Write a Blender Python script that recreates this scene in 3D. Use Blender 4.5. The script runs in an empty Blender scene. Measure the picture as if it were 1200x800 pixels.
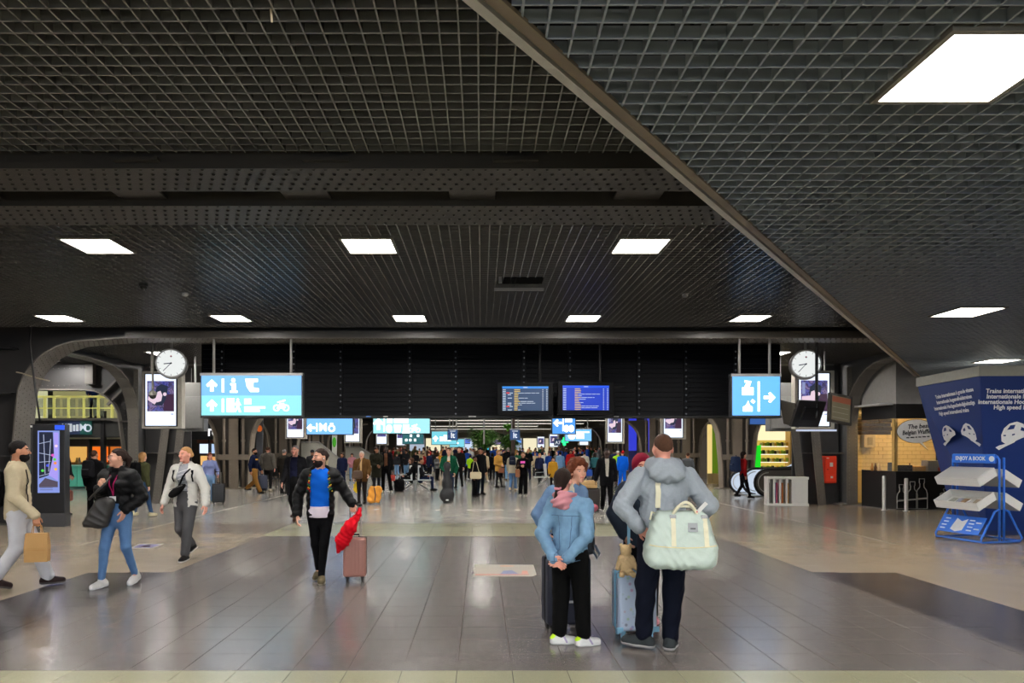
import bpy, bmesh, math, random
import numpy as np
from mathutils import Vector, Matrix
random.seed(7)
rng = np.random.RandomState(11)
C = bpy.context.scene.collection
SC = bpy.context.scene

# ---------------------------------------------------------------- camera, world, exposure
EYE = 1.72            # camera height
FPX = 800.0           # focal length in pixels of the 1200 px frame
VX, VY = 564.0, 524.0 # vanishing point of the hall axis
cam_d = bpy.data.cameras.new('camera')
cam_d.sensor_width = 36.0
cam_d.lens = 36.0 * FPX / 1200.0
cam_d.shift_x = (600.0 - VX) / 1200.0
cam_d.shift_y = (VY - 400.0) / 1200.0
cam_d.clip_start = 0.05
cam_d.clip_end = 300
cam = bpy.data.objects.new('camera', cam_d)
C.objects.link(cam)
cam.location = (0, 0, EYE)
cam.rotation_euler = (math.pi / 2, 0, 0)
SC.camera = cam

world = bpy.data.worlds.new('world')
SC.world = world
world.use_nodes = True
bg = world.node_tree.nodes['Background']
bg.inputs[0].default_value = (0.75, 0.85, 1.0, 1)
bg.inputs[1].default_value = 5.5     # daylight outside the glazed entrance behind the viewer
pl = bpy.data.lights.new('entrance_portal', 'AREA')   # sampling portal over the entrance opening
pl.shape = 'RECTANGLE'; pl.size = 17.6; pl.size_y = 3.4; pl.cycles.is_portal = True
po = bpy.data.objects.new('entrance_portal', pl); C.objects.link(po)
po.location = (0, -8.95, 1.75); po.rotation_euler = (math.pi / 2, 0, 0)
SC.view_settings.view_transform = 'Standard'
SC.view_settings.look = 'None'
SC.view_settings.exposure = 0.0
SC.view_settings.gamma = 1.0
SC.view_settings.use_curve_mapping = False
PANEL_STRENGTH = 130.0     # ceiling light panels
SC.cycles.max_bounces = 6
SC.cycles.diffuse_bounces = 3
SC.cycles.glossy_bounces = 3
SC.cycles.transmission_bounces = 4
SC.cycles.caustics_reflective = False
SC.cycles.caustics_refractive = False
SC.cycles.sample_clamp_indirect = 4.0
SC.cycles.sample_clamp_direct = 12.0

def at(px, py, Y):
    """world point seen at a pixel of the photograph, at distance Y down the hall"""
    return ((px - VX) * Y / FPX, Y, EYE + (VY - py) * Y / FPX)
def ydist(py):
    """distance of a floor point seen at pixel row py"""
    return FPX * EYE / (py - VY)
def wx(px, Y):
    return (px - VX) * Y / FPX
def wz(py, Y):
    return EYE + (VY - py) * Y / FPX

# ---------------------------------------------------------------- materials
def lin(c):
    c = c / 255.0
    return c / 12.92 if c <= 0.04045 else ((c + 0.055) / 1.055) ** 2.4
def rgb(c):
    return (lin(c[0]), lin(c[1]), lin(c[2]), 1.0)
_M = {}
def mat(name, col=(128, 128, 128), rough=0.6, metal=0.0, spec=0.4, var=0.12, scale=14.0, bump=0.0, bscale=120.0,
        emit=0.0, ecol=None, alpha=1.0, trans=0.0, sheen=0.0):
    """a procedural material: noise-varied base colour, optional fine bump, optional emission"""
    if name in _M:
        return _M[name]
    m = bpy.data.materials.new(name)
    m.use_nodes = True
    nt = m.node_tree
    b = nt.nodes['Principled BSDF']
    b.inputs['Roughness'].default_value = rough
    b.inputs['Metallic'].default_value = metal
    b.inputs['Specular IOR Level'].default_value = spec
    c = rgb(col)
    tc = nt.nodes.new('ShaderNodeTexCoord')
    nz = nt.nodes.new('ShaderNodeTexNoise')
    nz.inputs['Scale'].default_value = scale
    nz.inputs['Detail'].default_value = 4
    nt.links.new(tc.outputs['Object'], nz.inputs['Vector'])
    mx = nt.nodes.new('ShaderNodeMix')
    mx.data_type = 'RGBA'
    mx.inputs[6].default_value = (c[0] * (1 - var), c[1] * (1 - var), c[2] * (1 - var), 1)
    mx.inputs[7].default_value = (min(1, c[0] * (1 + var)), min(1, c[1] * (1 + var)), min(1, c[2] * (1 + var)), 1)
    nt.links.new(nz.outputs['Fac'], mx.inputs[0])
    nt.links.new(mx.outputs[2], b.inputs['Base Color'])
    if bump > 0:
        n2 = nt.nodes.new('ShaderNodeTexNoise')
        n2.inputs['Scale'].default_value = bscale
        n2.inputs['Detail'].default_value = 3
        nt.links.new(tc.outputs['Object'], n2.inputs['Vector'])
        bp = nt.nodes.new('ShaderNodeBump')
        bp.inputs['Strength'].default_value = bump
        bp.inputs['Distance'].default_value = 0.01
        nt.links.new(n2.outputs['Fac'], bp.inputs['Height'])
        nt.links.new(bp.outputs['Normal'], b.inputs['Normal'])
    if emit > 0:
        e = rgb(ecol or col)
        b.inputs['Emission Color'].default_value = e
        b.inputs['Emission Strength'].default_value = emit
    if sheen > 0:
        b.inputs['Sheen Weight'].default_value = sheen
    if trans > 0:
        b.inputs['Transmission Weight'].default_value = trans
        b.inputs['IOR'].default_value = 1.05
    if alpha < 1:
        b.inputs['Alpha'].default_value = alpha
    if 0 < emit < 8:
        m.cycles.emission_sampling = 'NONE'   # lit faces are found by reflection rays, only the lamps are sampled
    m.diffuse_color = c
    _M[name] = m
    return m
def fabric(col, name=None, rough=0.9, var=0.14):
    dk = tuple(int(round(255 * (c / 255) ** 1.18)) for c in col)
    return mat(name or 'fabric_%d_%d_%d' % tuple(col), dk, rough, 0, 0.08, var, 9.0, 0.35, 160.0, sheen=0.0)
def paint(col, rough=0.45, metal=0.0, **k):
    return mat('paint_%d_%d_%d_%d' % (*col, int(rough * 100)), col, rough, metal, **k)
def glow(col, strength, name=None):
    return mat(name or 'glow_%d_%d_%d_%d' % (*col, int(strength * 100)), (20, 20, 20) if strength > 1 else (8, 8, 8), 0.4, 0, 0.3, 0.02, emit=strength, ecol=col)

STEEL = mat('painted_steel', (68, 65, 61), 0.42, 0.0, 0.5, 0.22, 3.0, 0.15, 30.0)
STEEL_LT = mat('painted_steel_lit', (90, 86, 80), 0.45, 0.0, 0.5, 0.22, 3.0, 0.15, 30.0)  # steel paint with the lit tone of flanges put into the colour
STEEL_DK = mat('painted_steel_shaded', (46, 45, 45), 0.45, 0.0, 0.5, 0.2, 3.0, 0.1, 30.0)  # same steel paint, shade of webs and recesses put into the colour
LATT = mat('lattice_metal', (116, 115, 114), 0.27, 0.42, 0.5, 0.12, 2.0)
LATT_R = mat('lattice_metal_grey', (146, 153, 162), 0.3, 0.35, 0.5, 0.12, 2.0)
BLACK = mat('black_paint', (14, 14, 15), 0.5, 0, 0.3, 0.2)
PLENUM = mat('plenum_black', (26, 27, 29), 0.9, 0, 0.1, 0.3, 1.5)
CHROME = mat('brushed_metal', (190, 190, 188), 0.3, 0.9, 0.5, 0.06)
GREYM = mat('grey_metal', (150, 150, 148), 0.42, 0.4, 0.5, 0.06)
WHITE = mat('white_paint', (225, 224, 220), 0.5, 0, 0.4, 0.04)
RUBBER = mat('black_rubber', (24, 24, 25), 0.7, 0, 0.3, 0.15)
WHITEGLOW = glow((255, 255, 255), 1.0, 'white_print_lit')

# ---------------------------------------------------------------- mesh helpers
class MB:
    """collects shapes of one part; build() links them as one mesh object"""
    def __init__(s):
        s.v = []; s.f = []; s.m = []; s.mi = 0
    def add(s, vs, fs):
        o = len(s.v)
        s.v += [tuple(map(float, p)) for p in vs]
        s.f += [tuple(i + o for i in f) for f in fs]
        s.m += [s.mi] * len(fs)
        return s
    def box(s, c, d, rz=0.0, rx=0.0, ry=0.0):
        R = Matrix.Rotation(rz, 3, 'Z') @ Matrix.Rotation(ry, 3, 'Y') @ Matrix.Rotation(rx, 3, 'X')
        vs = []
        for z in (-.5, .5):
            for x, y in ((-.5, -.5), (.5, -.5), (.5, .5), (-.5, .5)):
                vs.append(Vector(c) + R @ Vector((x * d[0], y * d[1], z * d[2])))
        return s.add(vs, [(3, 2, 1, 0), (4, 5, 6, 7), (0, 1, 5, 4), (1, 2, 6, 5), (2, 3, 7, 6), (3, 0, 4, 7)])
    def span(s, x0, x1, y0, y1, z0, z1):
        return s.box(((x0 + x1) / 2, (y0 + y1) / 2, (z0 + z1) / 2), (abs(x1 - x0), abs(y1 - y0), abs(z1 - z0)))
    def loft(s, rings, closed=True, caps=True):
        n = len(rings[0]); vs = [p for r in rings for p in r]; fs = []
        for i in range(len(rings) - 1):
            for j in range(n if closed else n - 1):
                k = (j + 1) % n
                fs.append((i * n + j, i * n + k, (i + 1) * n + k, (i + 1) * n + j))
        if caps:
            fs.append(tuple(range(n - 1, -1, -1)))
            fs.append(tuple((len(rings) - 1) * n + j for j in range(n)))
        return s.add(vs, fs)
    def prism(s, poly, a0, a1, axis='z'):
        """extrude a 2-D outline: axis z -> (x,y), axis y -> (x,z), axis x -> (y,z)"""
        def mk(p, a):
            return (p[0], p[1], a) if axis == 'z' else ((p[0], a, p[1]) if axis == 'y' else (a, p[0], p[1]))
        return s.loft([[mk(p, a0) for p in poly], [mk(p, a1) for p in poly]])
    def tube(s, pts, r, n=8, caps=True, closed=False):
        pts = [Vector(p) for p in pts]
        rs = r if isinstance(r, (list, tuple)) else [r] * len(pts)
        rings = []; prev = None
        for i, p in enumerate(pts):
            a = pts[i - 1] if (i > 0 or closed) else pts[i]
            b = pts[(i + 1) % len(pts)] if (i < len(pts) - 1 or closed) else pts[i]
            t = (b - a).normalized()
            u = prev - t * prev.dot(t) if prev is not None else t.orthogonal()
            if u.length < 1e-5: u = t.orthogonal()
            u.normalize(); w = t.cross(u); prev = u
            rings.append([p + (u * math.cos(2 * math.pi * j / n) + w * math.sin(2 * math.pi * j / n)) * rs[i] for j in range(n)])
        if closed:
            rings.append(rings[0])
            return s.loft(rings, True, False)
        return s.loft(rings, True, caps)
    def lathe(s, prof, n=16, c=(0, 0, 0), axis='z'):
        rings = []
        for r, z in prof:
            ring = []
            for j in range(n):
                a = 2 * math.pi * j / n
                p = (r * math.cos(a), r * math.sin(a), z)
                if axis == 'y': p = (p[0], -p[2], p[1])
                elif axis == 'x': p = (p[2], p[0], p[1])
                ring.append((p[0] + c[0], p[1] + c[1], p[2] + c[2]))
            rings.append(ring)
        return s.loft(rings)
    def ribbon(s, pts, width_vec, thick_fn=None, t=0.03):
        """a strip following pts, width along width_vec, thickness t along the in-plane normal"""
        pts = [Vector(p) for p in pts]; w = Vector(width_vec) * .5
        rings = []
        for i, p in enumerate(pts):
            a = pts[max(i - 1, 0)]; b = pts[min(i + 1, len(pts) - 1)]
            n = (b - a).normalized().cross(w.normalized()).normalized() * t * .5
            rings.append([p - w - n, p + w - n, p + w + n, p - w + n])
        return s.loft(rings)
    def dome(s, c, nrm, r=0.018, h=0.012):
        """a rivet head"""
        nrm = Vector(nrm).normalized(); u = nrm.orthogonal().normalized(); w = nrm.cross(u); c = Vector(c)
        ring = [c + (u * math.cos(a) + w * math.sin(a)) * r for a in [2 * math.pi * k / 6 for k in range(6)]]
        rin = [c + nrm * h + (u * math.cos(a) + w * math.sin(a)) * r * .5 for a in [2 * math.pi * k / 6 for k in range(6)]]
        return s.loft([ring, rin])
    def build(s, name, material, parent=None, bevel=0.0, smooth=False, seg=2, loc=None, rot=None):
        me = bpy.data.meshes.new(name)
        me.from_pydata(s.v, [], s.f)
        mats = material if isinstance(material, (list, tuple)) else [material]
        for m in mats: me.materials.append(m)
        if len(mats) > 1:
            me.polygons.foreach_set('material_index', s.m)
        bm = bmesh.new(); bm.from_mesh(me)
        bmesh.ops.recalc_face_normals(bm, faces=bm.faces)
        if bevel > 0:
            es = [e for e in bm.edges if len(e.link_faces) == 2 and e.calc_face_angle(0) > 0.6]
            bmesh.ops.bevel(bm, geom=es, offset=bevel, segments=seg, affect='EDGES', profile=0.6, clamp_overlap=True)
        bm.to_mesh(me); bm.free()
        if smooth:
            me.polygons.foreach_set('use_smooth', [True] * len(me.polygons))
            if smooth == 'auto':
                try: me.set_sharp_from_angle(angle=0.7)
                except Exception: pass
        o = bpy.data.objects.new(name, me); C.objects.link(o)
        if parent is not None: o.parent = parent
        if loc is not None: o.location = loc
        if rot is not None: o.rotation_euler = rot
        return o
def tag(o, label=None, cat=None, group=None, kind=None):
    if label: o['label'] = label
    if cat: o['category'] = cat
    if group: o['group'] = group
    if kind: o['kind'] = kind
    return o
def thing(name, label, cat, loc=(0, 0, 0), rz=0.0, group=None):
    o = bpy.data.objects.new(name, None); C.objects.link(o)
    o.empty_display_size = 0.1
    o.location = loc; o.rotation_euler = (0, 0, rz)
    return tag(o, label, cat, group)
def struct(o, label=None):
    return tag(o, label, None, None, 'structure')
def text_mesh(txt, size, name, material, parent, loc, rot=(math.pi / 2, 0, 0), extrude=0.002, align='CENTER', bold=0.0, sx=1.0, shear=0.0):
    cu = bpy.data.curves.new(name, 'FONT')
    cu.body = txt; cu.size = size; cu.extrude = extrude; cu.align_x = align; cu.align_y = 'CENTER'
    cu.resolution_u = 2; cu.offset = bold; cu.shear = shear
    t = bpy.data.objects.new(name + '_tmp', cu); C.objects.link(t)
    dg = bpy.context.evaluated_depsgraph_get()
    me = bpy.data.meshes.new_from_object(t.evaluated_get(dg))
    bpy.data.objects.remove(t); bpy.data.curves.remove(cu)
    me.materials.clear(); me.materials.append(material)
    o = bpy.data.objects.new(name, me); C.objects.link(o)
    o.parent = parent; o.location = loc; o.rotation_euler = rot; o.scale = (sx, 1, 1)
    return o
def copy_tree(o, parent=None):
    c = o.copy(); C.objects.link(c); c.parent = parent
    for ch in list(o.children): copy_tree(ch, c)
    return c
# ================================================================ FLOOR
TP = 0.423; TX0 = 0.237; TY0 = 5.25      # tile pitch and a joint crossing
def floor_material():
    m = bpy.data.materials.new('terrazzo_floor'); m.use_nodes = True
    nt = m.node_tree; L = nt.links; N = nt.nodes
    b = N['Principled BSDF']
    geo = N.new('ShaderNodeNewGeometry'); sep = N.new('ShaderNodeSeparateXYZ')
    L.new(geo.outputs['Position'], sep.inputs[0])
    def math_(op, a, bb=None, c=None):
        n = N.new('ShaderNodeMath'); n.operation = op
        for i, v in enumerate((a, bb, c)):
            if v is None: continue
            if isinstance(v, (int, float)): n.inputs[i].default_value = v
            else: L.new(v, n.inputs[i])
        return n.outputs[0]
    X, Y = sep.outputs[0], sep.outputs[1]
    AX = math_('ABSOLUTE', math_('SUBTRACT', X, 0.15))
    def less(a, v): return math_('LESS_THAN', a, v)
    def gr(a, v): return math_('GREATER_THAN', a, v)
    def both(*a):
        o = a[0]
        for q in a[1:]: o = math_('MULTIPLY', o, q)
        return o
    def mixc(f, c0, c1):
        n = N.new('ShaderNodeMix'); n.data_type = 'RGBA'
        L.new(f, n.inputs[0])
        for i, c in ((6, c0), (7, c1)):
            if isinstance(c, tuple): n.inputs[i].default_value = rgb(c)
            else: L.new(c, n.inputs[i])
        return n.outputs[2]
    tan = (142, 130, 113); cream = (150, 148, 122); grey = (88, 83, 80); dark = (52, 48, 49); taupe = (102, 94, 86); far = (140, 136, 128)
    col = mixc(gr(Y, 15.4), tan, far)
    # taupe bands and the rounded field by the right pillar
    col = mixc(both(gr(AX, 4.4), less(AX, 6.0), gr(Y, 13.7), less(Y, 15.2)), col, taupe)
    dx = math_('SUBTRACT', X, 7.3); dy = math_('SUBTRACT', Y, 18.6)
    rr = math_('ADD', math_('MULTIPLY', dx, dx), math_('MULTIPLY', dy, dy))
    col = mixc(both(less(rr, 13.5), gr(X, 4.6)), col, taupe)
    # dark strips beside the middle field
    col = mixc(both(gr(AX, 4.3), less(AX, 5.55), less(Y, 9.38)), col, dark)
    # middle field with cream cross bands
    col = mixc(both(less(AX, 4.4), less(Y, 15.4)), col, cream)
    col = mixc(both(less(AX, 4.4), gr(Y, 5.25), less(Y, 13.2)), col, grey)
    # thin white guide lines, dashes
    col = mixc(both(gr(AX, 7.2), less(AX, 7.235), gr(Y, 12), less(Y, 26)), col, (205, 200, 190))
    # speckle
    nz = N.new('ShaderNodeTexNoise'); nz.inputs['Scale'].default_value = 150; nz.inputs['Detail'].default_value = 3
    L.new(geo.outputs['Position'], nz.inputs['Vector'])
    n2 = N.new('ShaderNodeTexNoise'); n2.inputs['Scale'].default_value = 1.3; n2.inputs['Detail'].default_value = 6
    L.new(geo.outputs['Position'], n2.inputs['Vector'])
    k = math_('ADD', math_('MULTIPLY', nz.outputs['Fac'], 0.5), math_('MULTIPLY', n2.outputs['Fac'], 0.16))
    k = math_('ADD', k, 0.67)
    vm = N.new('ShaderNodeVectorMath'); vm.operation = 'SCALE'
    L.new(col, vm.inputs[0]); L.new(k, vm.inputs['Scale'])
    L.new(vm.outputs[0], b.inputs['Base Color'])
    r = math_('ADD', math_('MULTIPLY', n2.outputs['Fac'], 0.06), 0.19)
    L.new(r, b.inputs['Roughness'])
    b.inputs['Specular IOR Level'].default_value = 0.6
    bp = N.new('ShaderNodeBump'); bp.inputs['Strength'].default_value = 0.06; bp.inputs['Distance'].default_value = 0.004
    n3 = N.new('ShaderNodeTexNoise'); n3.inputs['Scale'].default_value = 40; n3.inputs['Detail'].default_value = 4
    L.new(geo.outputs['Position'], n3.inputs['Vector'])
    L.new(n3.outputs['Fac'], bp.inputs['Height']); L.new(bp.outputs['Normal'], b.inputs['Normal'])
    return m
FLOOR = floor_material()
GROUT = mat('joint_dark', (62, 58, 52), 0.8, 0, 0.2)
fl = MB()
fl.span(-26, 26, -9, 84, -0.2, 0.0)
floor = struct(fl.build('floor', FLOOR), 'speckled grey and beige stone floor of the station hall')
# tiled field: a recessed joint bed with separate tiles proud of it by a hair
# (the tiles of the middle field are cut from one pitch; nearest 300 are objects, the rest one stuff part)
tile_me = None
def tile_unit(w, d):
    b = MB(); g = 0.0025; t = 0.004
    b.loft([[(-w/2+g, -d/2+g, 0), (w/2-g, -d/2+g, 0), (w/2-g, d/2-g, 0), (-w/2+g, d/2-g, 0)],
            [(-w/2+g, -d/2+g, t-.0012), (w/2-g, -d/2+g, t-.0012), (w/2-g, d/2-g, t-.0012), (-w/2+g, d/2-g, t-.0012)],
            [(-w/2+g+.0012, -d/2+g+.0012, t), (w/2-g-.0012, -d/2+g+.0012, t), (w/2-g-.0012, d/2-g-.0012, t), (-w/2+g+.0012, d/2-g-.0012, t)]])
    return b
jb = MB(); jb.span(-4.42, 4.72, 3.0, 15.42, 0.0, 0.0006)
jo = jb.build('joint_bed', GROUT, floor)
tm = tile_unit(TP, TP).build('tile', FLOOR, floor)
cells = []
k0 = int(math.floor((-4.42 - TX0) / TP)); k1 = int(math.ceil((4.72 - TX0) / TP))
for j in range(-5, 24):
    for i in range(k0, k1):
        x = TX0 + (i + .5) * TP; y = TY0 + (j + .5) * TP
        if y > 15.35: continue
        px = VX + x * FPX / max(y, .1); py = VY + EYE * FPX / max(y, .1)
        seen = -30 < px < 1230 and py < 815
        cells.append((0 if seen else 1, y, x))
cells.sort()
rest = MB(); first = True; nt_ = 0
for s_, y, x in cells:
    if s_ == 0 and nt_ < 300:
        if first: o = tm; first = False
        else: o = tm.copy(); C.objects.link(o); o.parent = floor
        o.location = (x, y, 0.0006); nt_ += 1
    else:
        u = tile_unit(TP, TP); rest.add([(a + x, b_ + y, c + .0006) for a, b_, c in u.v], u.f)
tag(rest.build('tile_field', FLOOR, floor), kind='stuff')
FZ = 0.0046
# floor stickers, dashes
def sticker(pts, label, printed, z):
    b = MB(); b.prism(pts, z, z + 0.0015)
    o = tag(b.build('floor_sticker', mat('sticker_white', (178, 172, 160), 0.5, 0, 0.3, 0.08)), label, 'sticker')
    for nm, col, pp in printed:
        q = MB(); q.prism(pp, z + .0016, z + .0022); q.build(nm, paint(col, 0.5), o)
    return o
def fpt(px, py):
    Y = ydist(py); return (wx(px, Y), Y)
sticker([fpt(553, 675.5), fpt(556, 671), fpt(554, 668), fpt(557, 665), fpt(555, 661.5), fpt(625, 662), fpt(629, 673.5), fpt(624, 675.5)],
        'worn white floor sticker with faded print on the grey tiles in the foreground',
        [('red_print', (196, 120, 105), [fpt(557, 674), fpt(557, 673), fpt(620, 673), fpt(620, 674)]),
         ('blue_print', (120, 132, 170), [fpt(586, 673), fpt(590, 669), fpt(600, 668.5), fpt(608, 673)]),
         ('pink_print', (214, 150, 130), [fpt(611, 672.5), fpt(612, 669), fpt(618, 669), fpt(619, 672.5)]),
         ('orange_print', (205, 150, 110), [fpt(586, 664), fpt(586, 663), fpt(602, 663), fpt(602, 664)])], FZ)
sticker([fpt(151, 642.5), fpt(163, 637), fpt(193, 637), fpt(178, 642.5)],
        'small white framed floor sticker with a colourful picture on the beige floor',
        [('picture_print', (110, 104, 150), [fpt(156, 641.6), fpt(164, 638), fpt(188, 638), fpt(177, 641.6)]),
         ('picture_patch', (190, 120, 110), [fpt(164, 641), fpt(169, 639), fpt(178, 639), fpt(174, 641)])], 0.0)
for i, px in enumerate((441, 461, 477, 513, 550, 569, 587, 607, 640)):
    Y = 18.75 + (0.25 if px < 500 else 0)
    b = MB(); b.span(wx(px, Y) - .07, wx(px, Y) + .07, Y - .03, Y + .03, 0, .002)
    tag(b.build('floor_dash', mat('dash_white', (214, 208, 190), .6)), 'short pale floor dash, %s from the left in the row across the hall' % ('first', 'second', 'third', 'fourth', 'fifth', 'sixth', 'seventh', 'eighth', 'ninth')[i], 'floor mark', 'dashes across the hall floor')

# ================================================================ CEILINGS
CZ = 4.29; RZ = 3.61; CP = 0.12
EDGE_A = (0.02, 2.885); EDGE_B = (11.5, 18.0)
edge_s = (EDGE_B[0] - EDGE_A[0]) / (EDGE_B[1] - EDGE_A[1])
def edge_x(y): return EDGE_A[0] + (y - EDGE_A[1]) * edge_s
def edge_y(x): return EDGE_A[1] + (x - EDGE_A[0]) / edge_s
blade_me = MB().box((0, 0, .5), (1, 1, 1)).build('lattice_blade', LATT)
BLADE = blade_me.data
bpy.data.objects.remove(blade_me)
BLADE_R = BLADE.copy(); BLADE_R.materials.clear(); BLADE_R.materials.append(LATT_R)
def lattice(name, label, z, xs, ys, xspan, yspan, single, hgt, material, bmesh_, holes=()):
    """open-cell ceiling. xs: positions of blades running along Y, ys: blades running along X; xspan(y), yspan(x): their extents"""
    slab = MB()
    root = None
    rest = MB(); singles = []
    def put(x0, x1, y0, y1):
        big = single(x0, x1, y0, y1)
        for (a0, a1, b0, b1) in cut(x0, x1, y0, y1):
            if a1 - a0 < .02 and b1 - b0 < .02: continue
            if big: singles.append((a0, a1, b0, b1))
            else: rest.span(a0, a1, b0, b1, z, z + hgt)
    def cut(x0, x1, y0, y1):
        out = [(x0, x1, y0, y1)]
        for (hx0, hx1, hy0, hy1) in holes:
            nxt = []
            for (a0, a1, b0, b1) in out:
                if a1 < hx0 or a0 > hx1 or b1 < hy0 or b0 > hy1: nxt.append((a0, a1, b0, b1)); continue
                if a1 - a0 > b1 - b0:
                    if a0 < hx0: nxt.append((a0, hx0, b0, b1))
                    if a1 > hx1: nxt.append((hx1, a1, b0, b1))
                else:
                    if b0 < hy0: nxt.append((a0, a1, b0, hy0))
                    if b1 > hy1: nxt.append((a0, a1, hy1, b1))
            out = nxt
        return out
    t = 0.011
    for x in xs:
        e = yspan(x)
        if e and e[1] - e[0] > .05: put(x - t/2, x + t/2, e[0], e[1])
    for y in ys:
        e = xspan(y)
        if e and e[1] - e[0] > .05: put(e[0], e[1], y - t/2, y + t/2)
    root = struct(thing(name, None, None), label)
    if rest.v: tag(rest.build('lattice_blades', material, root), kind='stuff')
    for (a0, a1, b0, b1) in singles:
        o = bpy.data.objects.new('lattice_blade', bmesh_); C.objects.link(o); o.parent = root
        o.location = ((a0 + a1)/2, (b0 + b1)/2, z); o.scale = (a1 - a0, b1 - b0, hgt - (0.0006 if a1 - a0 > b1 - b0 else 0))
    return root
def fr(a, b, s):
    n = int(math.floor((b - a) / s + 1e-6)); return [a + i * s for i in range(n + 1)]
lattice('ceiling', 'dark open-cell lattice ceiling nearest the viewer', CZ, fr(-11.9, 9.5, CP), fr(-5.0, 5.95, CP),
        lambda y: (-12, 9.6), lambda x: (-5.0, 5.96),
        lambda x0, x1, y0, y1: (y0 > 3.6) if x1 - x0 > 1 else (-4.3 < x0 < 2.6), 0.06, LATT, BLADE)
hole = [(wx(583, 10.6), wx(637, 10.6), 10.35, 10.95)]
lattice('ceiling', 'dark open-cell lattice ceiling with a missing cell in the middle of the hall', CZ, fr(-11.9, 11.5, CP), fr(7.88, 14.6, CP),
        lambda y: (-12, 11.5), lambda x: (7.86, 14.62),
        lambda x0, x1, y0, y1: x1 - x0 > 1, 0.06, LATT, BLADE, hole)
lattice('ceiling', 'dark open-cell lattice ceiling behind the steel cross beam', CZ, fr(-16, 16, CP), fr(15.85, 21.5, CP),
        lambda y: (-16, 16), lambda x: (15.85, 21.5), lambda *a: False, 0.055, LATT, BLADE)
lattice('ceiling', 'lower open-cell lattice ceiling with a slanted edge on the right', RZ, fr(0.06, 16.5, CP), fr(-5.0, 19.0, CP),
        lambda y: (max(edge_x(y), 0.1 if y < 3 else -9) + .03, 16.5) if edge_x(y) < 16.4 else None,
        lambda x: (-5.0, min(19.0, edge_y(x) - .03)),
        lambda x0, x1, y0, y1: (2.9 < y0 < 9.5) if x1 - x0 > 1 else (0.2 < x0 < 5.6), 0.058, LATT_R, BLADE_R)
# slanted edge profile of the lower ceiling
ex, ey = EDGE_B[0] - EDGE_A[0], EDGE_B[1] - EDGE_A[1]; el = math.hypot(ex, ey); ang = math.atan2(ey, ex)
A2 = (EDGE_A[0] - ex / el * 0.1, EDGE_A[1] - ey / el * .1)
tr = struct(thing('trim_1', None, None), 'metal edge profile along the slanted rim of the lower ceiling')
mid = ((EDGE_A[0] + EDGE_B[0]) / 2, (EDGE_A[1] + EDGE_B[1]) / 2)
nx_, ny_ = ey / el, -ex / el     # to the right of the edge
MB().box((mid[0] - nx_ * .05, mid[1] - ny_ * .05, RZ + .01), (el + .2, .05, .035), ang).build('edge_rail', mat('edge_rail', (205, 200, 194), .4, .2), tr)
MB().box((mid[0] - nx_ * .012, mid[1] - ny_ * .012, RZ + .04), (el + .2, .02, .05), ang).build('edge_gap_shade', BLACK, tr)  # black strip stands for the shade inside the rim gap
MB().box((mid[0] + nx_ * .03, mid[1] + ny_ * .03, RZ + .0), (el + .2, .06, .02), ang).build('edge_angle', mat('edge_brown', (104, 92, 78), .5, .2), tr)
MB().box((mid[0] - nx_ * .02, mid[1] - ny_ * .02, (RZ + CZ) / 2 + .15), (el + .2, .02, CZ - RZ + .2), ang).build('edge_upstand', BLACK, tr)
# black plenum above everything
struct(MB().span(-26, 26, -9, 22.2, 4.95, 5.05).build('ceiling', PLENUM), 'black painted slab above the lattice ceilings')
struct(MB().span(.1, 17, -5, 19.5, 4.2, 4.22).build('ceiling', PLENUM), 'black sheet above the lower lattice ceiling') if False else None
# broken cell: loose wires and a bent strip
hb = thing('loose_wires', 'loose wires and a bent strip hanging in the open ceiling hole', 'wires', ((hole[0][0] + hole[0][1]) / 2 - .2, 10.7, CZ - .02))
for k, (a, b_) in enumerate((((-.1, -.1, .5), (.05, -.25, -.05)), ((0, .1, .5), (-.1, -.2, -.04)), ((.2, .1, .5), (.1, 0, -.03)))):
    mm = tuple((a[i] + b_[i]) / 2 + (.04 if i == 0 else 0) for i in range(3))
    MB().tube([a, mm, b_], .006, 6).build('wire', RUBBER, hb)
MB().box((-.12, -.22, 0.02), (.05, .05, .1)).build('connector', GREYM, hb, .005)
MB().box((.2, .32, .0), (.8, .04, .04)).build('strip', GREYM, hb)

# ---------------------------------------------------------------- ceiling lights
DIFF = mat('light_diffuser', (240, 240, 240), .5, 0, .3, .01, emit=PANEL_STRENGTH, ecol=(255, 250, 244))
LFRAME = mat('light_frame', (120, 116, 108), .45, .4)
lf = MB()
for a, b_, c, d in ((-.33, .33, -.33, -.30), (-.33, .33, .30, .33), (-.33, -.30, -.30, .30), (.30, .33, -.30, .30)): lf.span(a, b_, c, d, -.012, .05)
lf.span(-.31, .31, -.31, .31, .03, .05)
LT = thing('ceiling_light', 'x', 'light')
lf.build('frame', LFRAME, LT); MB().span(-.299, .299, -.299, .299, -.006, .02).build('diffuser', DIFF, LT)
lights = []
for k, x in enumerate((-4.88, -1.42, 2.02)):
    lights.append((x, 8.69, CZ, 'square ceiling light panel, ' + ('left', 'middle', 'right')[k] + ' of the three in the nearer lit row', None))
for k, x in enumerate((-8.38, -4.97, -1.42, 2.02, 5.34)):
    lights.append((x, 13.57, CZ, 'square ceiling light panel, ' + ('first', 'second', 'third', 'fourth', 'fifth')[k] + ' from the left in the row before the cross beam', None))
for x, y, w in ((2.45, 3.4, 'large and close in the upper right corner'), (6.76, 9.5, 'halfway along the lower ceiling'), (11.25, 14.9, 'far end above the blue pillar')):
    lights.append((x, y, RZ, 'square light panel in the lower right ceiling, ' + w, None))
lights.append((-12.85, 20.0, CZ, 'square ceiling light panel in the side bay above the arch on the left', None))
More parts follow.
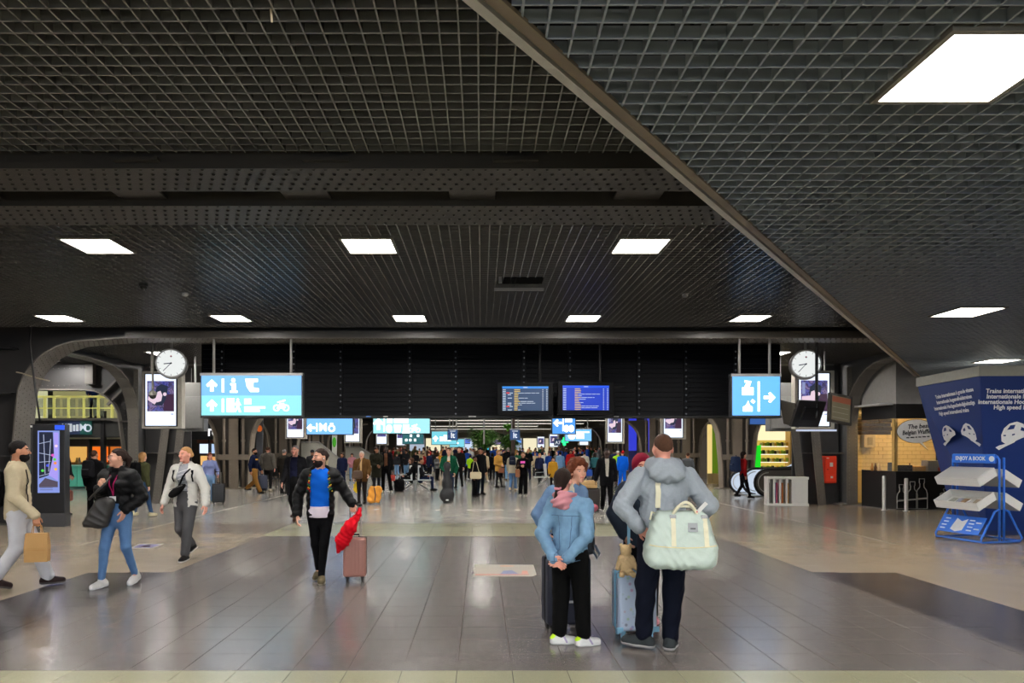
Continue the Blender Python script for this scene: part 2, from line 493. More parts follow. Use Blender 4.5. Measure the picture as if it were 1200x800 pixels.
for x, w in ((-8.7, 'left'), (8.0, 'right')):
    lights.append((x, 18.6, CZ, 'square ceiling light panel behind the %s round clock' % w, None))
for x in (-4.9, -1.4, 2.0, 5.4): lights.append((x, 18.6, CZ, 'square ceiling light panel hidden behind the dark board', 'light panels out of sight behind the board'))
for y in (3.4, -1.3):
    for x in (-8.38, -4.88, -1.42): lights.append((x, y, CZ, 'square ceiling light panel outside the picture overhead', 'light panels outside the picture'))
for x, y in ((2.4, -1.5), (6.76, 3.4), (6.76, -1.5), (11.25, 9.5), (11.25, 3.4)): lights.append((x, y, RZ, 'square ceiling light panel outside the picture overhead', 'light panels outside the picture'))
lights.append((-8.38, 8.69, CZ, 'square ceiling light panel outside the picture overhead', 'light panels outside the picture'))
for k, (x, y, z, lab, grp) in enumerate(lights):
    o = LT if k == 0 else copy_tree(LT)
    o.location = (x, y, z - .005); o['label'] = lab
    if grp: o['group'] = grp
pr_ = at(317, -6, 4.0)
tag(MB().tube([(0, 0, CZ - pr_[2]), (.01, 0, 0), (.0, .01, -.08), (.008, .0, -.16)], [.004, .006, .009, .006], 6).build('rope_end', mat('rope_beige', (150, 138, 118), .9), smooth=True, loc=pr_), 'frayed rope end dangling from the near ceiling lattice', 'rope')
# smoke detectors and small ceiling fittings
for px, py, lab in ((217, 346, 'small white smoke detector on the lattice ceiling at the left'), (803, 347, 'small white smoke detector on the lattice ceiling at the right')):
    Y = (CZ - .04 - EYE) * FPX / (VY - py)
    t = thing('smoke_detector', lab, 'detector', (wx(px, Y), Y, CZ))
    MB().lathe([(.03, 0), (.05, -.01), (.05, -.03), (.035, -.05), (.02, -.055)], 14).build('housing', WHITE, t, smooth='auto')
    MB().lathe([(.06, .004), (.06, -.006)], 14).build('base', GREYM, t)
Y = (CZ - .06 - EYE) * FPX / (VY - 337)
t = thing('dome_camera', 'small black dome camera on the lattice ceiling at the left', 'camera', (wx(168, Y), Y, CZ))
MB().lathe([(.07, .0), (.07, -.04), (.06, -.045)], 14).build('mount', BLACK, t); MB().lathe([(.05, -.045), (.045, -.07), (.03, -.09), (.01, -.1)], 14).build('dome', mat('smoked_glass', (40, 38, 36), .15), t, smooth=True)

# ================================================================ STEEL STRUCTURE
# double riveted girder close to the viewer
g = struct(thing('trim_2', None, None, (0, 0, 0)), 'riveted double steel girder crossing the ceiling')
GZ = 4.2
GIRD = mat('girder_steel_shaded', (44, 41, 38), .5, 0, .3, .2, 3.0, .15, 30.0)  # same steel paint, darkened because little light reaches the girder
for (y0, y1) in ((6.02, 6.62), (6.95, 7.62)):
    MB().span(-13, 12, y0, y1, GZ, GZ + .03).build('flange', GIRD, g, .004)
    MB().span(-13, 12, y0 - .02, y0 + .0, GZ - .03, GZ + .16).build('flange_lip', GIRD, g)
    MB().span(-13, 12, (y0 + y1) / 2 - .02, (y0 + y1) / 2 + .02, GZ + .03, 4.9).build('web', GIRD, g)
    b = MB(); n = 0
    for r_ in range(5):
        yy = y0 + .07 + r_ * (y1 - y0 - .14) / 4
        x = -7.0 + (r_ % 2) * .055
        while x < 6.5:
            b.dome((x, yy, GZ), (0, 0, -1), .021, .014); x += .11
    tag(b.build('rivets', GIRD, g, smooth=True), kind='stuff')
for k in range(9):
    x = -8.0 + k * 1.66
    MB().span(x - .2, x + .2, 5.94, 6.03, GZ + .02, GZ + .05).build('batten_plate', GIRD, g)
    MB().span(x - .62, x - .16, 6.6, 6.97, GZ + .035, GZ + .055).build('batten_plate', GIRD, g)

def arc(cx, cz, rx, rz_, a0, a1, n=10):
    return [(cx + rx * math.cos(math.radians(a0 + (a1 - a0) * i / n)), cz + rz_ * math.sin(math.radians(a0 + (a1 - a0) * i / n))) for i in range(n + 1)]
def rivet_path(b, pts, wv, rows, step, side, r=.02):
    """rivet rows along a ribbon path; pts 3-D, wv width vector, side +1/-1 for which face"""
    pts = [Vector(p) for p in pts]; wv = Vector(wv)
    for i in range(len(pts) - 1):
        d = pts[i + 1] - pts[i]; n = d.normalized().cross(wv.normalized()).normalized() * side
        m = max(1, int(d.length / step))
        for k in range(m):
            for q, u in enumerate(rows):
                p = pts[i] + d * ((k + (.5 if q % 2 else 0)) / m) + wv * u + n * .016
                b.dome(p, n, r, r * .7)
def portal(Y, label, half, cols=(-1, 1), top=4.95, base_in=10.4, zb=4.13, depth=.66, riv=True, nm='portal_frame'):
    t = tag(thing(nm, label, 'steel frame', (0, Y, 0)))
    inner = []
    for s in (-1,):
        pass
    def side_profile(s):
        p = [(base_in, 0.0), (base_in - .06, 1.2), (base_in - .2, 2.7)]
        p += [(base_in - .2 - 1.55 * (1 - math.cos(math.radians(a))), 2.7 + (zb - .06 - 2.7) * math.sin(math.radians(a))) for a in range(12, 91, 13)]
        p += [(base_in - 2.6, zb)]
        return [(s * x, z) for x, z in p]
    L = side_profile(-1); R = side_profile(1)
    if -1 not in cols: L = [(-half, zb)]
    if 1 not in cols: R = [(half, zb)]
    prof = L + R[::-1]
    # web plate
    out = [(half + .6 if 1 in cols else half, prof[-1][1])]
    for s, P in ((-1, L), (1, R)):
        if s in cols:
            poly = P + [(s * (base_in - 2.6), top), (s * (base_in + .8), top), (s * (base_in + .8), 0)]
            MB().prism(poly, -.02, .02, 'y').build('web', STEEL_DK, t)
            MB().span(s * (base_in + .8) - .02, s * (base_in + .8) + .02, -depth / 2, depth / 2, 0, top).build('outer_flange', STEEL, t)
            for zz in (1.5, 2.9, 3.9):
                MB().span(s * (base_in - .05), s * (base_in + .78), -depth / 2 + .06, depth / 2 - .06, zz, zz + .03).build('stiffener', STEEL_DK, t)
            MB().span(s * (base_in - .1), s * (base_in + .9), -depth / 2 - .06, depth / 2 + .06, 0, .03).build('base_plate', STEEL_LT, t)
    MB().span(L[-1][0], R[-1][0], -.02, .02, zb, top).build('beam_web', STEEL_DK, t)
    MB().ribbon([(x, 0, z) for x, z in prof], (0, depth, 0), t=.035).build('inner_flange', STEEL_LT, t)
    for s in (-1, 1):
        MB().span(L[-1][0] if -1 in cols else -half, R[-1][0] if 1 in cols else half, s * depth / 2 - .02, s * depth / 2 + .02, zb + .0, zb + .14).build('flange_angle', STEEL, t)
    if riv:
        b = MB()
        if -1 in cols: rivet_path(b, [(x, 0, z) for x, z in L], (0, depth, 0), (-.42, -.25, -.08, .08, .25, .42), .1, -1)
        if 1 in cols: rivet_path(b, [(x, 0, z) for x, z in R], (0, depth, 0), (-.42, -.25, -.08, .08, .25, .42), .1, 1)
        rivet_path(b, [(L[-1][0], 0, zb), (R[-1][0], 0, zb)], (0, depth, 0), (-.42, -.25, .25, .42), .12, -1)
        tag(b.build('rivets', STEEL_LT, t, smooth=True), kind='stuff')
    return t
def struct_tree(t):
    t['kind'] = 'structure'
    if 'category' in t: del t['category']
    return t
struct_tree(portal(15.3, 'riveted steel cross beam with a curved haunch and pillar at the far left', 9.6, cols=(-1,), nm='trim_3'))
# pillars of the second row: front flange, recessed side in the shaded steel tone, two leaning legs toward the hall
def pillar(s, label, Y=20.9, X=10.45, bay=True):
    t = struct_tree(thing('trim_4', label, 'pillar', (s * X, Y, 0)))
    MB().span(-.16, .16, -.03, .0, 0, 4.1).build('front_flange', STEEL_LT, t)
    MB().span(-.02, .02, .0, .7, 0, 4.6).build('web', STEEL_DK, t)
    MB().span(-.16, .16, .7, .73, 0, 4.6).build('back_flange', STEEL, t)
    for k, (x0, x1) in enumerate(((.52, .86), (.86, 1.02))):
        pass
    for k, (xb, xt) in enumerate(((.55, .95), (.95, 1.3)) if s < 0 else ((.75, 1.05), (1.2, 1.55))):   # leaning legs
        poly = [(-s * xb, 0), (-s * (xb + .24), 0), (-s * (xt + .24), 3.2), (-s * xt, 3.2)]
        MB().prism(poly, .02 + k * .25, .06 + k * .25, 'y').build('leaning_leg', STEEL_LT, t)
        b = MB()
        for i in range(34):
            u = i / 34
            for q in (.06, .18):
                x = -s * (xb + q + (xt - xb) * u); b.dome((x, .02 + k * .25, 3.2 * u + .05), (0, -1, 0), .018, .012)
        tag(b.build('rivets', STEEL_LT, t), kind='stuff')
    MB().span(-s * .2, -s * 1.6, .4, .44, 0, 4.2).build('side_web', STEEL_DK, t)
    MB().span(-s * .18, -s * 1.3, .1, .4, 1.52, 1.56).build('stiffener', STEEL, t)
    MB().span(-.35 if s > 0 else -.35, .35, -.1, .8, 0, .04).build('base_plate', STEEL_LT, t)
    b = MB()
    for i in range(38):
        for q in (-.1, .1): b.dome((q, -.03, .08 + i * .105), (0, -1, 0), .017, .012)
    tag(b.build('rivets', STEEL_LT, t, smooth=True), kind='stuff')
    # side-bay arch: web plate with an arched opening outward, stiffened
    o = s
    P = [(o * .16, 0), (o * .3, 1.6), (o * .42, 2.5)] + [(o * (.42 + 1.05 * (1 - math.cos(math.radians(a)))), 2.5 + .98 * math.sin(math.radians(a))) for a in range(15, 91, 15)] + [(o * 3.9, 3.5)]
    web = P + [(o * 3.9, 4.55), (o * .0, 4.55), (o * .0, 0)]
    if bay: MB().prism(web, .12, .16, 'y').build('arch_web', STEEL_DK, t)
    if bay:
        MB().ribbon([(x, .14, z) for x, z in P], (0, .42, 0), t=.04).build('arch_flange', STEEL_LT, t)
        for (a, c) in (((1.0, 3.32), (.3, 4.02)), ((.82, 3.02), (.2, 3.64))):
            dx, dz = c[0] - a[0], c[1] - a[1]
            MB().box((o * (a[0] + c[0]) / 2, .06, (a[1] + c[1]) / 2), (math.hypot(dx, dz), .1, .07), 0, 0, -math.atan2(dz, o * dx)).build('diagonal_rib', STEEL_LT, t)
        MB().span(o * .1, o * .62, -.02, .14, 2.5, 2.54).build('rib', STEEL, t)
        MB().span(o * 1.2, o * 1.45, -.08, .1, 3.65, 4.28).build('bracket_box', STEEL_LT, t, .01)
        MB().span(o * 3.3, o * 3.55, -.08, .1, 3.6, 4.28).build('bracket_box', STEEL_LT, t, .01)
        b = MB()
        for i in range(17):
            for q in (3.62, 4.15): b.dome((o * (1.0 + i * .17), .12, q), (0, -1, 0), .017, .012)
        for i in range(10):
            for q in (.18, .3): b.dome((o * (q + .02), .12, 1.7 + i * .2), (0, -1, 0), .016, .012)
        tag(b.build('arch_rivets', STEEL_LT, t), kind='stuff')
    # longitudinal arch toward the viewer
    A = [(0, 2.6)] + [(-(1.9 * (1 - math.cos(math.radians(a)))) , 2.6 + 1.5 * math.sin(math.radians(a))) for a in range(12, 91, 13)] + [(-5.0, 4.16)]
    MB().ribbon([(0, y, z) for y, z in A], (.36, 0, 0), t=.04).build('long_arch_flange', STEEL_LT, t)
    webp = A + [(-5.0, 4.6), (.0, 4.6)]
    MB().prism(webp, -.02, .02, 'x').build('long_arch_web', STEEL_DK, t)
    b = MB(); rivet_path(b, [(0, y, z) for y, z in A], (.36, 0, 0), (-.36, .36), .11, 1, .017); rivet_path(b, [(0, y, z) for y, z in A], (.36, 0, 0), (-.36, .36), .11, -1, .017)
    tag(b.build('arch_rivets', STEEL_LT, t), kind='stuff')
    return t
pillar(-1, 'riveted steel pillar with arched side bay left of the hall', 20.9, 10.65)
pillar(1, 'riveted steel pillar with curved arch right of the hall', 20.35, 11.05, False).name = 'trim_5'
# cross beam of the second row (above the pillars)
struct(MB().span(-14, 14, 20.85, 21.5, 4.28, 4.9).build('trim_6', STEEL_DK), 'dark steel cross beam over the second row of pillars')

# flared piers further down the hall
PIER_F = mat('pier_steel_lit', (124, 113, 99), .5, 0, .4, .2, 3.0, .15, 30.0); PIER_W = mat('pier_steel_shaded', (66, 61, 55), .5, 0, .4, .2, 3.0)  # steel paint again, lit flanges and shaded webs put into the colours
def pier(x, y, k, label, lit=STEEL):
    t = struct_tree(thing('trim_%d' % k, label, 'pillar', (x, y, 0)))
    MB().span(-.2, .2, -.04, 0, 0, 3.6).build('middle_flange', PIER_F, t)
    for s in (-1, 1):
        P = [(s * .62, 0), (s * .66, 1.0), (s * .74, 1.9)] + [(s * (.74 + 1.3 * (1 - math.cos(math.radians(a)))), 1.9 + 1.5 * math.sin(math.radians(a))) for a in range(15, 91, 15)]
        MB().ribbon([(a, .1, z) for a, z in P], (0, .5, 0), t=.05).build('curved_flange', PIER_F, t)
        MB().prism([(s * .2, 0)] + P + [(s * .2, 3.4)], .2, .24, 'y').build('web', PIER_W, t)
        MB().tube([(s * .4, -.02, 0), (s * .4, -.02, 3.5)], .06, 8).build('pipe', PIER_F, t, smooth=True)
        MB().tube([(s * .4, -.02, 1.95), (s * .4, -.02, 2.05)], .085, 8).build('pipe_joint', PIER_F, t)
    MB().span(-.66, .66, -.08, .1, 1.2, 1.42).build('strut', PIER_F, t)
    MB().span(-.8, .8, -.15, .5, 0, .05).build('base_plate', PIER_F, t)
    b = MB()
    for i in range(26):
        for q in (-.13, .13): b.dome((q, -.04, .1 + i * .13), (0, -1, 0), .02, .014)
    tag(b.build('rivets', PIER_F, t), kind='stuff')
    return t
kk = 10
for i, y in enumerate((28.4, 35.5, 42.5, 49.5, 56.5, 64)):
    for s in (-1, 1):
        pier(s * (10.3 + (.35 if s > 0 else 0)), y, kk, 'flared riveted steel pier, %s of the row on the %s side' % (('first', 'second', 'third', 'fourth', 'fifth', 'sixth')[i], 'left' if s < 0 else 'right'))
        kk += 1
# ================================================================ ROOM SHELL
WALLM = mat('hall_wall', (62, 60, 58), .8, 0, .2, .2, 1.0)
struct(MB().span(-26.2, -26, -9, 84, 0, 6).build('wall_left', WALLM), 'dark wall at the far left side')
struct(MB().span(26, 26.2, -9, 84, 0, 6).build('wall_right', WALLM), 'dark wall at the far right side')
struct(MB().span(-26.2, 26.2, 84, 84.2, 0, 6).build('wall_back', mat('hall_wall_end', (120, 112, 100), .8)), 'far end wall of the hall')
wf_ = MB(); wf_.span(-26.2, -8.8, -9.2, -9, 0, 6); wf_.span(8.8, 26.2, -9.2, -9, 0, 6); wf_.span(-8.8, 8.8, -9.2, -9, 3.45, 6)
struct(wf_.build('wall_front', mat('hall_wall_near', (120, 118, 112), .8)), 'wall with a glazed entrance behind the viewer')
w1 = struct(thing('window_1', None, None, (0, -9.1, 0)), 'wide glazed entrance behind the viewer')
for i in range(8): MB().span(-8.8 + i * 2.5 - .04, -8.8 + i * 2.5 + .04, -.05, .05, 0, 3.45).build('mullion', GREYM, w1)
MB().span(-8.8, 8.8, -.05, .05, 2.4, 2.5).build('transom', GREYM, w1)
struct(MB().span(-30, 30, -30, -9.2, -.2, -.01).build('floor', mat('forecourt', (120, 118, 112), .8)), 'paved forecourt outside the entrance')
struct(MB().span(-26, 26, 22.2, 84, 4.6, 4.7).build('ceiling', mat('far_ceiling', (40, 38, 36), .8)), 'dark flat ceiling of the hall beyond the board')
# side walls behind the piers of the far hall
for s, n in ((-1, 'wall_side_left'), (1, 'wall_side_right')):
    w = MB(); w.span(s * 12.6, s * 12.8, 40 if s < 0 else 31, 84, 0, 4.6)
    struct(w.build(n, mat('side_wall_brown', (88, 80, 70), .7, 0, .3, .2, 1.0)), 'brownish wall behind the %s row of piers' % ('left' if s < 0 else 'right'))
# wall panels left of the first far pier
ww = struct(thing('wall_alcove', None, None), 'dark steel wall between the shop and the first far pier')
MB().span(-26, -12.9, 34, 34.2, 0, 4.6).build('panel', WALLM, ww)

# far light strips and lit shop band
STRIP = glow((255, 246, 226), 3.0, 'strip_light')
for i, (y, x0, x1) in enumerate(((47, -5, 9), (53, -2, 8), (60, -6, 5), (69, -7, 9))):
    t = thing('strip_light', 'long strip light across the far hall ceiling, %s from the viewer' % ('first', 'second', 'third', 'fourth', 'fifth', 'sixth')[i], 'light', (0, y, 3.55))
    MB().span(x0, x1, -.1, .1, .012, .1).build('housing', GREYM, t)
    MB().span(x0 + .05, x1 - .05, -.05, .05, 0, .012).build('tube', STRIP, t)
    for x in (-6, 0, 6): MB().tube([(x, 0, .1), (x, 0, 1.05)], .015, 6).build('hanger', GREYM, t)
for i, (x, y) in enumerate(((-4.5, 26), (0, 26), (4.5, 26), (-4.5, 32), (0, 32), (4.5, 32), (-4.5, 40), (0, 40), (4.5, 40), (-8, 30), (8, 30), (-8.5, 24.6), (8.5, 24.6), (-8.6, 37.5), (8.6, 37.5), (-5, 47), (0, 47), (5, 47), (-5, 55), (0, 55), (5, 55), (-5, 64), (5, 64))):
    o = copy_tree(LT); o.location = (x, y, 4.58); o['label'] = 'unseen square ceiling light panel added to brighten the hall beyond the board'; o['group'] = 'unseen light panels added beyond the board'  # panels added out of sight to brighten the far hall and piers

# ================================================================ DARK BOARD
BY = 17.0
bx0, bx1 = wx(235, BY), wx(915.5, BY); bz0, bz1 = wz(489.5, BY), CZ
BOARD = mat('board_slat', (4, 5, 9), .55, 0, .1, .15, 2)
bd = thing('departure_board_housing', 'huge switched-off black slatted board hanging across the hall', 'board', ((bx0 + bx1) / 2, BY, bz0))
hw = (bx1 - bx0) / 2; hh = bz1 - bz0
MB().span(-hw, hw, .06, .4, 0.0, hh).build('core', mat('board_core', (3, 3, 4), .7, 0, .1), bd)
bolts_x = [wx(p, BY) - (bx0 + bx1) / 2 for p in (260, 344, 399, 480, 534, 614, 668, 749, 804, 862)]
edges_x = [-hw] + bolts_x + [hw]
ns = 15
for i in range(len(edges_x) - 1):
    a, b_ = edges_x[i] + .05, edges_x[i + 1] - .05
    if b_ - a < .1: continue
    for k in range(ns):
        z0 = .05 + k * (hh - .06) / ns
        m = MB(); h_ = (hh - .06) / ns - .008
        m.loft([[(a, .06, z0), (b_, .06, z0), (b_, .02, z0), (a, .02, z0)], [(a, .06, z0 + h_), (b_, .06, z0 + h_), (b_, .035, z0 + h_), (a, .035, z0 + h_)]])
        m.build('slat', BOARD, bd)
for x in bolts_x:
    MB().span(x - .045, x + .045, .0, .06, .03, hh).build('post', BOARD, bd)
    for k in range(11):
        MB().dome((x, 0, .1 + k * .155), (0, -1, 0), .026, .016).build('bolt', mat('bolt_grey', (120, 124, 130), .5, .2), bd)
MB().span(-hw, hw, -.02, .42, -.0, .05).build('bottom_rail', BLACK, bd)
for px, c in ((452, (210, 208, 200)), (432, (70, 120, 200)), (552, (190, 190, 190)), (555, (190, 190, 190)), (722, (150, 150, 146))):
    MB().span(wx(px, BY) - (bx0 + bx1) / 2 - .06, wx(px, BY) - (bx0 + bx1) / 2 + .06, -.03, -.02, .02, .045 if px != 552 else .05).build('sticker', paint(c), bd)

# ================================================================ SIGNS
def arrow(b, cx, cz, s, d, y0, y1):
    """fat arrow pointing up/left/right; d = 'u','l','r'"""
    P = [(-.14, -.5), (.14, -.5), (.14, .05), (.34, -.12), (.46, .06), (0, .5), (-.46, .06), (-.34, -.12), (-.14, .05)]
    if d == 'r': P = [(z, -x) for x, z in P]
    if d == 'l': P = [(-z, x) for x, z in P]
    b.prism([(cx + x * s, cz + z * s) for x, z in P], y0, y1, 'y')
def disc(b, cx, cz, r, y0, y1, n=16, r2=None):
    P = [(cx + r * math.cos(2 * math.pi * k / n), cz + (r2 or r) * math.sin(2 * math.pi * k / n)) for k in range(n)]
    b.prism(P, y0, y1, 'y')
def ring(b, cx, cz, r, w, y0, y1, n=16):
    for k in range(n):
        a0, a1 = 2 * math.pi * k / n, 2 * math.pi * (k + 1) / n
        b.prism([(cx + q * math.cos(a), cz + q * math.sin(a)) for q, a in ((r - w, a0), (r, a0), (r, a1), (r - w, a1))], y0, y1, 'y')
def rect(b, x0, x1, z0, z1, y0, y1): b.span(x0, x1, min(y0, y1), max(y0, y1), z0, z1)
PIC = glow((255, 255, 255), 2.5, 'pictogram_lit')
def lightbox(name, label, px0, py0, px1, py1, Y, fields, poles=(), top_z=CZ - .1, depth=.16, pole_mat=None, cat='sign'):
    """hanging light box; fields: (fraction z0, fraction z1, material); returns (thing, W, H) with local origin at lower-left front"""
    x0, x1, z0, z1 = wx(px0, Y), wx(px1, Y), wz(py1, Y), wz(py0, Y)
    W, H = x1 - x0, z1 - z0
    t = thing(name, label, cat, (x0, Y, z0))
    MB().span(-.03, W + .03, .012, depth, -.03, H + .03).build('case', mat('sign_case', (58, 60, 62), .45, .3), t, .006)
    MB().span(-.03, W + .03, -.01, depth, H + .0, H + .06).build('top_rail', GREYM, t)
    for f0, f1, m in fields:
        MB().span(0, W, 0, .012, f0 * H, f1 * H).build('face', m, t)
    for p in poles:
        xx = wx(p, Y) - x0
        MB().tube([(xx, depth / 2, H + .05), (xx, depth / 2, top_z - z0)], .03, 8).build('pole', pole_mat or GREYM, t, smooth=True)
        MB().box((xx - .05, depth / 2, top_z - z0), (.2, .06, .07)).build('pole_bracket', GREYM, t, .004)
    return t, W, H
BLUE_S = glow((104, 162, 222), 1.75, 'sign_blue'); CYAN_S = glow((122, 194, 202), 1.75, 'sign_cyan'); BLUE_D = glow((74, 146, 225), 1.3, 'sign_blue_deep')
t, W, H = lightbox('hanging_sign', 'large lit blue and turquoise sign with two upward arrows and a bicycle', 236, 440, 353, 486.5, 15.0, ((0, .5, CYAN_S), (.5, 1, BLUE_S)), (249, 340), 4.2)
p0, p1 = -.006, .0
def part(fn, nm, t, m=PIC):
    b = MB(); fn(b); return b.build(nm, m, t)
for z in (.75, .25): part(lambda b: arrow(b, W * .105, H * z, H * .3, 'u', p0, p1), 'arrow', t)
for z in (.75, .25): part(lambda b: rect(b, W * .205, W * .228, H * (z - .17), H * (z + .17), p0, p1), 'bar', t)
def info(b, cx, cz, s):
    disc(b, cx - .01, cz + s * .42, s * .15, p0, p1); b.prism([(cx - s*.25, cz + s*.2), (cx + s*.14, cz + s*.2), (cx + s*.14, cz - s*.35), (cx + s*.27, cz - s*.35), (cx + s*.27, cz - s*.5), (cx - s*.28, cz - s*.5), (cx - s*.28, cz - s*.35), (cx - s*.14, cz - s*.35), (cx - s*.14, cz + s*.05), (cx - s*.25, cz + s*.05)], p0, p1, 'y')
part(lambda b: info(b, W * .325, H * .74, H * .34), 'information_symbol', t)
part(lambda b: b.prism([(W*q, H*r) for q, r in ((.44, .92), (.565, .92), (.565, .84), (.52, .83), (.52, .7), (.575, .68), (.575, .59), (.49, .59), (.455, .72))], p0, p1, 'y'), 'ticket_symbol', t)
part(lambda b: rect(b, W * .255, W * .33, H * .08, H * .43, p0, p1), 'locker_symbol', t)
def walker(b, cx, cz, s):
    disc(b, cx, cz + s * .42, s * .1, p0, p1, 10)
    b.prism([(cx + x * s, cz + z * s) for x, z in ((-.1, .3), (.1, .3), (.25, 0), (.1, .02), (.1, -.1), (.26, -.5), (.1, -.5), (0, -.2), (-.15, -.5), (-.3, -.45), (-.1, -.1), (-.12, .05), (-.28, -.02))], p0, p1, 'y')
part(lambda b: walker(b, W * .365, H * .25, H * .34), 'walker_symbol', t)
part(lambda b: rect(b, W * .43, W * .5, H * .28, H * .42, p0, p1), 'luggage_symbol', t)
for z, q in ((.17, .64), (.09, .585)):
    part(lambda b: rect(b, W * .43, W * q, H * z, H * (z + .055), p0, p1), 'text_line', t)
def bike(b, cx, cz, s):
    ring(b, cx - s * .36, cz - s * .16, s * .26, s * .09, p0, p1); ring(b, cx + s * .36, cz - s * .16, s * .26, s * .09, p0, p1)
    b.prism([(cx - s*.36, cz - s*.2), (cx - s*.1, cz + s*.2), (cx + s*.2, cz + s*.22), (cx + s*.36, cz - s*.16), (cx + s*.1, cz - s*.2)], p0, p1, 'y')
    b.prism([(cx - s*.3, cz + s*.3), (cx + s*.3, cz + s*.48), (cx + s*.3, cz + s*.36), (cx - s*.3, cz + s*.22)], p0, p1, 'y')
part(lambda b: bike(b, W * .8, H * .24, H * .33), 'bicycle_symbol', t)

t, W, H = lightbox('hanging_sign', 'lit blue sign with luggage symbols and an arrow to the right', 858.5, 441, 914, 486.5, 15.0, ((0, 1, glow((84, 152, 214), 2.0, 'sign_blue_mid')),), (868, 903.5), 4.2)
part(lambda b: arrow(b, W * .78, H * .46, H * .3, 'r', p0, p1), 'arrow', t)
part(lambda b: rect(b, W * .53, W * .575, H * .1, H * .87, p0, p1), 'bar', t)
part(lambda b: rect(b, W * .2, W * .44, H * .52, H * .72, p0, p1), 'suitcase_symbol', t)
part(lambda b: b.prism([(W*.25, H*.74), (W*.3, H*.86), (W*.25, H*.84), (W*.25, H*.9), (W*.4, H*.88), (W*.36, H*.74)], p0, p1, 'y'), 'hand_symbol', t)
part(lambda b: b.prism([(W*.22, H*.1), (W*.42, H*.1), (W*.42, H*.22), (W*.36, H*.26), (W*.33, H*.38), (W*.28, H*.26), (W*.22, H*.22)], p0, p1, 'y'), 'bottle_symbol', t)
part(lambda b: b.prism([(W*.38, H*.36), (W*.42, H*.42), (W*.48, H*.36), (W*.44, H*.3)], p0, p1, 'y'), 'leaf_symbol', t)

# two departure displays under the board
SCR1 = mat('screen_navy', (8, 14, 24), .3, 0, .4, .02, emit=.9, ecol=(22, 62, 104)); SCR2 = mat('screen_blue', (8, 12, 30), .3, 0, .4, .02, emit=1.0, ecol=(18, 60, 200))
TXW = glow((205, 220, 235), 1.0, 'screen_text_white'); TXY = glow((235, 200, 90), 1.0, 'screen_text_yellow'); TXR = glow((225, 60, 60), 1.0, 'screen_text_red'); BAR = glow((40, 140, 235), 1.0, 'screen_bar')
def display(px0, px1, py0, py1, Y, rz, label, scr, rows, reds, bar):
    x0, x1, z0, z1 = wx(px0, Y), wx(px1, Y), wz(py1, Y), wz(py0, Y); W, H = x1 - x0, z1 - z0
    t = thing('departure_display', label, 'screen', ((x0 + x1) / 2, Y, z0), rz)
    MB().span(-W/2, W/2, 0, .14, 0, H).build('case', mat('display_case', (3, 3, 4), .5, 0, .1, .05), t, .01)
    sx0, sx1, sz0, sz1 = -W * .415, W * .41, H * .13, H * .88
    MB().span(sx0, sx1, -.006, .004, sz0, sz1).build('screen', scr, t)
    MB().span(sx0, sx1, -.009, -.006, sz1 - (sz1 - sz0) * .09, sz1).build('title_bar', bar, t)
    sw = sx1 - sx0; n = rows; pitch = (sz1 - sz0) * .9 / n
    wt = MB(); yt = MB(); rt = MB()
    r = random.Random(5)
    for k in range(n):
        zz = sz0 + (n - k - .75) * pitch; h = pitch * .42
        wt.span(sx0 + sw * .01, sx0 + sw * .075, -.01, -.006, zz, zz + h)
        if k in reds:
            rt.span(sx0 + sw * .09, sx0 + sw * .155, -.01, -.006, zz - .005, zz + h + .01); wt.span(sx0 + sw * .16, sx0 + sw * .23, -.01, -.006, zz, zz + h)
        elif reds and r.random() < .5: wt.span(sx0 + sw * .12, sx0 + sw * (.18 + .05 * r.random()), -.01, -.006, zz, zz + h)
        a = .26; b_ = a + .07 + .08 * r.random(); yt.span(sx0 + sw * a, sx0 + sw * b_, -.01, -.006, zz, zz + h)
        cc = b_ + .01
        while r.random() < .72 and cc < .74:
            d = cc + .04 + .1 * r.random(); wt.span(sx0 + sw * cc, sx0 + sw * min(d, .8), -.01, -.006, zz + .002, zz + h - .003); cc = d + .012
        wt.span(sx0 + sw * .87, sx0 + sw * .89, -.01, -.006, zz, zz + h); wt.span(sx0 + sw * .955, sx0 + sw * .98, -.01, -.006, zz, zz + h)
    tag(wt.build('white_text', TXW, t), kind='stuff'); tag(yt.build('yellow_text', TXY, t), kind='stuff')
    if rt.v: rt.build('red_tag', TXR, t)
    MB().span(-.05, .05, -.011, -.009, sz1 - (sz1 - sz0) * .06, sz1 - (sz1 - sz0) * .03).build('title', TXW, t)
    return t
DY = 16.2
d1 = display(583, 648.5, 448, 486, DY, 0.0, 'black framed departures screen with navy timetable and red tags', SCR1, 13, (2, 10), BAR)
MB().tube([(.35, .07, .7), (.35, .07, CZ - wz(486, DY))], .03, 8).build('pole', BLACK, d1)
d2 = display(653.5, 720, 447, 485.5, DY, 0.05, 'black framed departures screen with bright blue timetable, right of the pair', SCR2, 13, (), glow((30, 90, 240), 1.0, 'screen_bar2'))
MB().tube([(.35, .07, .7), (.35, .07, CZ - wz(486, DY))], .03, 8).build('pole', BLACK, d2)
MB().tube([(.66, .1, .66), (.95, .1, .66)], .02, 6).build('side_arm', BLACK, d2)

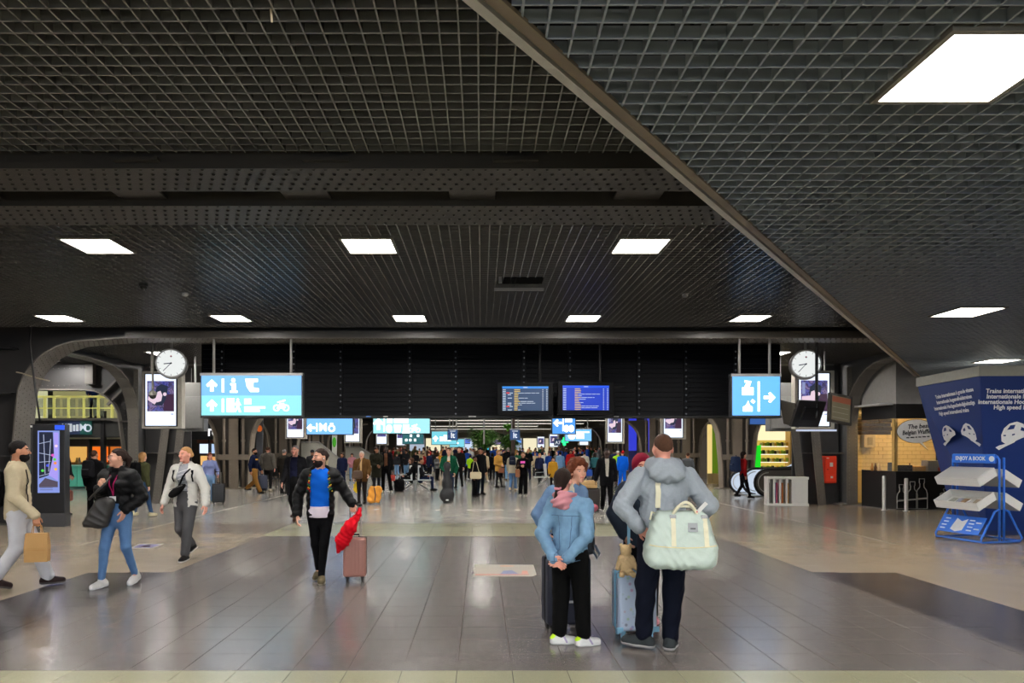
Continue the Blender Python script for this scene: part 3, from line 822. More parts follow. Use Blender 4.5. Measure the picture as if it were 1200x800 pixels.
# clocks
FACE = glow((246, 250, 248), .9, 'clock_face_lit')
def clock(px, py, Y, label, sd):
    t = thing('station_clock', label, 'clock', at(px, py, Y), -sd * .32)
    r = .325
    MB().lathe([(r, .1), (r + .02, .08), (r + .02, -.2), (r, -.22)], 36, axis='y').build('drum', GREYM, t, smooth='auto')
    MB().lathe([(r - .025, .105), (r - .025, .1)], 36, axis='y').build('face', FACE, t)
    MB().lathe([(.012, .118), (.02, .106)], 10, axis='y').build('pin', BLACK, t)
    for k in range(12):
        a = math.radians(90 - 30 * k); rr = r - .05
        MB().box((rr * math.cos(a), -.107, rr * math.sin(a)), (.045, .004, .009), 0, 0, -a).build('hour_mark', mat('clock_mark', (70, 72, 74), .5), t)
    def hand(ang, L, w):
        a = math.radians(90 - ang)
        MB().box((L * .42 * math.cos(a), -.112, L * .42 * math.sin(a)), (L, .006, w), 0, 0, -a).build('hand', mat('clock_hand', (40, 48, 70), .4), t)
    hand(262, .17, .022); hand(222, .27, .014)
    MB().box((0, -.108, .16), (.035, .004, .035), 0, 0, .78).build('red_mark', paint((160, 40, 80)), t)
    MB().tube([(0, .06, r), (0, .06, CZ - wz(py, Y))], .03, 8).build('hanger', GREYM, t)
clock(201, 426, 15.9, 'round lit station clock beside the poster box on the left', -1)
clock(944, 427, 15.9, 'round lit station clock above the tilted monitors on the right', 1)

# advertising light boxes with the same poster
ADW = glow((228, 236, 250), 1.3, 'poster_white'); AD1 = mat('poster_purple', (20, 20, 30), .4, 0, .3, .02, emit=.8, ecol=(96, 92, 150)); AD2 = glow((150, 160, 205), .9); AD3 = glow((40, 50, 72), .9); AD4 = glow((235, 210, 225), 1.0); AD5 = glow((70, 44, 70), .9)
def poster_picture(m):
    nt = m.node_tree; tc_ = nt.nodes.new('ShaderNodeTexCoord'); nz_ = nt.nodes.new('ShaderNodeTexNoise'); nz_.inputs['Scale'].default_value = 5.5; nz_.inputs['Detail'].default_value = 5; nz_.inputs['Distortion'].default_value = .8
    nt.links.new(tc_.outputs['Object'], nz_.inputs['Vector']); rp_ = nt.nodes.new('ShaderNodeValToRGB'); cr = rp_.color_ramp
    for i_, (p_, c_) in enumerate(((.32, (40, 52, 140)), (.45, (110, 110, 190)), (.52, (60, 52, 84)), (.62, (150, 130, 180)), (.72, (52, 30, 56)))):
        e_ = cr.elements[i_] if i_ < 2 else cr.elements.new(p_)
        e_.position = p_; e_.color = rgb(c_)
    nt.links.new(nz_.outputs['Fac'], rp_.inputs['Fac']); nt.links.new(rp_.outputs['Color'], nt.nodes['Principled BSDF'].inputs['Emission Color'])
poster_picture(AD1)
def poster(px0, px1, py0, py1, Y, label, detail=True, rz=0.0, back=True):
    x0, x1, z0, z1 = wx(px0, Y), wx(px1, Y), wz(py1, Y), wz(py0, Y); W, H = x1 - x0, z1 - z0
    t = thing('poster_light_box', label, 'poster box', ((x0 + x1) / 2, Y, z0), rz)
    MB().span(-W/2, W/2, 0, .22, 0, H).build('frame', mat('poster_frame', (188, 182, 168), .45, .2), t, .01)
    a, b_ = -W * .40, W * .36
    MB().span(a - .03, b_ + .04, -.008, 0, H * .035, H * .965).build('rim', BLACK, t)
    MB().span(a, b_, -.014, -.008, H * .05, H * .95).build('poster', ADW, t)
    w = b_ - a
    def pb(nm, f, m, d): MB().span(a + w * f[0], a + w * f[1], -.014 - d, -.014, H * f[2], H * f[3]).build(nm, m, t)
    pb('picture', (.06, .94, .3, .83), AD1, .002)
    if detail:
        pb('picture_dark', (.6, .94, .3, .6), AD5, .003)
        b = MB(); b.prism([(a + w * x, H * z) for x, z in ((.36, .72), (.52, .78), (.74, .74), (.72, .62), (.66, .5), (.55, .4), (.22, .41), (.25, .47), (.4, .5), (.33, .6))], -.019, -.014, 'y'); b.build('figure', AD3, t)
        b = MB(); b.prism([(a + w * x, H * z) for x, z in ((.4, .64), (.5, .66), (.56, .58), (.52, .48), (.4, .46), (.3, .48), (.1, .56), (.08, .5), (.3, .42))], -.021, -.014, 'y'); b.build('figure_light', AD4, t)
        b = MB(); disc(b, a + w * .64, H * .6, w * .06, -.022, -.014, 10); b.build('hand_shape', AD4, t)
        pb('small_print', (.84, .92, .245, .26), AD2, .002); pb('tower_shape', (.1, .2, .6, .8), AD2, .003)
    else:
        b = MB(); b.prism([(a + w * x, H * z) for x, z in ((.3, .75), (.7, .75), (.72, .5), (.5, .38), (.2, .42))], -.018, -.014, 'y'); b.build('figure', AD3, t)
        b = MB(); b.prism([(a + w * x, H * z) for x, z in ((.36, .68), (.56, .68), (.52, .48), (.25, .46))], -.02, -.014, 'y'); b.build('figure_light', AD4, t)
    MB().tube([(-W * .3, .1, H), (-W * .3, .1, (CZ if Y < 22 else 4.6) - z0)], .025, 6).build('hanger', GREYM, t)
    MB().tube([(W * .3, .1, H), (W * .3, .1, (CZ if Y < 22 else 4.6) - z0)], .025, 6).build('hanger', GREYM, t)
    return t
poster(166, 213, 435, 502, 18.2, 'lit poster box with a purple picture beside the left clock')
poster(931.5, 978, 434, 502.5, 18.2, 'lit poster box with a purple picture behind the tilted monitors')
poster(334, 359, 477, 514, 33, 'lit poster box beside the blue metro sign on the left', True)
poster(403, 424, 482, 519, 42, 'smaller lit poster box right of the blue metro sign', False)
poster(440, 455, 488, 521.5, 58, 'small far poster box under the left end of the turquoise sign', False)
poster(464, 476, 490, 523, 66, 'small far poster box behind the teal sign', False)
poster(710, 732, 478, 519.5, 40, 'lit poster box hanging at the right, left of the blue-lit pier', True)
poster(775, 804, 473, 514.5, 30, 'lit poster box above the hooded man at the right', True)
poster(643, 656, 508, 524, 62, 'small far poster box right of the green cross', False)
poster(629, 639, 511, 524.5, 72, 'tiny far poster box beside the green cross', False)
poster(678, 691, 504, 522, 60, 'small far poster box under the pale blue sign at right', False)
# grey metal back boxes beside the first poster boxes
for px0, px1, lab in ((213.5, 239, 'grey metal cabinet hanging right of the left poster box'), (902, 931, 'grey metal cabinet hanging left of the right poster box')):
    Y = 19.2; x0, x1 = wx(px0, Y), wx(px1, Y); z0, z1 = wz(505, Y), wz(448, Y)
    t = thing('metal_cabinet', lab, 'cabinet', ((x0 + x1) / 2, Y, z0))
    w = (x1 - x0) / 2; MB().span(-w, w, 0, .3, 0, z1 - z0).build('body', mat('cabinet_grey', (92, 92, 90), .5, .2), t, .01)
    MB().span(-w + .05, w - .05, -.02, 0, .08, .98).build('door', mat('cabinet_door', (106, 106, 104), .5, .2), t, .008)
    MB().tube([(0, .15, z1 - z0), (0, .15, CZ - z0)], .03, 6).build('hanger', GREYM, t)

# dome camera on a drop pole in front of the left poster
p = at(179, 463, 16.4)
t = thing('drop_camera', 'dome camera on a pale drop pole before the left poster', 'camera', p)
MB().tube([(0, 0, .06), (0, 0, CZ - p[2])], .025, 8).build('pole', mat('pale_pole', (168, 164, 154), .5), t, smooth=True)
MB().lathe([(.03, .12), (.08, .08), (.085, .0)], 14).build('cap', mat('pale_pole', ()), t, smooth='auto'); MB().lathe([(.08, 0), (.07, -.05), (.04, -.08), (.01, -.09)], 14).build('dome', mat('smoked_glass', ()), t, smooth=True)

# tilted monitors at right, seen partly from behind
p = at(957, 500, 15.6)
t = thing('tilted_monitors', 'pair of tilted black monitors back to back on one drop pole', 'monitor', p)
MB().tube([(0, 0, .2), (0, 0, CZ - p[2])], .035, 8).build('pole', BLACK, t)
MB().box((-.2, .0, .3), (.95, .07, .62), .5, .35).build('monitor', mat('monitor_back', (30, 29, 28), .5), t, .01)
MB().box((-.2, -.06, .3), (.5, .08, .3), .5, .35).build('monitor_bracket', BLACK, t, .01)
MB().box((-.62, -.0, .3), (.04, .4, .62), .35, .3, -.5).build('monitor_side', mat('monitor_rim', (60, 56, 50), .5), t, .005)
m2 = MB().box((0, 0, 0), (.62, .08, .68)).build('monitor', mat('monitor_rim', ()), t, .012, loc=(.5, -.05, .4), rot=(-.12, .16, .25))
MB().box((0, -.042, 0), (.5, .006, .56)).build('screen', mat('dim_screen', (70, 64, 50), .4, emit=.22, ecol=(150, 140, 110)), m2)
MB().box((0.0, -.047, .2), (.5, .004, .13)).build('screen_header', mat('dim_header', (60, 30, 20), .4, emit=.25, ecol=(190, 110, 80)), m2)
for k in range(3): MB().box((-.02, -.047, .02 - k * .12), (.42, .004, .012)).build('screen_line', mat('dim_line', (90, 90, 80), .4, emit=.25, ecol=(170, 165, 140)), m2)
MB().span(-.45, .45, -.02, .05, -.1, -.06).build('bottom_bar', glow((200, 210, 235), 1.0), t)

# hanging signs beyond the board
def hang_poles(t, xs, H, z0, top=4.55, m=GREYM):
    for x in xs: MB().tube([(x, .08, H + .05), (x, .08, top - z0)], .025, 6).build('pole', m, t)
Y = 24.5
t, W, H = lightbox('hanging_sign', 'lit blue sign with a left arrow and the letter M', 359.5, 478, 413, 508.5, Y, ((0, 1, BLUE_S),)); hang_poles(t, (.3, W - .3), H, wz(508.5, Y))
part(lambda b: arrow(b, W * .09, H * .24, .3, 'l', p0, p1), 'arrow', t); part(lambda b: rect(b, W * .205, W * .235, H * .1, H * .42, p0, p1), 'bar', t)
text_mesh('M', .38, 'lettering', PIC, t, (W * .355, -.004, H * .25), bold=.012)
part(lambda b: ring(b, W * .545, H * .22, .13, .055, p0, p1), 'tram_ring', t); part(lambda b: rect(b, W * .51, W * .58, H * .36, H * .42, p0, p1), 'tram_pole', t)
CY2 = glow((152, 214, 220), 1.4, 'sign_cyan_bright')
t, W, H = lightbox('hanging_sign', 'lit turquoise sign with an up arrow and four round symbols', 437.5, 480, 503.5, 507.5, Y, ((0, 1, CY2),)); hang_poles(t, (.3, W - .3), H, wz(507.5, Y))
part(lambda b: arrow(b, W * .09, H * .4, .42, 'u', p0, p1), 'arrow', t); part(lambda b: rect(b, W * .18, W * .205, H * .08, H * .66, p0, p1), 'bar', t)
for k in range(4):
    def sym(b):
        x_ = W * (.28 + k * .15); z_ = H * .2
        if k == 0: disc(b, x_, z_, .11, p0, p1, 14, .15)
        elif k == 1: b.prism([(x_ - .14, z_ + .13), (x_ + .14, z_ + .13), (x_ + .1, z_ - .13), (x_ - .1, z_ - .13)], p0, p1, 'y')
        elif k == 2: rect(b, x_ - .11, x_ + .11, z_ - .1, z_ + .15, p0, p1); rect(b, x_ - .14, x_ + .14, z_ - .16, z_ - .12, p0, p1)
        else: bike(b, x_, z_, .34)
    part(sym, 'service_symbol', t)
for a, c in ((.24, .34), (.37, .62)): part(lambda b: rect(b, W * a, W * c, H * .44, H * .66, p0, p1), 'text_line', t)
t, W, H = lightbox('hanging_sign', 'lit blue sign with a left arrow right of the departures screens', 647.5, 478, 674, 508, Y, ((0, 1, BLUE_D),)); hang_poles(t, (W / 2,), H, wz(508, Y))
part(lambda b: arrow(b, W * .22, H * .42, .3, 'l', p0, p1), 'arrow', t); part(lambda b: rect(b, W * .44, W * .49, H * .1, H * .68, p0, p1), 'bar', t)
part(lambda b: rect(b, W * .55, W * .86, H * .45, H * .68, p0, p1), 'ticket_symbol', t)
for k in range(2): part(lambda b: disc(b, W * (.61 + k * .22), H * .2, .1, p0, p1, 12, .13), 'people_symbol', t)
Y = 31
t, W, H = lightbox('hanging_sign', 'pale blue lit sign with white text lines, partly behind another', 662.5, 503, 693, 516.5, Y, ((0, 1, glow((120, 190, 245), 1.2)),)); hang_poles(t, (W * .87,), H, wz(516.5, Y))
for k in range(4): part(lambda b: rect(b, W * .42, W * (.72 if k < 3 else .92), H * (.2 + k * .17), H * (.3 + k * .17), p0, p1), 'text_line', t)
part(lambda b: disc(b, W * .25, H * .45, .17, p0, p1, 10), 'hand_symbol', t)
Y = 36
t, W, H = lightbox('hanging_sign', 'dark teal sign with small white symbols below the turquoise sign', 472, 507, 496, 519.8, Y, ((0, 1, mat('sign_teal', (20, 60, 64), .5, emit=.35, ecol=(40, 140, 150))),)); hang_poles(t, (.2, W - .2), H, wz(520, Y))
for k, (a, c) in enumerate(((.12, .35), (.32, .35), (.55, .35), (.35, .75), (.7, .75))): part(lambda b: rect(b, W * a, W * (a + .1), H * (c - .12), H * (c + .1), p0, p1), 'symbol', t)
CY3 = glow((120, 210, 225), 1.1, 'sign_cyan_far')
t, W, H = lightbox('hanging_sign', 'lit cyan sign with white symbols left of the square blue plate', 506, 505.5, 535, 520.5, 38, ((0, 1, CY3),)); hang_poles(t, (.2, W - .2), H, wz(520.5, 38))
part(lambda b: arrow(b, W * .15, H * .45, .32, 'u', p0, p1), 'arrow', t)
for k in range(3): part(lambda b: rect(b, W * (.32 + k * .16), W * (.45 + k * .16), H * .25, H * (.6 + .12 * (k % 2)), p0, p1), 'symbol', t)
t, W, H = lightbox('hanging_sign', 'lit cyan sign further back with a white word', 527, 514.5, 544, 523.5, 46, ((0, 1, CY3),)); hang_poles(t, (W / 2,), H, wz(523.5, 46))
part(lambda b: rect(b, W * .3, W * .6, H * .4, H * .6, p0, p1), 'text_line', t)
NAVY_S = mat('sign_navy', (38, 70, 118), .5, 0, .4, .05, emit=.12, ecol=(50, 90, 150)); NW = mat('sign_white', (220, 225, 232), .5, emit=.4, ecol=(220, 228, 240))
for px0, px1, py0, py1, Y, tx, lab in ((525, 536, 503.5, 515, 34, 'lt', 'square navy sign with white letters left of the planting'), (598, 609, 503.5, 515, 34, 'lt', 'square navy sign with white letters right of the planting'), (650, 657.5, 514.5, 521.5, 46, 'A7', 'small square navy sign beside a far poster box')):
    t, W, H = lightbox('platform_sign', lab, px0, py0, px1, py1, Y, ((0, 1, NAVY_S),)); hang_poles(t, (.08, W - .08) if Y < 40 else (W / 2,), H, wz(py1, Y))
    text_mesh(tx, H * .75, 'lettering', NW, t, (W * .5, -.004, H * .42), bold=.012)
    if Y < 40: part(lambda b: rect(b, W * .2, W * .8, H * .84, H * .9, p0, p1), 'text_line', t, NW)

# green pharmacy cross, planting, far screens
GR = glow((40, 255, 130), 2.2, 'green_cross_lit')
t = thing('pharmacy_cross', 'glowing green cross sign in the far hall', 'sign', at(661.5, 517, 55))
MB().span(-.32, .32, 0, .12, -.11, .11).build('arm_across', GR, t); MB().span(-.11, .11, 0, .12, -.32, .32).build('arm_upright', GR, t)
MB().span(-.05, .05, .12, .2, -.5, 4.6 - wz(517, 55)).build('bracket', GREYM, t)
LEAF = mat('leaf_green', (70, 110, 40), .5, 0, .4, .35, 6); LEAF2 = mat('leaf_green_bright', (110, 180, 50), .45, 0, .4, .3, 6)
def planting(px0, px1, py0, py1, Y, label, n, seed, m=LEAF):
    r = random.Random(seed)
    x0, x1, z0, z1 = wx(px0, Y), wx(px1, Y), wz(py1, Y), wz(py0, Y)
    t = thing('planting', label, 'plant', ((x0 + x1) / 2, Y, 0))
    W = (x1 - x0) / 2
    MB().lathe([(W * .5, 0), (W * .6, .1), (W * .65, .8), (W * .55, .82), (W * .5, .7)], 16).build('planter', mat('planter_grey', (120, 118, 112), .6), t, smooth='auto')
    MB().tube([(0, 0, .7), (.05, 0, z0 + .2)], .08, 8).build('stem', mat('bark', (84, 62, 44), .8), t)
    b = MB()
    for k in range(n):
        a = r.random() * 6.28; L = (.5 + .5 * r.random()) * W; zb_ = z0 + r.random() * (z1 - z0) * .5; tip = zb_ + (z1 - z0) * (.25 + .4 * r.random())
        dx, dy = math.cos(a), math.sin(a) * .5
        pts = [Vector((dx * L * u, dy * L * u, zb_ + (tip - zb_) * math.sin(u * 2.2))) for u in (0, .25, .5, .75, 1)]
        w = [.02, .09, .11, .08, .01]; sd = Vector((-dy, dx, .2)).normalized()
        b.loft([[p_ - sd * w[i], p_ + Vector((0, 0, .03)), p_ + sd * w[i]] for i, p_ in enumerate(pts)], closed=False, caps=False)
    tag(b.build('fronds', m, t), kind='stuff')
planting(546, 588, 505, 530, 43.6, 'bushy green plant in a planter in the middle of the far hall', 240, 1)
planting(580, 612, 510, 532, 44.6, 'lower leafy plant in a planter behind the dark column', 160, 2)
planting(588, 604, 497, 506, 45.9, 'bright green palm crown against the far light strips', 60, 3, LEAF2)
struct(MB().span(wx(599, 44), wx(603.5, 44), 44, 44.3, 0, 4.6).build('trim_40', mat('brown_column', (58, 42, 34), .6)), 'slim dark brown column in the far hall')
struct(MB().span(wx(566.2, 40), wx(568.2, 40), 40, 40.1, 1.9, 4.6).build('trim_41', mat('pale_column', (170, 165, 165), .5)), 'slim pale column hanging in the far hall')
for k, (px0, px1, py0, py1, c, Y, lab) in enumerate(((573, 590, 515, 521, (150, 120, 190), 70, 'far screen glowing violet'), (587, 594, 515, 523, (120, 150, 230), 68, 'far screen glowing pale blue beside the brown column'), (602, 611, 515, 521, (90, 150, 235), 66, 'far screen glowing blue right of the brown column'), (545, 551, 514, 520, (80, 110, 200), 72, 'far screen glowing dark blue left of the planting'), (562, 573, 522, 534, (60, 190, 225), 50, 'bright cyan ticket screen above the crowd'))):
    x0, x1, z0, z1 = wx(px0, Y), wx(px1, Y), wz(py1, Y), wz(py0, Y)
    t = thing('hall_screen', lab, 'screen', ((x0 + x1) / 2, Y, z0)); w = (x1 - x0) / 2
    MB().span(-w, w, 0, .15, 0, z1 - z0).build('case', BLACK, t); MB().span(-w * .94, w * .94, -.01, 0, .06, z1 - z0 - .06).build('glass', glow(c, 1.2), t)
    if k == 4: MB().span(-.1, .1, .02, .14, -z0, 0).build('stand', GREYM, t)
    else: MB().tube([(0, .08, z1 - z0), (0, .08, 4.6 - z0)], .03, 6).build('pole', GREYM, t)
# lit shopfronts at the far end
ef = thing('shopfront', 'bright shopfront closing the far end of the hall', 'shop', (0, 82, 0))
MB().span(-9, 9, 0, .3, 2.9, 3.5).build('fascia', mat('fascia_cream', (180, 170, 150), .6), ef)
for k in range(9):
    x = -8.6 + k * 1.95
    MB().span(x, x + 1.75, .02, .1, .2, 2.8).build('window', glow((235, 225, 190) if k % 3 else (200, 215, 235), 1.1 if k % 2 else .7), ef)
    MB().span(x - .1, x, 0, .2, 0, 2.9).build('post', GREYM, ef)
# ================================================================ LEFT SIDE: kiosk, shop
kx, ky = wx(55, 14.7), 14.75
k = thing('info_totem', 'tall black information totem with a lit map screen', 'totem', (kx, ky, 0), .16)
MB().span(-.34, .34, -.02, .22, .0, 2.22).build('body', mat('totem_black', (20, 20, 22), .35, 0, .5, .1), k, .012)
MB().span(-.35, .35, -.04, .24, 0, .3).build('plinth', mat('totem_plinth', (52, 52, 54), .5), k, .006)
MB().span(-.34, -.30, -.03, -.02, 0.3, 2.22).build('edge_strip', mat('totem_edge', (44, 44, 46), .4), k)
MB().span(-.2, .23, -.03, -.02, .74, 2.08).build('screen', glow((150, 170, 250), .8, 'map_screen'), k)
mp = MB(); mp.prism([(-.17, 1.05), (.02, 1.12), (.12, 1.6), (.1, 2.05), (-.17, 2.05)], -.034, -.03, 'y'); mp.build('map_dark', glow((30, 36, 60), .9), k)
mp = MB(); mp.prism([(.02, 1.12), (.2, 1.0), (.21, 2.04), (.12, 2.04), (.13, 1.6)], -.034, -.03, 'y'); mp.build('map_violet', glow((176, 160, 250), .95), k)
mp = MB(); mp.prism([(-.17, .92), (-.05, 1.06), (.2, .98), (.2, .86), (-.17, .86)], -.034, -.03, 'y'); mp.build('map_brown', glow((90, 80, 96), .9), k)
for x, z, c in ((.16, 1.25, (250, 200, 60)), (.15, 1.38, (250, 150, 60)), (.14, 1.46, (90, 220, 80)), (-.1, 1.22, (90, 220, 80)), (.1, 1.55, (230, 80, 190)), (.0, 1.33, (80, 90, 230)), (.17, 1.75, (250, 220, 240))):
    b = MB(); disc(b, x, z, .03, -.04, -.034, 10); b.build('map_pin', glow(c, 1.0), k)
for pts in (((-.17, 1.8), (.05, 1.85)), ((-.17, 1.6), (.08, 1.55)), ((-.05, 1.15), (-.08, 2.0)), ((-.17, 1.1), (.05, 1.16)), ((.02, 1.2), (.06, 1.9)), ((-.17, 1.4), (.06, 1.42))):
    a, c = pts; MB().box(((a[0] + c[0]) / 2, -.036, (a[1] + c[1]) / 2), (math.hypot(c[0] - a[0], c[1] - a[1]), .003, .012), 0, 0, -math.atan2(c[1] - a[1], c[0] - a[0])).build('map_line', glow((190, 200, 230), .9), k)
for z in (.8, .84): MB().span(-.15, .1, -.034, -.03, z, z + .012).build('text_line', glow((110, 120, 160), .8), k)
MB().span(.14, .33, -.035, -.02, 2.1, 2.2).build('logo_patch', glow((40, 90, 250), 1.1), k)
MB().span(-.345, -.305, -.035, -.02, 2.15, 2.19).build('sensor', WHITE, k)
MB().tube([(-.34, 0, 1.05), (-.5, -.02, 1.05)], .018, 8).build('grip', CHROME, k)
# cable drooping from the beam to the totem
p = at(36, 385, 14.9)
pts = [at(36, 383, 14.9), at(35, 400, 14.9), at(38, 430, 14.9), at(42, 460, 14.85), at(47, 495, 14.8)]
c0 = pts[0]
tag(MB().tube([(a - c0[0], b_ - c0[1], z - c0[2]) for a, b_, z in pts], .02, 8).build('power_cable', RUBBER, smooth=True, loc=c0), 'black cable drooping from the ceiling to the map totem', 'cable')
pts = [at(19, 436, 14.9), at(25, 437, 14.9), at(44, 443, 14.9), at(58, 446, 15.2)]; c0 = pts[0]
tag(MB().tube([(a - c0[0], b_ - c0[1], z - c0[2]) for a, b_, z in pts], .014, 8).build('thin_wire', mat('wire_beige', (150, 140, 120), .6), smooth=True, loc=c0), 'thin beige wire tied across the left steel pillar', 'wire')

# green-counter shop with balcony above, seen through the arch
SY = 28.0
sh = thing('counter_shop', 'shop with a turquoise counter and dark fascia under a lit balcony', 'shop', (0, SY, 0))
xl, xr = wx(10, SY), wx(152, SY)
AQ = mat('turquoise_panel', (96, 196, 170), .5, 0, .4, .08)
n = 7
for i in range(n):
    a = xl + (xr - xl) * i / n; c = xl + (xr - xl) * (i + 1) / n
    MB().span(a + .01, c - .01, -.05, .0, .12, .95).build('counter_panel', AQ, sh, .006)
MB().span(xl, xr, -.12, .6, .95, 1.0).build('counter_top', mat('counter_mint', (150, 214, 196), .4), sh, .006)
MB().span(xl, xr, 0.0, .5, 0, .95).build('counter_core', mat('counter_core', (60, 90, 84), .6), sh)
MB().span(xl, xr, 3.2, 3.3, 0, 2.6).build('back_wall', mat('shop_back', (120, 92, 60), .7, 0, .3, .3, 2), sh)
MB().span(xl, xr, -.3, .1, 2.12, 2.9).build('fascia', mat('fascia_dark', (44, 44, 42), .5), sh)
MB().span(xl, xr, -.1, 3.3, 2.06, 2.12).build('soffit', mat('soffit_cream', (200, 190, 160), .6), sh)
MB().span(xl, xr, .1, .16, 1.75, 2.06).build('roller_box', mat('roller_brown', (52, 40, 34), .6), sh)
for px0, px1, c, s_ in ((72, 99, (250, 190, 100), 1.3), (105, 124, (255, 120, 30), 1.5), (28, 36, (250, 170, 90), 1.0), (128, 140, (255, 140, 50), 1.0)):
    MB().span(wx(px0, SY + 3), wx(px1, SY + 3), 3.1, 3.19, 1.05, 1.9).build('back_display', glow(c, s_ * .6), sh)
for i in range(12):
    a = wx(66 + i * 7, SY + 1); MB().lathe([(.06, 0), (.07, .12), (.04, .2), (.03, .28)], 8, (a, 1.2 + (i % 3) * .3, 1.0)).build('bottle', paint(((190, 150, 90), (150, 70, 40), (210, 200, 170))[i % 3], .4), sh, smooth=True)
MB().span(wx(105, SY), wx(106.5, SY), -.1, .1, 1.0, 2.12).build('post', BLACK, sh); MB().span(wx(124, SY), wx(128, SY), -.4, -.2, 0.0, 3.2).build('post', BLACK, sh)
MB().box((wx(104, SY), .4, 2.05), (.5, .1, .03)).build('lamp', glow((255, 240, 210), 5.0), sh)
# sign on the fascia
sg = thing('fascia_sign', 'navy and green wayfinding sign with an up arrow above the turquoise counter', 'sign', (wx(68, SY - .4), SY - .4, wz(509, SY - .4)))
W = wx(107, SY - .4) - wx(68, SY - .4); H = wz(493, SY - .4) - wz(509, SY - .4)
MB().span(0, W * .66, 0, .06, 0, H).build('navy_field', mat('sign_navy_plain', (36, 50, 84), .5, emit=.15, ecol=(36, 50, 84)), sg); MB().span(W * .66, W, 0, .06, 0, H).build('green_field', mat('sign_green_plain', (20, 84, 76), .5, emit=.15, ecol=(20, 84, 76)), sg)
NWL = NW
part(lambda b: arrow(b, W * .14, H * .5, .34, 'u', p0, p1), 'arrow', sg, NWL); part(lambda b: rect(b, W * .23, W * .245, H * .2, H * .8, p0, p1), 'bar', sg, NWL)
part(lambda b: rect(b, W * .29, W * .42, H * .2, H * .8, p0, p1), 'toilet_symbol', sg, NWL); part(lambda b: rect(b, W * .45, W * .52, H * .25, H * .7, p0, p1), 'bus_symbol', sg, NWL); part(lambda b: rect(b, W * .54, W * .62, H * .25, H * .75, p0, p1), 'tram_symbol', sg, NWL)
text_mesh('M', H * .7, 'lettering', NWL, sg, (W * .75, -.004, H * .5), bold=.01); part(lambda b: ring(b, W * .9, H * .48, .16, .06, p0, p1), 'ring_symbol', sg, NWL)
# balcony
bl = thing('balcony', 'glass-fronted balcony with yellow-lit rails above the shop', 'balcony', (0, SY - .5, 2.9))
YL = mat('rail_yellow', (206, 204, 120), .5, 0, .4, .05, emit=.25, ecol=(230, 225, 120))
MB().span(xl, xr, 0, 4, -.1, 0).build('slab', mat('slab_dark', (60, 58, 52), .6), bl)
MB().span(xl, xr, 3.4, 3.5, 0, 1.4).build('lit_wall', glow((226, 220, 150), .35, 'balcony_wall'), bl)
for i, px in enumerate((52, 63, 80, 98, 115, 131)):
    a = wx(px, SY - .5); MB().span(a - .05, a + .05, 0, .06, 0, .86).build('post', YL, bl)
for i in range(5):
    px = (52, 63, 80, 98, 115, 131); a, c = wx(px[i], SY) + .06, wx(px[i + 1], SY) - .06
    MB().span(a, c, .02, .03, .08, .78).build('pane', mat('rail_glass', (120, 130, 110), .1, 0, .5, .02, alpha=.35), bl)
MB().span(xl, xr, -.02, .08, .82, .9).build('top_rail', YL, bl); MB().span(xl, xr, .0, .05, .38, .42).build('mid_rail', YL, bl)
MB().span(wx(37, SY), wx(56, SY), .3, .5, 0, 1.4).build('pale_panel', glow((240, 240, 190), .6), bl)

for x_ in (-15.0, -18.4):
    o = copy_tree(LT); o.location = (x_, 24.6, 4.58); o['label'] = 'square ceiling light panel added in the side bay to brighten the turquoise counter, ' + ('right' if x_ > -16 else 'left') + ' one'  # both panels added to brighten the counter
# far shop with partial sign, yellow curtain panel
TY_ = 33
ts = thing('corner_shop', 'shop with black fascia and bright windows behind the white-jacketed woman', 'shop', (0, TY_, 0))
a, c = wx(206, TY_), wx(258, TY_)
MB().span(a, c, .0, .3, 2.1, 3.2).build('fascia', mat('fascia_black', (34, 36, 40), .5), ts)
MB().span(a, c, 2.4, 2.5, 0, 2.2).build('back_wall', mat('shop_back', ()), ts)
text_mesh('TU', .46, 'lettering', glow((250, 250, 250), 1.3), ts, (wx(249, TY_), -.02, wz(507, TY_)), bold=.02)
MB().span(wx(205, TY_), wx(221, TY_), -.05, 0, .35, wz(513, TY_)).build('curtain_board', mat('curtain_yellow', (214, 186, 92), .7, emit=.12, ecol=(214, 186, 92)), ts)
for i in range(9): MB().tube([(wx(205.5 + i * 1.8, TY_), -.06, .35), (wx(205.5 + i * 1.8, TY_), -.06, wz(513, TY_))], .03, 6).build('pleat', mat('curtain_yellow', ()), ts)
for px0, px1, py0, py1, cc, s_ in ((233, 242, 520, 531, (220, 235, 255), 1.2), (247, 254, 520, 531, (190, 215, 250), 1.0), (234, 243, 534, 545, (255, 200, 120), .9), (247, 253, 535, 548, (250, 180, 110), .8)):
    MB().span(wx(px0, TY_), wx(px1, TY_), .1, .2, wz(py1, TY_), wz(py0, TY_)).build('window', glow(cc, s_), ts)
MB().span(wx(244, TY_), wx(245.5, TY_), 0, .12, 0, 2.2).build('post', BLACK, ts); MB().span(wx(230, TY_), wx(258, TY_), .1, .6, 0, .9).build('counter', mat('shop_counter', (92, 64, 44), .6), ts)
MB().span(wx(230, TY_), wx(256, TY_), .08, .2, wz(519, TY_), wz(515, TY_)).build('red_band', mat('band_brown', (96, 52, 36), .6), ts)

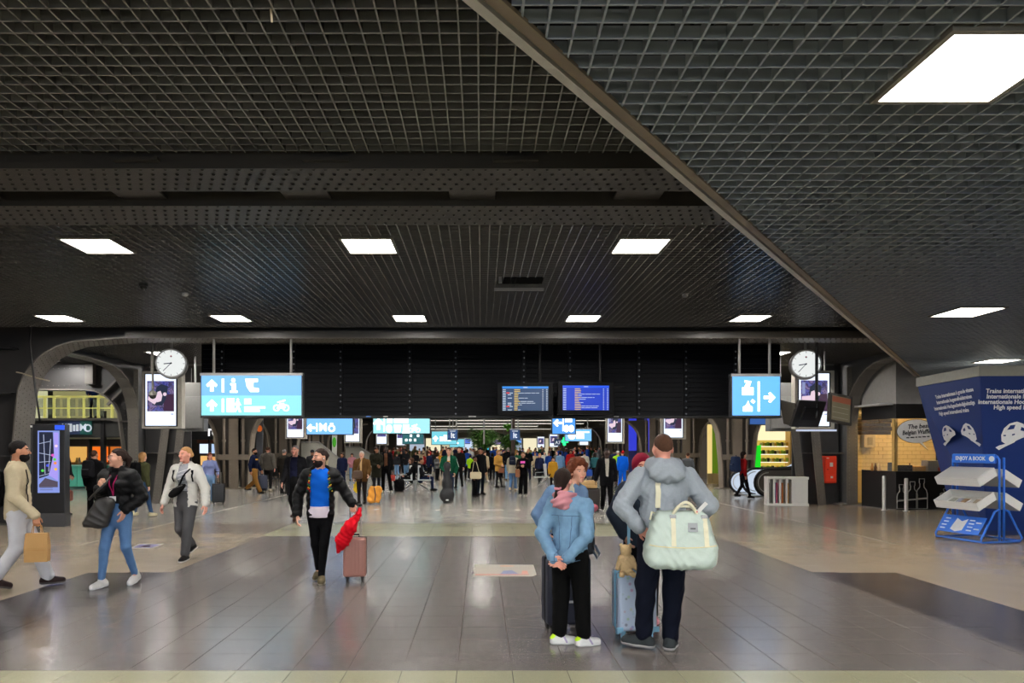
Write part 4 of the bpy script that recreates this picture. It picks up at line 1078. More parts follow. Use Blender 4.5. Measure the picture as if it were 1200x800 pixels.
# ================================================================ RIGHT SIDE: escalator, shelves, cabinet, waffle shop, pillar, rack
# yellow lit shelf shop
Y = 28.5
ys = thing('yellow_shop', 'bright yellow lit wall of product shelves behind the escalator', 'shop', (0, Y, 0))
a, c = wx(884, Y), wx(931, Y)
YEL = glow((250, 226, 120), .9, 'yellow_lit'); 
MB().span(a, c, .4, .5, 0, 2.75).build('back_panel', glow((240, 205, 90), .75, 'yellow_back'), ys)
MB().span(c - .22, c, -.1, .4, 0, 2.75).build('side_post', mat('wood_yellow', (196, 156, 84), .6), ys)
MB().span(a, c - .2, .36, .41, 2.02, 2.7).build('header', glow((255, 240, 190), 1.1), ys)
prodc = ((150, 170, 40), (60, 50, 30), (215, 170, 50), (120, 150, 40), (230, 215, 140))
for r_ in range(5):
    z = .42 + r_ * .33
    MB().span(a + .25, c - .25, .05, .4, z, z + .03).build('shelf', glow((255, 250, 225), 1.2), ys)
    for i in range(12):
        x = a + .3 + i * .098
        MB().span(x, x + .075, .08, .2, z + .03, z + .17 + .03 * (i % 2)).build('package', paint(prodc[(i * 3 + r_) % 5], .6), ys)
gp = MB(); gp.prism([(wx(880, Y), wz(552, Y)), (wx(889, Y), wz(552, Y)), (wx(889.5, Y), wz(521, Y)), (wx(885, Y), wz(522, Y))], -.2, -.16, 'y'); gp.build('green_panel', glow((30, 230, 40), .9), ys)
for px0, px1, cc, e in ((829.5, 834.5, (250, 220, 140), .9), (835, 842, (110, 150, 30), .5)):
    YY = 32
    t = thing('light_panel', 'tall %s lit panel between the right-hand piers' % ('pale yellow' if e > .6 else 'olive green'), 'panel', (wx(px0, YY), YY, 0))
    w = wx(px1, YY) - wx(px0, YY); MB().span(0, w, 0, .1, .5, wz(497, YY)).build('face', glow(cc, e), t); MB().span(0, w, 0, .14, 0, .5).build('plinth', mat('plinth_tan', (150, 130, 90), .6), t)
# blue light on the far right pier, put in as glowing panels
t = thing('blue_light_glow', 'glowing blue panel standing for blue light on the far right pier', 'panel', (wx(737, 45), 45, 0))
MB().span(0, wx(746, 45) - wx(737, 45), 0, .1, 1.5, 3.9).build('face', glow((60, 70, 230), .8), t); MB().span(0, .5, 0, .12, 0, 1.5).build('base', mat('blue_base', (60, 60, 110), .6), t)
t = thing('blue_light_glow', 'tall glowing strip standing for blue light right of the far right pier', 'panel', (wx(756, 44), 44, 0))
MB().span(0, .36, 0, .1, .2, 3.9).build('face', glow((90, 90, 240), .7), t); MB().span(-.02, .38, 0, .12, 0, .2).build('base', mat('blue_base', ()), t)

# escalator landing
EYY = 24.5
es = thing('escalator', 'escalator with white lit balustrade discs and black handrails', 'escalator', (0, EYY, 0))
GLS = glow((214, 228, 246), .85, 'balustrade_lit')
def balustrade(px_c, yo, r, length, rise, panel, nm):
    xc = wx(px_c, EYY + yo); zc = r + .08
    pr = [(xc + r * math.cos(math.radians(a)), zc + r * math.sin(math.radians(a))) for a in range(90, 271, 15)]
    top = [(xc + length, zc + r + rise), (xc + length * .45, zc + r + .02)]; bot = [(xc + length, max(.06, zc - r + rise))]
    MB().prism(pr + [(xc + length * .45, zc - r)] + bot + top, yo - .03, yo + .03, 'y').build('balustrade', panel, es)
    rail = [(xc + length, yo, zc + r + rise + .03), (xc + length * .45, yo, zc + r + .05)] + [(xc + (r + .04) * math.cos(math.radians(a)), yo, zc + (r + .04) * math.sin(math.radians(a))) for a in range(90, 271, 15)]
    MB().tube(rail, .045, 8).build('handrail', RUBBER, es, smooth=True)
    rail2 = [(xc + (r - .07) * math.cos(math.radians(a)), yo - .035, zc + (r - .07) * math.sin(math.radians(a))) for a in range(90, 271, 15)]
    MB().tube(rail2, .018, 6).build('trim_ring', CHROME, es, smooth=True)
balustrade(885, 0, .42, 2.4, .25, GLS, 'a')
balustrade(900, -.9, .42, 1.6, .12, mat('escalator_grey', (76, 72, 68), .5), 'b')
balustrade(868, .7, .36, 2.0, .2, GLS, 'c')
MB().span(wx(872, EYY), wx(935, EYY), -.8, 1.0, 0, .05).build('landing_plate', CHROME, es)
for i in range(6): MB().span(wx(905, EYY) + i * .3, wx(905, EYY) + i * .3 + .28, -.6, -.1, .05, .1 + i * .1).build('step', GREYM, es)
MB().span(wx(883, EYY) , wx(888, EYY), -1.0, -.85, .0, .2).build('newel_box', mat('newel', (90, 90, 92), .5), es)
b = MB(); b.prism([(wx(914, EYY), wz(553, EYY)), (wx(938, EYY), wz(540, EYY)), (wx(938, EYY), wz(551, EYY)), (wx(914, EYY), wz(556, EYY))], .2, .24, 'y'); b.build('glass_slope', GLS, es)

# white book shelf
p = at(899, 590, 20.6)
bs = thing('book_shelf', 'low white open book shelf beside the right steel pillar', 'shelf', (wx(899, 20.2), 20.2, 0), -.18)
BW = 1.15
WB = mat('shelf_white', (222, 220, 212), .5, 0, .4, .04)
MB().span(0, BW, -.03, .42, .78, .85).build('top', WB, bs, .004); MB().span(0, BW, -.03, .42, 0, .07).build('plinth', WB, bs, .004)
for x in (0, .17, .34, .52): MB().span(x, x + .05, 0, .4, .07, .78).build('upright', WB, bs)
MB().span(.68, BW - .02, 0, .4, .07, .78).build('side_panel', WB, bs, .004); MB().span(0, BW, .36, .4, .07, .78).build('back_panel', WB, bs)
bookc = (((150, 140, 130), 'grey'), ((70, 120, 160), 'blue'), ((150, 60, 60), 'dark red'), ((190, 110, 40), 'orange'), ((200, 90, 120), 'pink'), ((214, 150, 50), 'amber'))
for i, (cc, nm) in enumerate(bookc):
    x = (.07, .23, .4, .44, .28, .59)[i]
    o = MB().box((0, 0, .3), (.035, .2, .6)).build('book', paint(cc, .6), None, .003)
    q = Matrix.Rotation(-.18, 3, 'Z') @ Vector((x, .14, .07)); o.location = Vector((wx(899, 20.2), 20.2, 0)) + q; o.rotation_euler = (0, 0, -.18)
    MB().box((0, .008, .3), (.029, .192, .59)).build('pages', WHITE, o)
    tag(o, '%s book standing upright in the low white shelf' % nm, 'book', 'books in the white shelf')
# red fire cabinet on the pillar
p = at(971, 566, 20.5)
rc = thing('fire_cabinet', 'red fire equipment cabinet mounted on the right steel pillar', 'cabinet', (p[0], 20.5, p[2]))
RED = mat('fire_red', (222, 62, 34), .4, 0, .4, .05, emit=.0)
MB().span(-.24, .24, 0, .32, 0, .82).build('body', RED, rc, .012); MB().span(-.1, .23, -.02, 0, .28, .78).build('door', RED, rc, .006); MB().span(-.1, .23, -.02, 0, .05, .26).build('lower_door', RED, rc, .006)
MB().span(-.07, 0, -.026, -.02, .74, .765).build('label', WHITE, rc); MB().span(.03, .12, -.026, -.02, .5, .62).build('pictogram', WHITE, rc); MB().span(.05, .12, -.026, -.02, .15, .21).build('pictogram', WHITE, rc)
MB().span(-.05, -.03, -.035, -.02, .4, .43).build('lock', BLACK, rc); MB().span(-.22, -.13, -.004, 0, .62, .78).build('warning_label', mat('warn_red', (196, 70, 60), .5), rc)
MB().span(-.2, .2, .32, .55, .3, .5).build('wall_bracket', STEEL, rc)
# bollards
for px, py0, py1, lab in ((1036, 557, 598, 'slim pale post standing left before the waffle shop'), (1062, 560, 599, 'slim white post standing before the waffle shop corner')):
    Y = ydist(py1); t = thing('bollard', lab, 'bollard', (wx(px, Y), Y, 0)); h = wz(py0, Y)
    MB().lathe([(.045, 0), (.045, h - .02), (.035, h)], 12).build('post', mat('bollard_white', (205, 202, 194), .45), t, smooth='auto'); MB().lathe([(.08, 0), (.08, .012), (.05, .015)], 12).build('foot', GREYM, t)

# waffle shop
WY = 18.9; cx = wx(1050, WY)
wsx0, wsy0 = 11.28, 20.25       # far end of the receding side
wsx1 = wx(1165, WY)
wf = thing('waffle_shop', 'waffle stand with black counter, glass front and tiled back wall', 'shop', (0, 0, 0))
BK = mat('shop_black', (26, 25, 25), .45, 0, .4, .12); BULK = mat('bulkhead_white', (150, 148, 144), .7)
def wall2(nm, a, c, z0, z1, m, th=.06, off=0.0):
    dx, dy = c[0] - a[0], c[1] - a[1]; L = math.hypot(dx, dy); n_ = (-dy / L, dx / L)
    return MB().box(((a[0] + c[0]) / 2 + n_[0] * (th / 2 + off), (a[1] + c[1]) / 2 + n_[1] * (th / 2 + off), (z0 + z1) / 2), (L, th, z1 - z0), math.atan2(dy, dx)).build(nm, m, wf)
Ap, Bp, Cp = (wsx0, wsy0), (cx, WY), (wsx1, WY)
wall2('counter', Ap, Bp, 0, wz(552, 19), BK); wall2('counter', Bp, Cp, 0, wz(552, 19), BK)
zf0, zf1, zb1 = wz(490, WY), wz(473, WY), 4.1
wall2('fascia', Ap, Bp, zf0, zf1, BK); wall2('fascia', Bp, Cp, zf0, zf1, BK)
wall2('bulkhead', (Ap[0], Ap[1]), (Bp[0], Bp[1]), zf1, zb1, BULK, .06, -.0); wall2('bulkhead', Bp, Cp, zf1, zb1, BULK)
GL = mat('shop_glass', (235, 240, 240), .04, 0, .5, .0, alpha=.05)
wall2('glass', Ap, Bp, wz(552, 19), zf0, GL, .02, .02); wall2('glass', Bp, Cp, wz(552, 19), zf0, GL, .02, .02)
MB().span(cx - .04, cx + .06, WY + .02, WY + .12, wz(552, 19), zf0).build('corner_post', mat('post_gold', (180, 150, 90), .4), wf)
# interior: back wall of bevelled tiles, upper dark bricks
IY = WY + 2.4
MB().span(wsx0 - .2, wsx1, IY + .03, IY + .1, 0, 3.0).build('back_wall', mat('grout_cream', (190, 172, 130), .7), wf)
TILE_C = mat('tile_cream', (236, 218, 172), .25, 0, .5, .06, 3); TILE_B = mat('tile_dark', (40, 28, 20), .2, 0, .5, .3, 8)
for r_ in range(16):
    z = 1.05 + r_ * .125; dark_ = z > 2.05
    for i in range(-1, 13):
        xa = wsx0 - .18 + i * .26 + (.13 if r_ % 2 else 0); xb = min(xa + .248, wsx0 + 2.9); xa = max(xa, wsx0 - .18)
        if xb - xa < .03: continue
        m_ = TILE_B if dark_ and xa < wsx0 + 1.5 else TILE_C
        MB().span(xa, xb, IY, IY + .03, z - .056, z + .056).build('tile', m_, wf)
MB().span(wsx0 - .2, wsx1, WY + .1, IY, 2.9, 2.95).build('inner_ceiling', WHITE, wf)
for i in range(4):
    MB().box((wsx0 + .6 + i * .6, WY + 1.0, 2.87), (.3, .3, .03)).build('inner_lamp', glow((255, 205, 120), 60.0, 'warm_lamp'), wf)
wb = MB().span(wx(1037, 20), wx(1051, 20), IY - .22, IY, wz(524, 20.6), wz(509, 20.6)).build('switch_box', mat('switch_grey', (168, 160, 140), .5), wf, .01)
MB().span(wx(1041, 20), wx(1047, 20), IY - .24, IY - .22, wz(521, 20.6), wz(512, 20.6)).build('switch_door', mat('switch_dark', (120, 112, 96), .5), wb)
cz = wz(552, 19)
MB().span(wsx0 + .2, wsx1, WY + .15, WY + .6, cz - .04, cz).build('worktop', mat('worktop', (130, 120, 104), .4), wf)
for px, w, h, m_ in ((1057, .42, .17, BK), (1046, .12, .24, BK), (1090, .32, .3, GREYM), (1075, .3, .14, mat('waffle_gold', (196, 150, 80), .6)), (1098, .2, .12, mat('waffle_red', (190, 60, 50), .5))):
    MB().box((wx(px, WY + .35), WY + .35, cz + h / 2), (w, .3, h)).build('appliance', m_, wf, .02)
for i, px in enumerate((1022, 1026, 1030, 1049, 1066)):
    MB().lathe([(.035, 0), (.04, .1), (.02, .17), (.018, .22)], 10, (wx(px, WY + .4), WY + .4, cz)).build('jar', paint(((170, 120, 60), (90, 60, 40), (210, 190, 150))[i % 3], .4), wf, smooth=True)
# outline drawings on the black counter
LN = mat('chalk_line', (150, 148, 142), .8)
def outline(pts, nm):
    MB().tube([(x_, WY - .012, z_) for x_, z_ in pts], .012, 5, closed=True).build(nm, LN, wf)
def bottle_outline(px, w, h):
    x = wx(px, WY); P = [(-.5, 0), (-.5, .5), (-.42, .62), (-.2, .72), (-.18, .84), (-.24, .86), (-.24, 1), (.24, 1), (.24, .86), (.18, .84), (.2, .72), (.42, .62), (.5, .5), (.5, 0)]
    outline([(x + a * w, .03 + c * h) for a, c in P], 'bottle_drawing')
    outline([(x - w * .5, .03 + h * .3), (x + w * .5, .03 + h * .33), (x + w * .5, .03 + h * .36), (x - w * .5, .03 + h * .33)], 'bottle_band')
bottle_outline(1056, .24, .66); bottle_outline(1069, .28, .74); bottle_outline(1080, .3, .82)
for k in range(4): outline([(wx(1103 + 4 * k, WY) + .12 * math.cos(a) * (1 + .3 * math.sin(3 * a)), .25 + .13 * k + .11 * math.sin(a) * (1 + .3 * math.cos(2 * a))) for a in [i * .45 for i in range(14)]], 'sweet_drawing')
# speech-bubble sign
sb = thing('speech_bubble_sign', 'white oval speech-bubble sign on the waffle shop glass', 'sign', (wx(1074, WY - .06), WY - .06, wz(505.5, WY)))
b = MB(); P = [(.53 * math.cos(a), .33 * math.sin(a) * (1.0 if math.sin(a) > 0 else .95)) for a in [i * 2 * math.pi / 40 for i in range(40)]]
P2 = []
for i, q in enumerate(P):
    P2.append(q)
    if i == 31: P2.append((.32, -.5))
b.prism([(x_ * 1.03, z_ * 1.04) for x_, z_ in P2], .006, .014, 'y'); b.build('border', BLACK, sb)
b = MB(); b.prism(P2, 0, .006, 'y'); b.build('board', mat('bubble_white', (232, 230, 224), .6, emit=.12, ecol=(232, 230, 224)), sb)
INK = mat('ink_black', (30, 28, 28), .7)
text_mesh('The best', .17, 'lettering', INK, sb, (.05, -.003, .14), (math.pi / 2, -.06, 0), bold=.004, shear=.2)
text_mesh('Belgian Waffles', .165, 'lettering', INK, sb, (.02, -.003, -.02), (math.pi / 2, -.06, 0), bold=.004, shear=.2, sx=.82)
for a, c in ((-.28, -.2), (-.17, -.06), (-.03, .02), (.05, .13), (.16, .26), (.29, .36)): MB().span(a, c, -.003, 0, -.17 + a * .06, -.14 + a * .06).build('text_line', INK, sb)

# blue flared pillar cladding
NB = mat('pillar_blue', (22, 46, 104), .5, 0, .25, .08, 1.2); CAP = mat('pillar_cap', (150, 150, 140), .6)
top = [(9.5, 13.0), (12.9, 12.9), (12.9, 16.0), (9.78, 15.3)]; bot = [(9.9, 13.38), (12.5, 13.3), (12.5, 15.6), (10.46, 15.1)]
ZT = wz(440.5, 13.0)
bp_ = thing('blue_pillar', 'dark blue flared pillar cladding with white train drawings', 'pillar', (0, 0, 0))
def quad_panel(i, j, nm):
    b = MB(); u = Vector((top[j][0] - top[i][0], top[j][1] - top[i][1], 0)); n_ = Vector((u.y, -u.x, 0)).normalized() * .03
    o_ = [Vector((*bot[i], .09)), Vector((*bot[j], .09)), Vector((*top[j], ZT)), Vector((*top[i], ZT))]
    return MB().loft([o_, [p_ - n_ for p_ in o_]]).build(nm, NB, bp_)
for i, j in ((0, 1), (1, 2), (2, 3), (3, 0)): quad_panel(i, j, 'cladding_panel')
cc_ = (11.2, 14.4)
def ringpoly(P, s): return [((x - cc_[0]) * s + cc_[0], (y - cc_[1]) * s + cc_[1]) for x, y in P]
MB().prism(ringpoly(top, 1.02), ZT, ZT + .2).build('cap', CAP, bp_, .01); MB().prism(ringpoly(bot, 1.0), 0, .1).build('plinth', mat('plinth_blue', (22, 40, 84), .5), bp_)
# panel frames for print: origin + axes
def face_frame(i, j):
    o_ = Vector((*bot[i], .09)); ux = (Vector((*bot[j], .09)) - o_); uz = Vector((*top[i], ZT)) - o_
    mid_b = (Vector((*bot[i], .09)) + Vector((*bot[j], .09))) / 2; mid_t = (Vector((*top[i], ZT)) + Vector((*top[j], ZT))) / 2
    x_ = ux.normalized(); z_ = (mid_t - mid_b); z_ = (z_ - x_ * z_.dot(x_)).normalized(); n_ = x_.cross(z_)   # outward normal for counter-clockwise faces seen from outside
    return x_, z_, n_
PRN = mat('print_white', (222, 222, 222), .6)
TRAIN = [(-.44, -.26), (-.47, -.02), (-.4, .24), (-.24, .42), (0, .5), (.2, .42), (.5, .14), (.5, -.02), (.2, -.14), (-.08, -.3), (-.28, -.38)]
TRACK = [(-.62, -.5), (-.5, -.42), (-.3, -.36), (.02, -.24), (-.02, -.3), (-.3, -.46), (-.5, -.6)]
def place(face, px, py, fn, nm, m=PRN):
    """put flat print onto the pillar face where the pixel ray meets it"""
    i, j = face; x_, z_, n_ = face_frame(i, j)
    if n_.y > 0 and i == 0: n_ = -n_
    o_ = Vector((*bot[i], .09))
    uu = Vector((*bot[j], .09)) - o_; tt = Vector((*top[i], ZT)) - o_; N_ = uu.cross(tt).normalized()
    cam_ = Vector((0, 0, EYE)); d_ = Vector(((px - VX) / FPX, 1, (VY - py) / FPX))
    s_ = (o_ - cam_).dot(N_) / d_.dot(N_); P_ = cam_ + d_ * s_
    if N_.dot(d_) > 0: N_ = -N_
    xx = uu.normalized() * (1 if uu.x > 0 or abs(uu.x) < .0 else 1)
    if N_.cross(xx).z < 0: pass
    zz = Vector(N_).cross(xx); 
    if zz.z < 0: xx = -xx; zz = Vector(N_).cross(xx)
    Mx = Matrix((xx, zz, N_)).transposed().to_4x4(); Mx.translation = P_ + N_ * .004
    o2 = fn(); o2.parent = bp_; o2.matrix_local = Mx
    return o2
def flat(polys, nm, m):
    def f():
        b = MB()
        for P in polys: b.prism(P, 0, .003, 'z')
        return b.build(nm, m)
    return f
def txt(s, size, sx=1.0):
    def f():
        o = text_mesh(s, size, 'lettering', PRN, None, (0, 0, 0), (0, 0, 0), .001, 'CENTER', .003)
        o.data.transform(Matrix.Scale(sx, 4, (1, 0, 0))); o.scale = (1, 1, 1); return o
    return f
lines = ('Trains internationaux à grande vitesse', 'Internationale hogesnelheidstreinen', 'Internationale Hochgeschwindigkeitszüge', 'High speed international trains')
for k_, s in enumerate(lines):
    place((3, 0), 1117, 461 + k_ * 7.2, txt(s, .105, 1.3), 'lettering')
    place((0, 1), 1211 + (0, -3, -5, -2)[k_], 458 + k_ * 6.4, txt(s, .115, 1.0), 'lettering')
def train(flip, s, w=1.0):
    P = [(x_ * s * w * (-1 if flip else 1), z_ * s) for x_, z_ in TRAIN]
    return P
def sub(flip, s, pts, w=1.0): return [(x_ * s * w * (-1 if flip else 1), z_ * s) for x_, z_ in pts]
WIN = [(-.3, .18), (-.08, .22), (-.04, .38), (-.2, .36)]; LMP = [(-.4, -.06), (-.32, -.06), (-.32, -.01), (-.4, -.01)]; LMP2 = [(-.12, -.04), (-.03, -.01), (-.03, .04), (-.12, .02)]; SIDE = [(.14, .16), (.3, .12), (.3, .22), (.16, .3)]
for (face, px, py, flip, s, w) in (((3, 0), 1112, 509, False, .4, 2.0), ((3, 0), 1135.5, 508, True, .42, 1.75), ((0, 1), 1190, 509, False, .5, 1.15)):
    place(face, px, py, flat([train(flip, s, w)], 'train_drawing', PRN), 'train_drawing')
    place(face, px, py, flat([sub(flip, s, TRACK, w)], 'track_drawing', PRN), 'track_drawing')
    for Q, nm in ((WIN, 'train_window'), (LMP, 'train_lamp'), (LMP2, 'train_lamp'), (SIDE, 'train_stripe')):
        def f(Q=Q, nm=nm):
            b = MB(); b.prism(sub(flip, s, Q, w), .003, .005, 'z'); return b.build(nm, NB)
        place(face, px, py, f, nm)

# book rack
RB = mat('rack_blue', (34, 96, 190), .4, 0, .4, .06); RW = mat('rack_tray_white', (205, 204, 200), .5, 0, .4, .03)
ry = 12.55; rx = wx(1143, ry)
rk = thing('book_rack', 'blue metal book exchange rack with white tilted trays', 'rack', (rx, ry, 0), -1.35)
def rt(pts, nm='frame_tube', r=.018, m=RB): MB().tube(pts, r, 8).build(nm, m, rk, smooth=True)
w2 = .46
rt([(-w2, .0, .1), (-w2, 0, 1.5), (-w2 + .04, 0, 1.56), (w2 - .04, 0, 1.56), (w2, 0, 1.5), (w2, 0, .06)]); rt([(-w2, .1, .1), (-w2, .1, 1.54)]); rt([(w2, .1, .06), (w2, .1, 1.54)])
for s in (-1, 1):
    rt([(s * w2, 0, .62), (s * w2, -.1, .58), (s * w2, -.4, .1), (s * w2, -.38, .04), (s * w2, .45, .04), (s * w2, .5, .1), (s * w2, .2, .58), (s * w2, .1, .62)])
rt([(-w2, -.39, .05), (w2, -.39, .05)]); rt([(-w2, .46, .05), (w2, .46, .05)])
MB().span(-w2 + .02, w2 - .04, -.05, .0, 1.43, 1.6).build('header', RB, rk, .02)
text_mesh('ENJOY A BOOK', .1, 'lettering', PRN, rk, (-.06, -.053, 1.515), bold=.003, sx=.85)
b = MB(); disc(b, .36, 1.515, .05, -.056, -.05, 14); b.build('badge', PRN, rk)
def tray(y, z, sgn, books):
    t_ = bpy.data.objects.new('tray', None)
    o = MB(); a = math.radians(28) * sgn
    base = MB().box((0, 0, 0), (.86, .42, .015)).box((0, -.21 if sgn > 0 else .21, .07), (.86, .015, .15)).box((0, .21 if sgn > 0 else -.21, .07), (.86, .015, .15)).box((-.43, 0, .07), (.015, .42, .15)).box((.43, 0, .07), (.015, .42, .15)).build('tray', RW, rk, loc=(0, y, z), rot=(a, 0, 0))
    if books: 
        for x_ in (-.26, -.09, .09, .26): MB().box((x_, 0, .145), (.012, .42, .012)).build('divider', RW, base)
    return base
t1 = tray(-.2, 1.13, 1, True); t2 = tray(.28, 1.1, -1, False); t3 = tray(-.22, .7, 1, False); t4 = tray(.3, .68, -1, False)
MB().box((0, -.01, .15), (.84, .38, .01)).build('tray_lid', RW, t1)
sl = MB().box((0, 0, 0), (.84, .012, .36)).build('info_plate', RB, rk, loc=(-.02, -.3, .31), rot=(-.6, 0, 0))
b = MB(); b.prism([(-.16, -.12), (-.04, -.16), (.08, -.12), (.1, .12), (.0, .06), (-.12, .12)], -.012, -.007, 'y'); b.build('book_symbol', PRN, sl)
for i, (x_, z_) in enumerate(((-.3, .1), (-.31, .03), (-.32, -.04), (-.32, -.11), (.19, .1), (.2, .03), (.2, -.04), (.21, -.11), (.33, .06), (.34, -.07))): MB().box((x_, -.009, z_), (.1, .004, .022)).build('text_line', PRN, sl)
R3 = Matrix.Rotation(-1.35, 3, 'Z')
for i, (x_, c_, lab) in enumerate(((-.25, (150, 152, 140), 'grey-green paperback lying in the lower front tray of the rack'), (-.1, (120, 122, 138), 'bluish paperback lying in the lower front tray of the rack'), (-.02, (128, 98, 66), 'brown paperback lying in the lower front tray of the rack'), (.24, (142, 130, 112), 'beige paperback at the right of the lower front tray'))):
    o = MB().box((0, 0, .014), (.13, .19, .026)).build('book', paint(c_, .5), None, .002)
    o.location = Vector((rx, ry, 0)) + R3 @ Vector((x_, -.22, .712)); o.rotation_euler = (math.radians(28), 0, -1.35 + (.2 if i % 2 else -.1))
    MB().box((.004, 0, .014), (.127, .18, .021)).build('pages', WHITE, o); tag(o, lab, 'book')
# ================================================================ PEOPLE: signed-distance bodies meshed with surface nets
F32 = np.float32
def nets(F, lo, h):
    """vectorised surface nets of the zero level of F sampled on a grid"""
    nx, ny, nz = F.shape
    S = F < 0
    c = np.zeros((nx - 1, ny - 1, nz - 1), np.int8)
    for dx in (0, 1):
        for dy in (0, 1):
            for dz in (0, 1): c += S[dx:nx - 1 + dx, dy:ny - 1 + dy, dz:nz - 1 + dz]
    act = (c > 0) & (c < 8)
    I = np.argwhere(act)
    if len(I) == 0: return np.zeros((0, 3)), np.zeros((0, 4), int)
    idx = np.full(act.shape, -1, np.int64); idx[act] = np.arange(len(I))
    pos = np.zeros((len(I), 3)); cnt = np.zeros(len(I))
    for ax in range(3):
        o1, o2 = [a for a in range(3) if a != ax]
        for u in (0, 1):
            for v in (0, 1):
                a = np.zeros(3, int); a[o1] = u; a[o2] = v
                b = a.copy(); b[ax] = 1
                fa = F[I[:, 0] + a[0], I[:, 1] + a[1], I[:, 2] + a[2]]; fb = F[I[:, 0] + b[0], I[:, 1] + b[1], I[:, 2] + b[2]]
                cr = (fa < 0) != (fb < 0)
                t = np.where(cr, fa / np.where(cr, fa - fb, 1), 0)
                q = np.tile(a.astype(float), (len(I), 1)); q[:, ax] += t
                pos[cr] += q[cr]; cnt[cr] += 1
    V = (I + pos / cnt[:, None]) * h + np.asarray(lo)
    Q = []
    for ax in range(3):
        o1, o2 = (ax + 1) % 3, (ax + 2) % 3
        sl = [slice(None)] * 3; sl2 = [slice(None)] * 3
        sl[ax] = slice(0, -1); sl2[ax] = slice(1, None)
        A = S[tuple(sl)]; B = S[tuple(sl2)]
        E = np.argwhere(A != B)
        ok = (E[:, o1] > 0) & (E[:, o2] > 0) & (E[:, o1] < F.shape[o1] - 1) & (E[:, o2] < F.shape[o2] - 1)
        E = E[ok]
        if len(E) == 0: continue
        def cell(d1, d2):
            k = E.copy(); k[:, o1] -= d1; k[:, o2] -= d2
            return idx[k[:, 0], k[:, 1], k[:, 2]]
        q = np.stack([cell(1, 1), cell(0, 1), cell(0, 0), cell(1, 0)], 1)
        fl_ = A[E[:, 0], E[:, 1], E[:, 2]]
        q[~fl_] = q[~fl_][:, ::-1]
        Q.append(q)
    return V, np.concatenate(Q)
def grid(lo, hi, h):
    lo = np.asarray(lo, float) - 2 * h; n = np.ceil((np.asarray(hi, float) + 2 * h - lo) / h).astype(int) + 1
    X = (lo[0] + h * np.arange(n[0])).astype(F32)[:, None, None]; Y = (lo[1] + h * np.arange(n[1])).astype(F32)[None, :, None]; Z = (lo[2] + h * np.arange(n[2])).astype(F32)[None, None, :]
    return X, Y, Z, lo
def mesh_sdf(fn, lo, hi, h):
    X, Y, Z, l0 = grid(lo, hi, h)
    F = fn(X, Y, Z)
    F = np.array(np.broadcast_to(F, (X.shape[0], Y.shape[1], Z.shape[2])))
    F[0] = F[-1] = 1; F[:, 0] = F[:, -1] = 1; F[:, :, 0] = F[:, :, -1] = 1
    return nets(F, l0, h)
def rc(X, Y, Z, a, b, r1, r2):
    ax, ay, az = a; bx_, by_, bz_ = b
    dx, dy, dz = bx_ - ax, by_ - ay, bz_ - az
    L = dx * dx + dy * dy + dz * dz + 1e-9
    t = np.clip(((X - ax) * dx + (Y - ay) * dy + (Z - az) * dz) / L, 0, 1)
    return np.sqrt((X - ax - t * dx) ** 2 + (Y - ay - t * dy) ** 2 + (Z - az - t * dz) ** 2) - (r1 + (r2 - r1) * t)
def erc(X, Y, Z, a, b, r1, r2, k=.7, a2=None):
    """elliptic cone: depth (y) squashed by k"""
    return rc(X, Y / k, Z, (a[0], a[1] / k, a[2]), (b[0], b[1] / k, b[2]), r1, r2) * (k ** .5)
def el(X, Y, Z, c, r):
    k0 = np.sqrt(((X - c[0]) / r[0]) ** 2 + ((Y - c[1]) / r[1]) ** 2 + ((Z - c[2]) / r[2]) ** 2)
    return (k0 - 1) * min(r)
def smin(a, b, k):
    h = np.clip(.5 + .5 * (b - a) / k, 0, 1)
    return b + (a - b) * h - k * h * (1 - h)
def smax(a, b, k): return -smin(-a, -b, k)
def np_mesh(name, V, Q, mats, mi=None):
    me = bpy.data.meshes.new(name)
    me.vertices.add(len(V)); me.vertices.foreach_set('co', np.ascontiguousarray(V, F32).ravel())
    me.loops.add(len(Q) * 4); me.loops.foreach_set('vertex_index', np.ascontiguousarray(Q, np.int32).ravel())
    me.polygons.add(len(Q)); me.polygons.foreach_set('loop_start', np.arange(0, len(Q) * 4, 4, dtype=np.int32))
    me.polygons.foreach_set('use_smooth', np.ones(len(Q), bool))
    for m in mats: me.materials.append(m)
    if mi is not None: me.polygons.foreach_set('material_index', np.ascontiguousarray(mi, np.int32))
    me.update(calc_edges=True); me.validate()
    return me
def np_obj(name, V, Q, mats, parent=None, mi=None):
    o = bpy.data.objects.new(name, np_mesh(name, V, Q, mats if isinstance(mats, (list, tuple)) else [mats], mi)); C.objects.link(o)
    if parent is not None: o.parent = parent
    return o
def sdf_obj(name, fn, lo, hi, h, m, parent=None, loc=None, rz=0.0):
    V, Q = mesh_sdf(fn, lo, hi, h)
    o = np_obj(name, V, Q, m, parent)
    if loc is not None: o.location = loc; o.rotation_euler = (0, 0, rz)
    return o
def cat_(parts):
    V, Q, M_, o = [], [], [], 0
    for v, q, m in parts:
        V.append(v); Q.append(q + o); M_.append(np.full(len(q), m) if np.isscalar(m) else m); o += len(v)
    return np.concatenate(V), np.concatenate(Q), np.concatenate(M_)

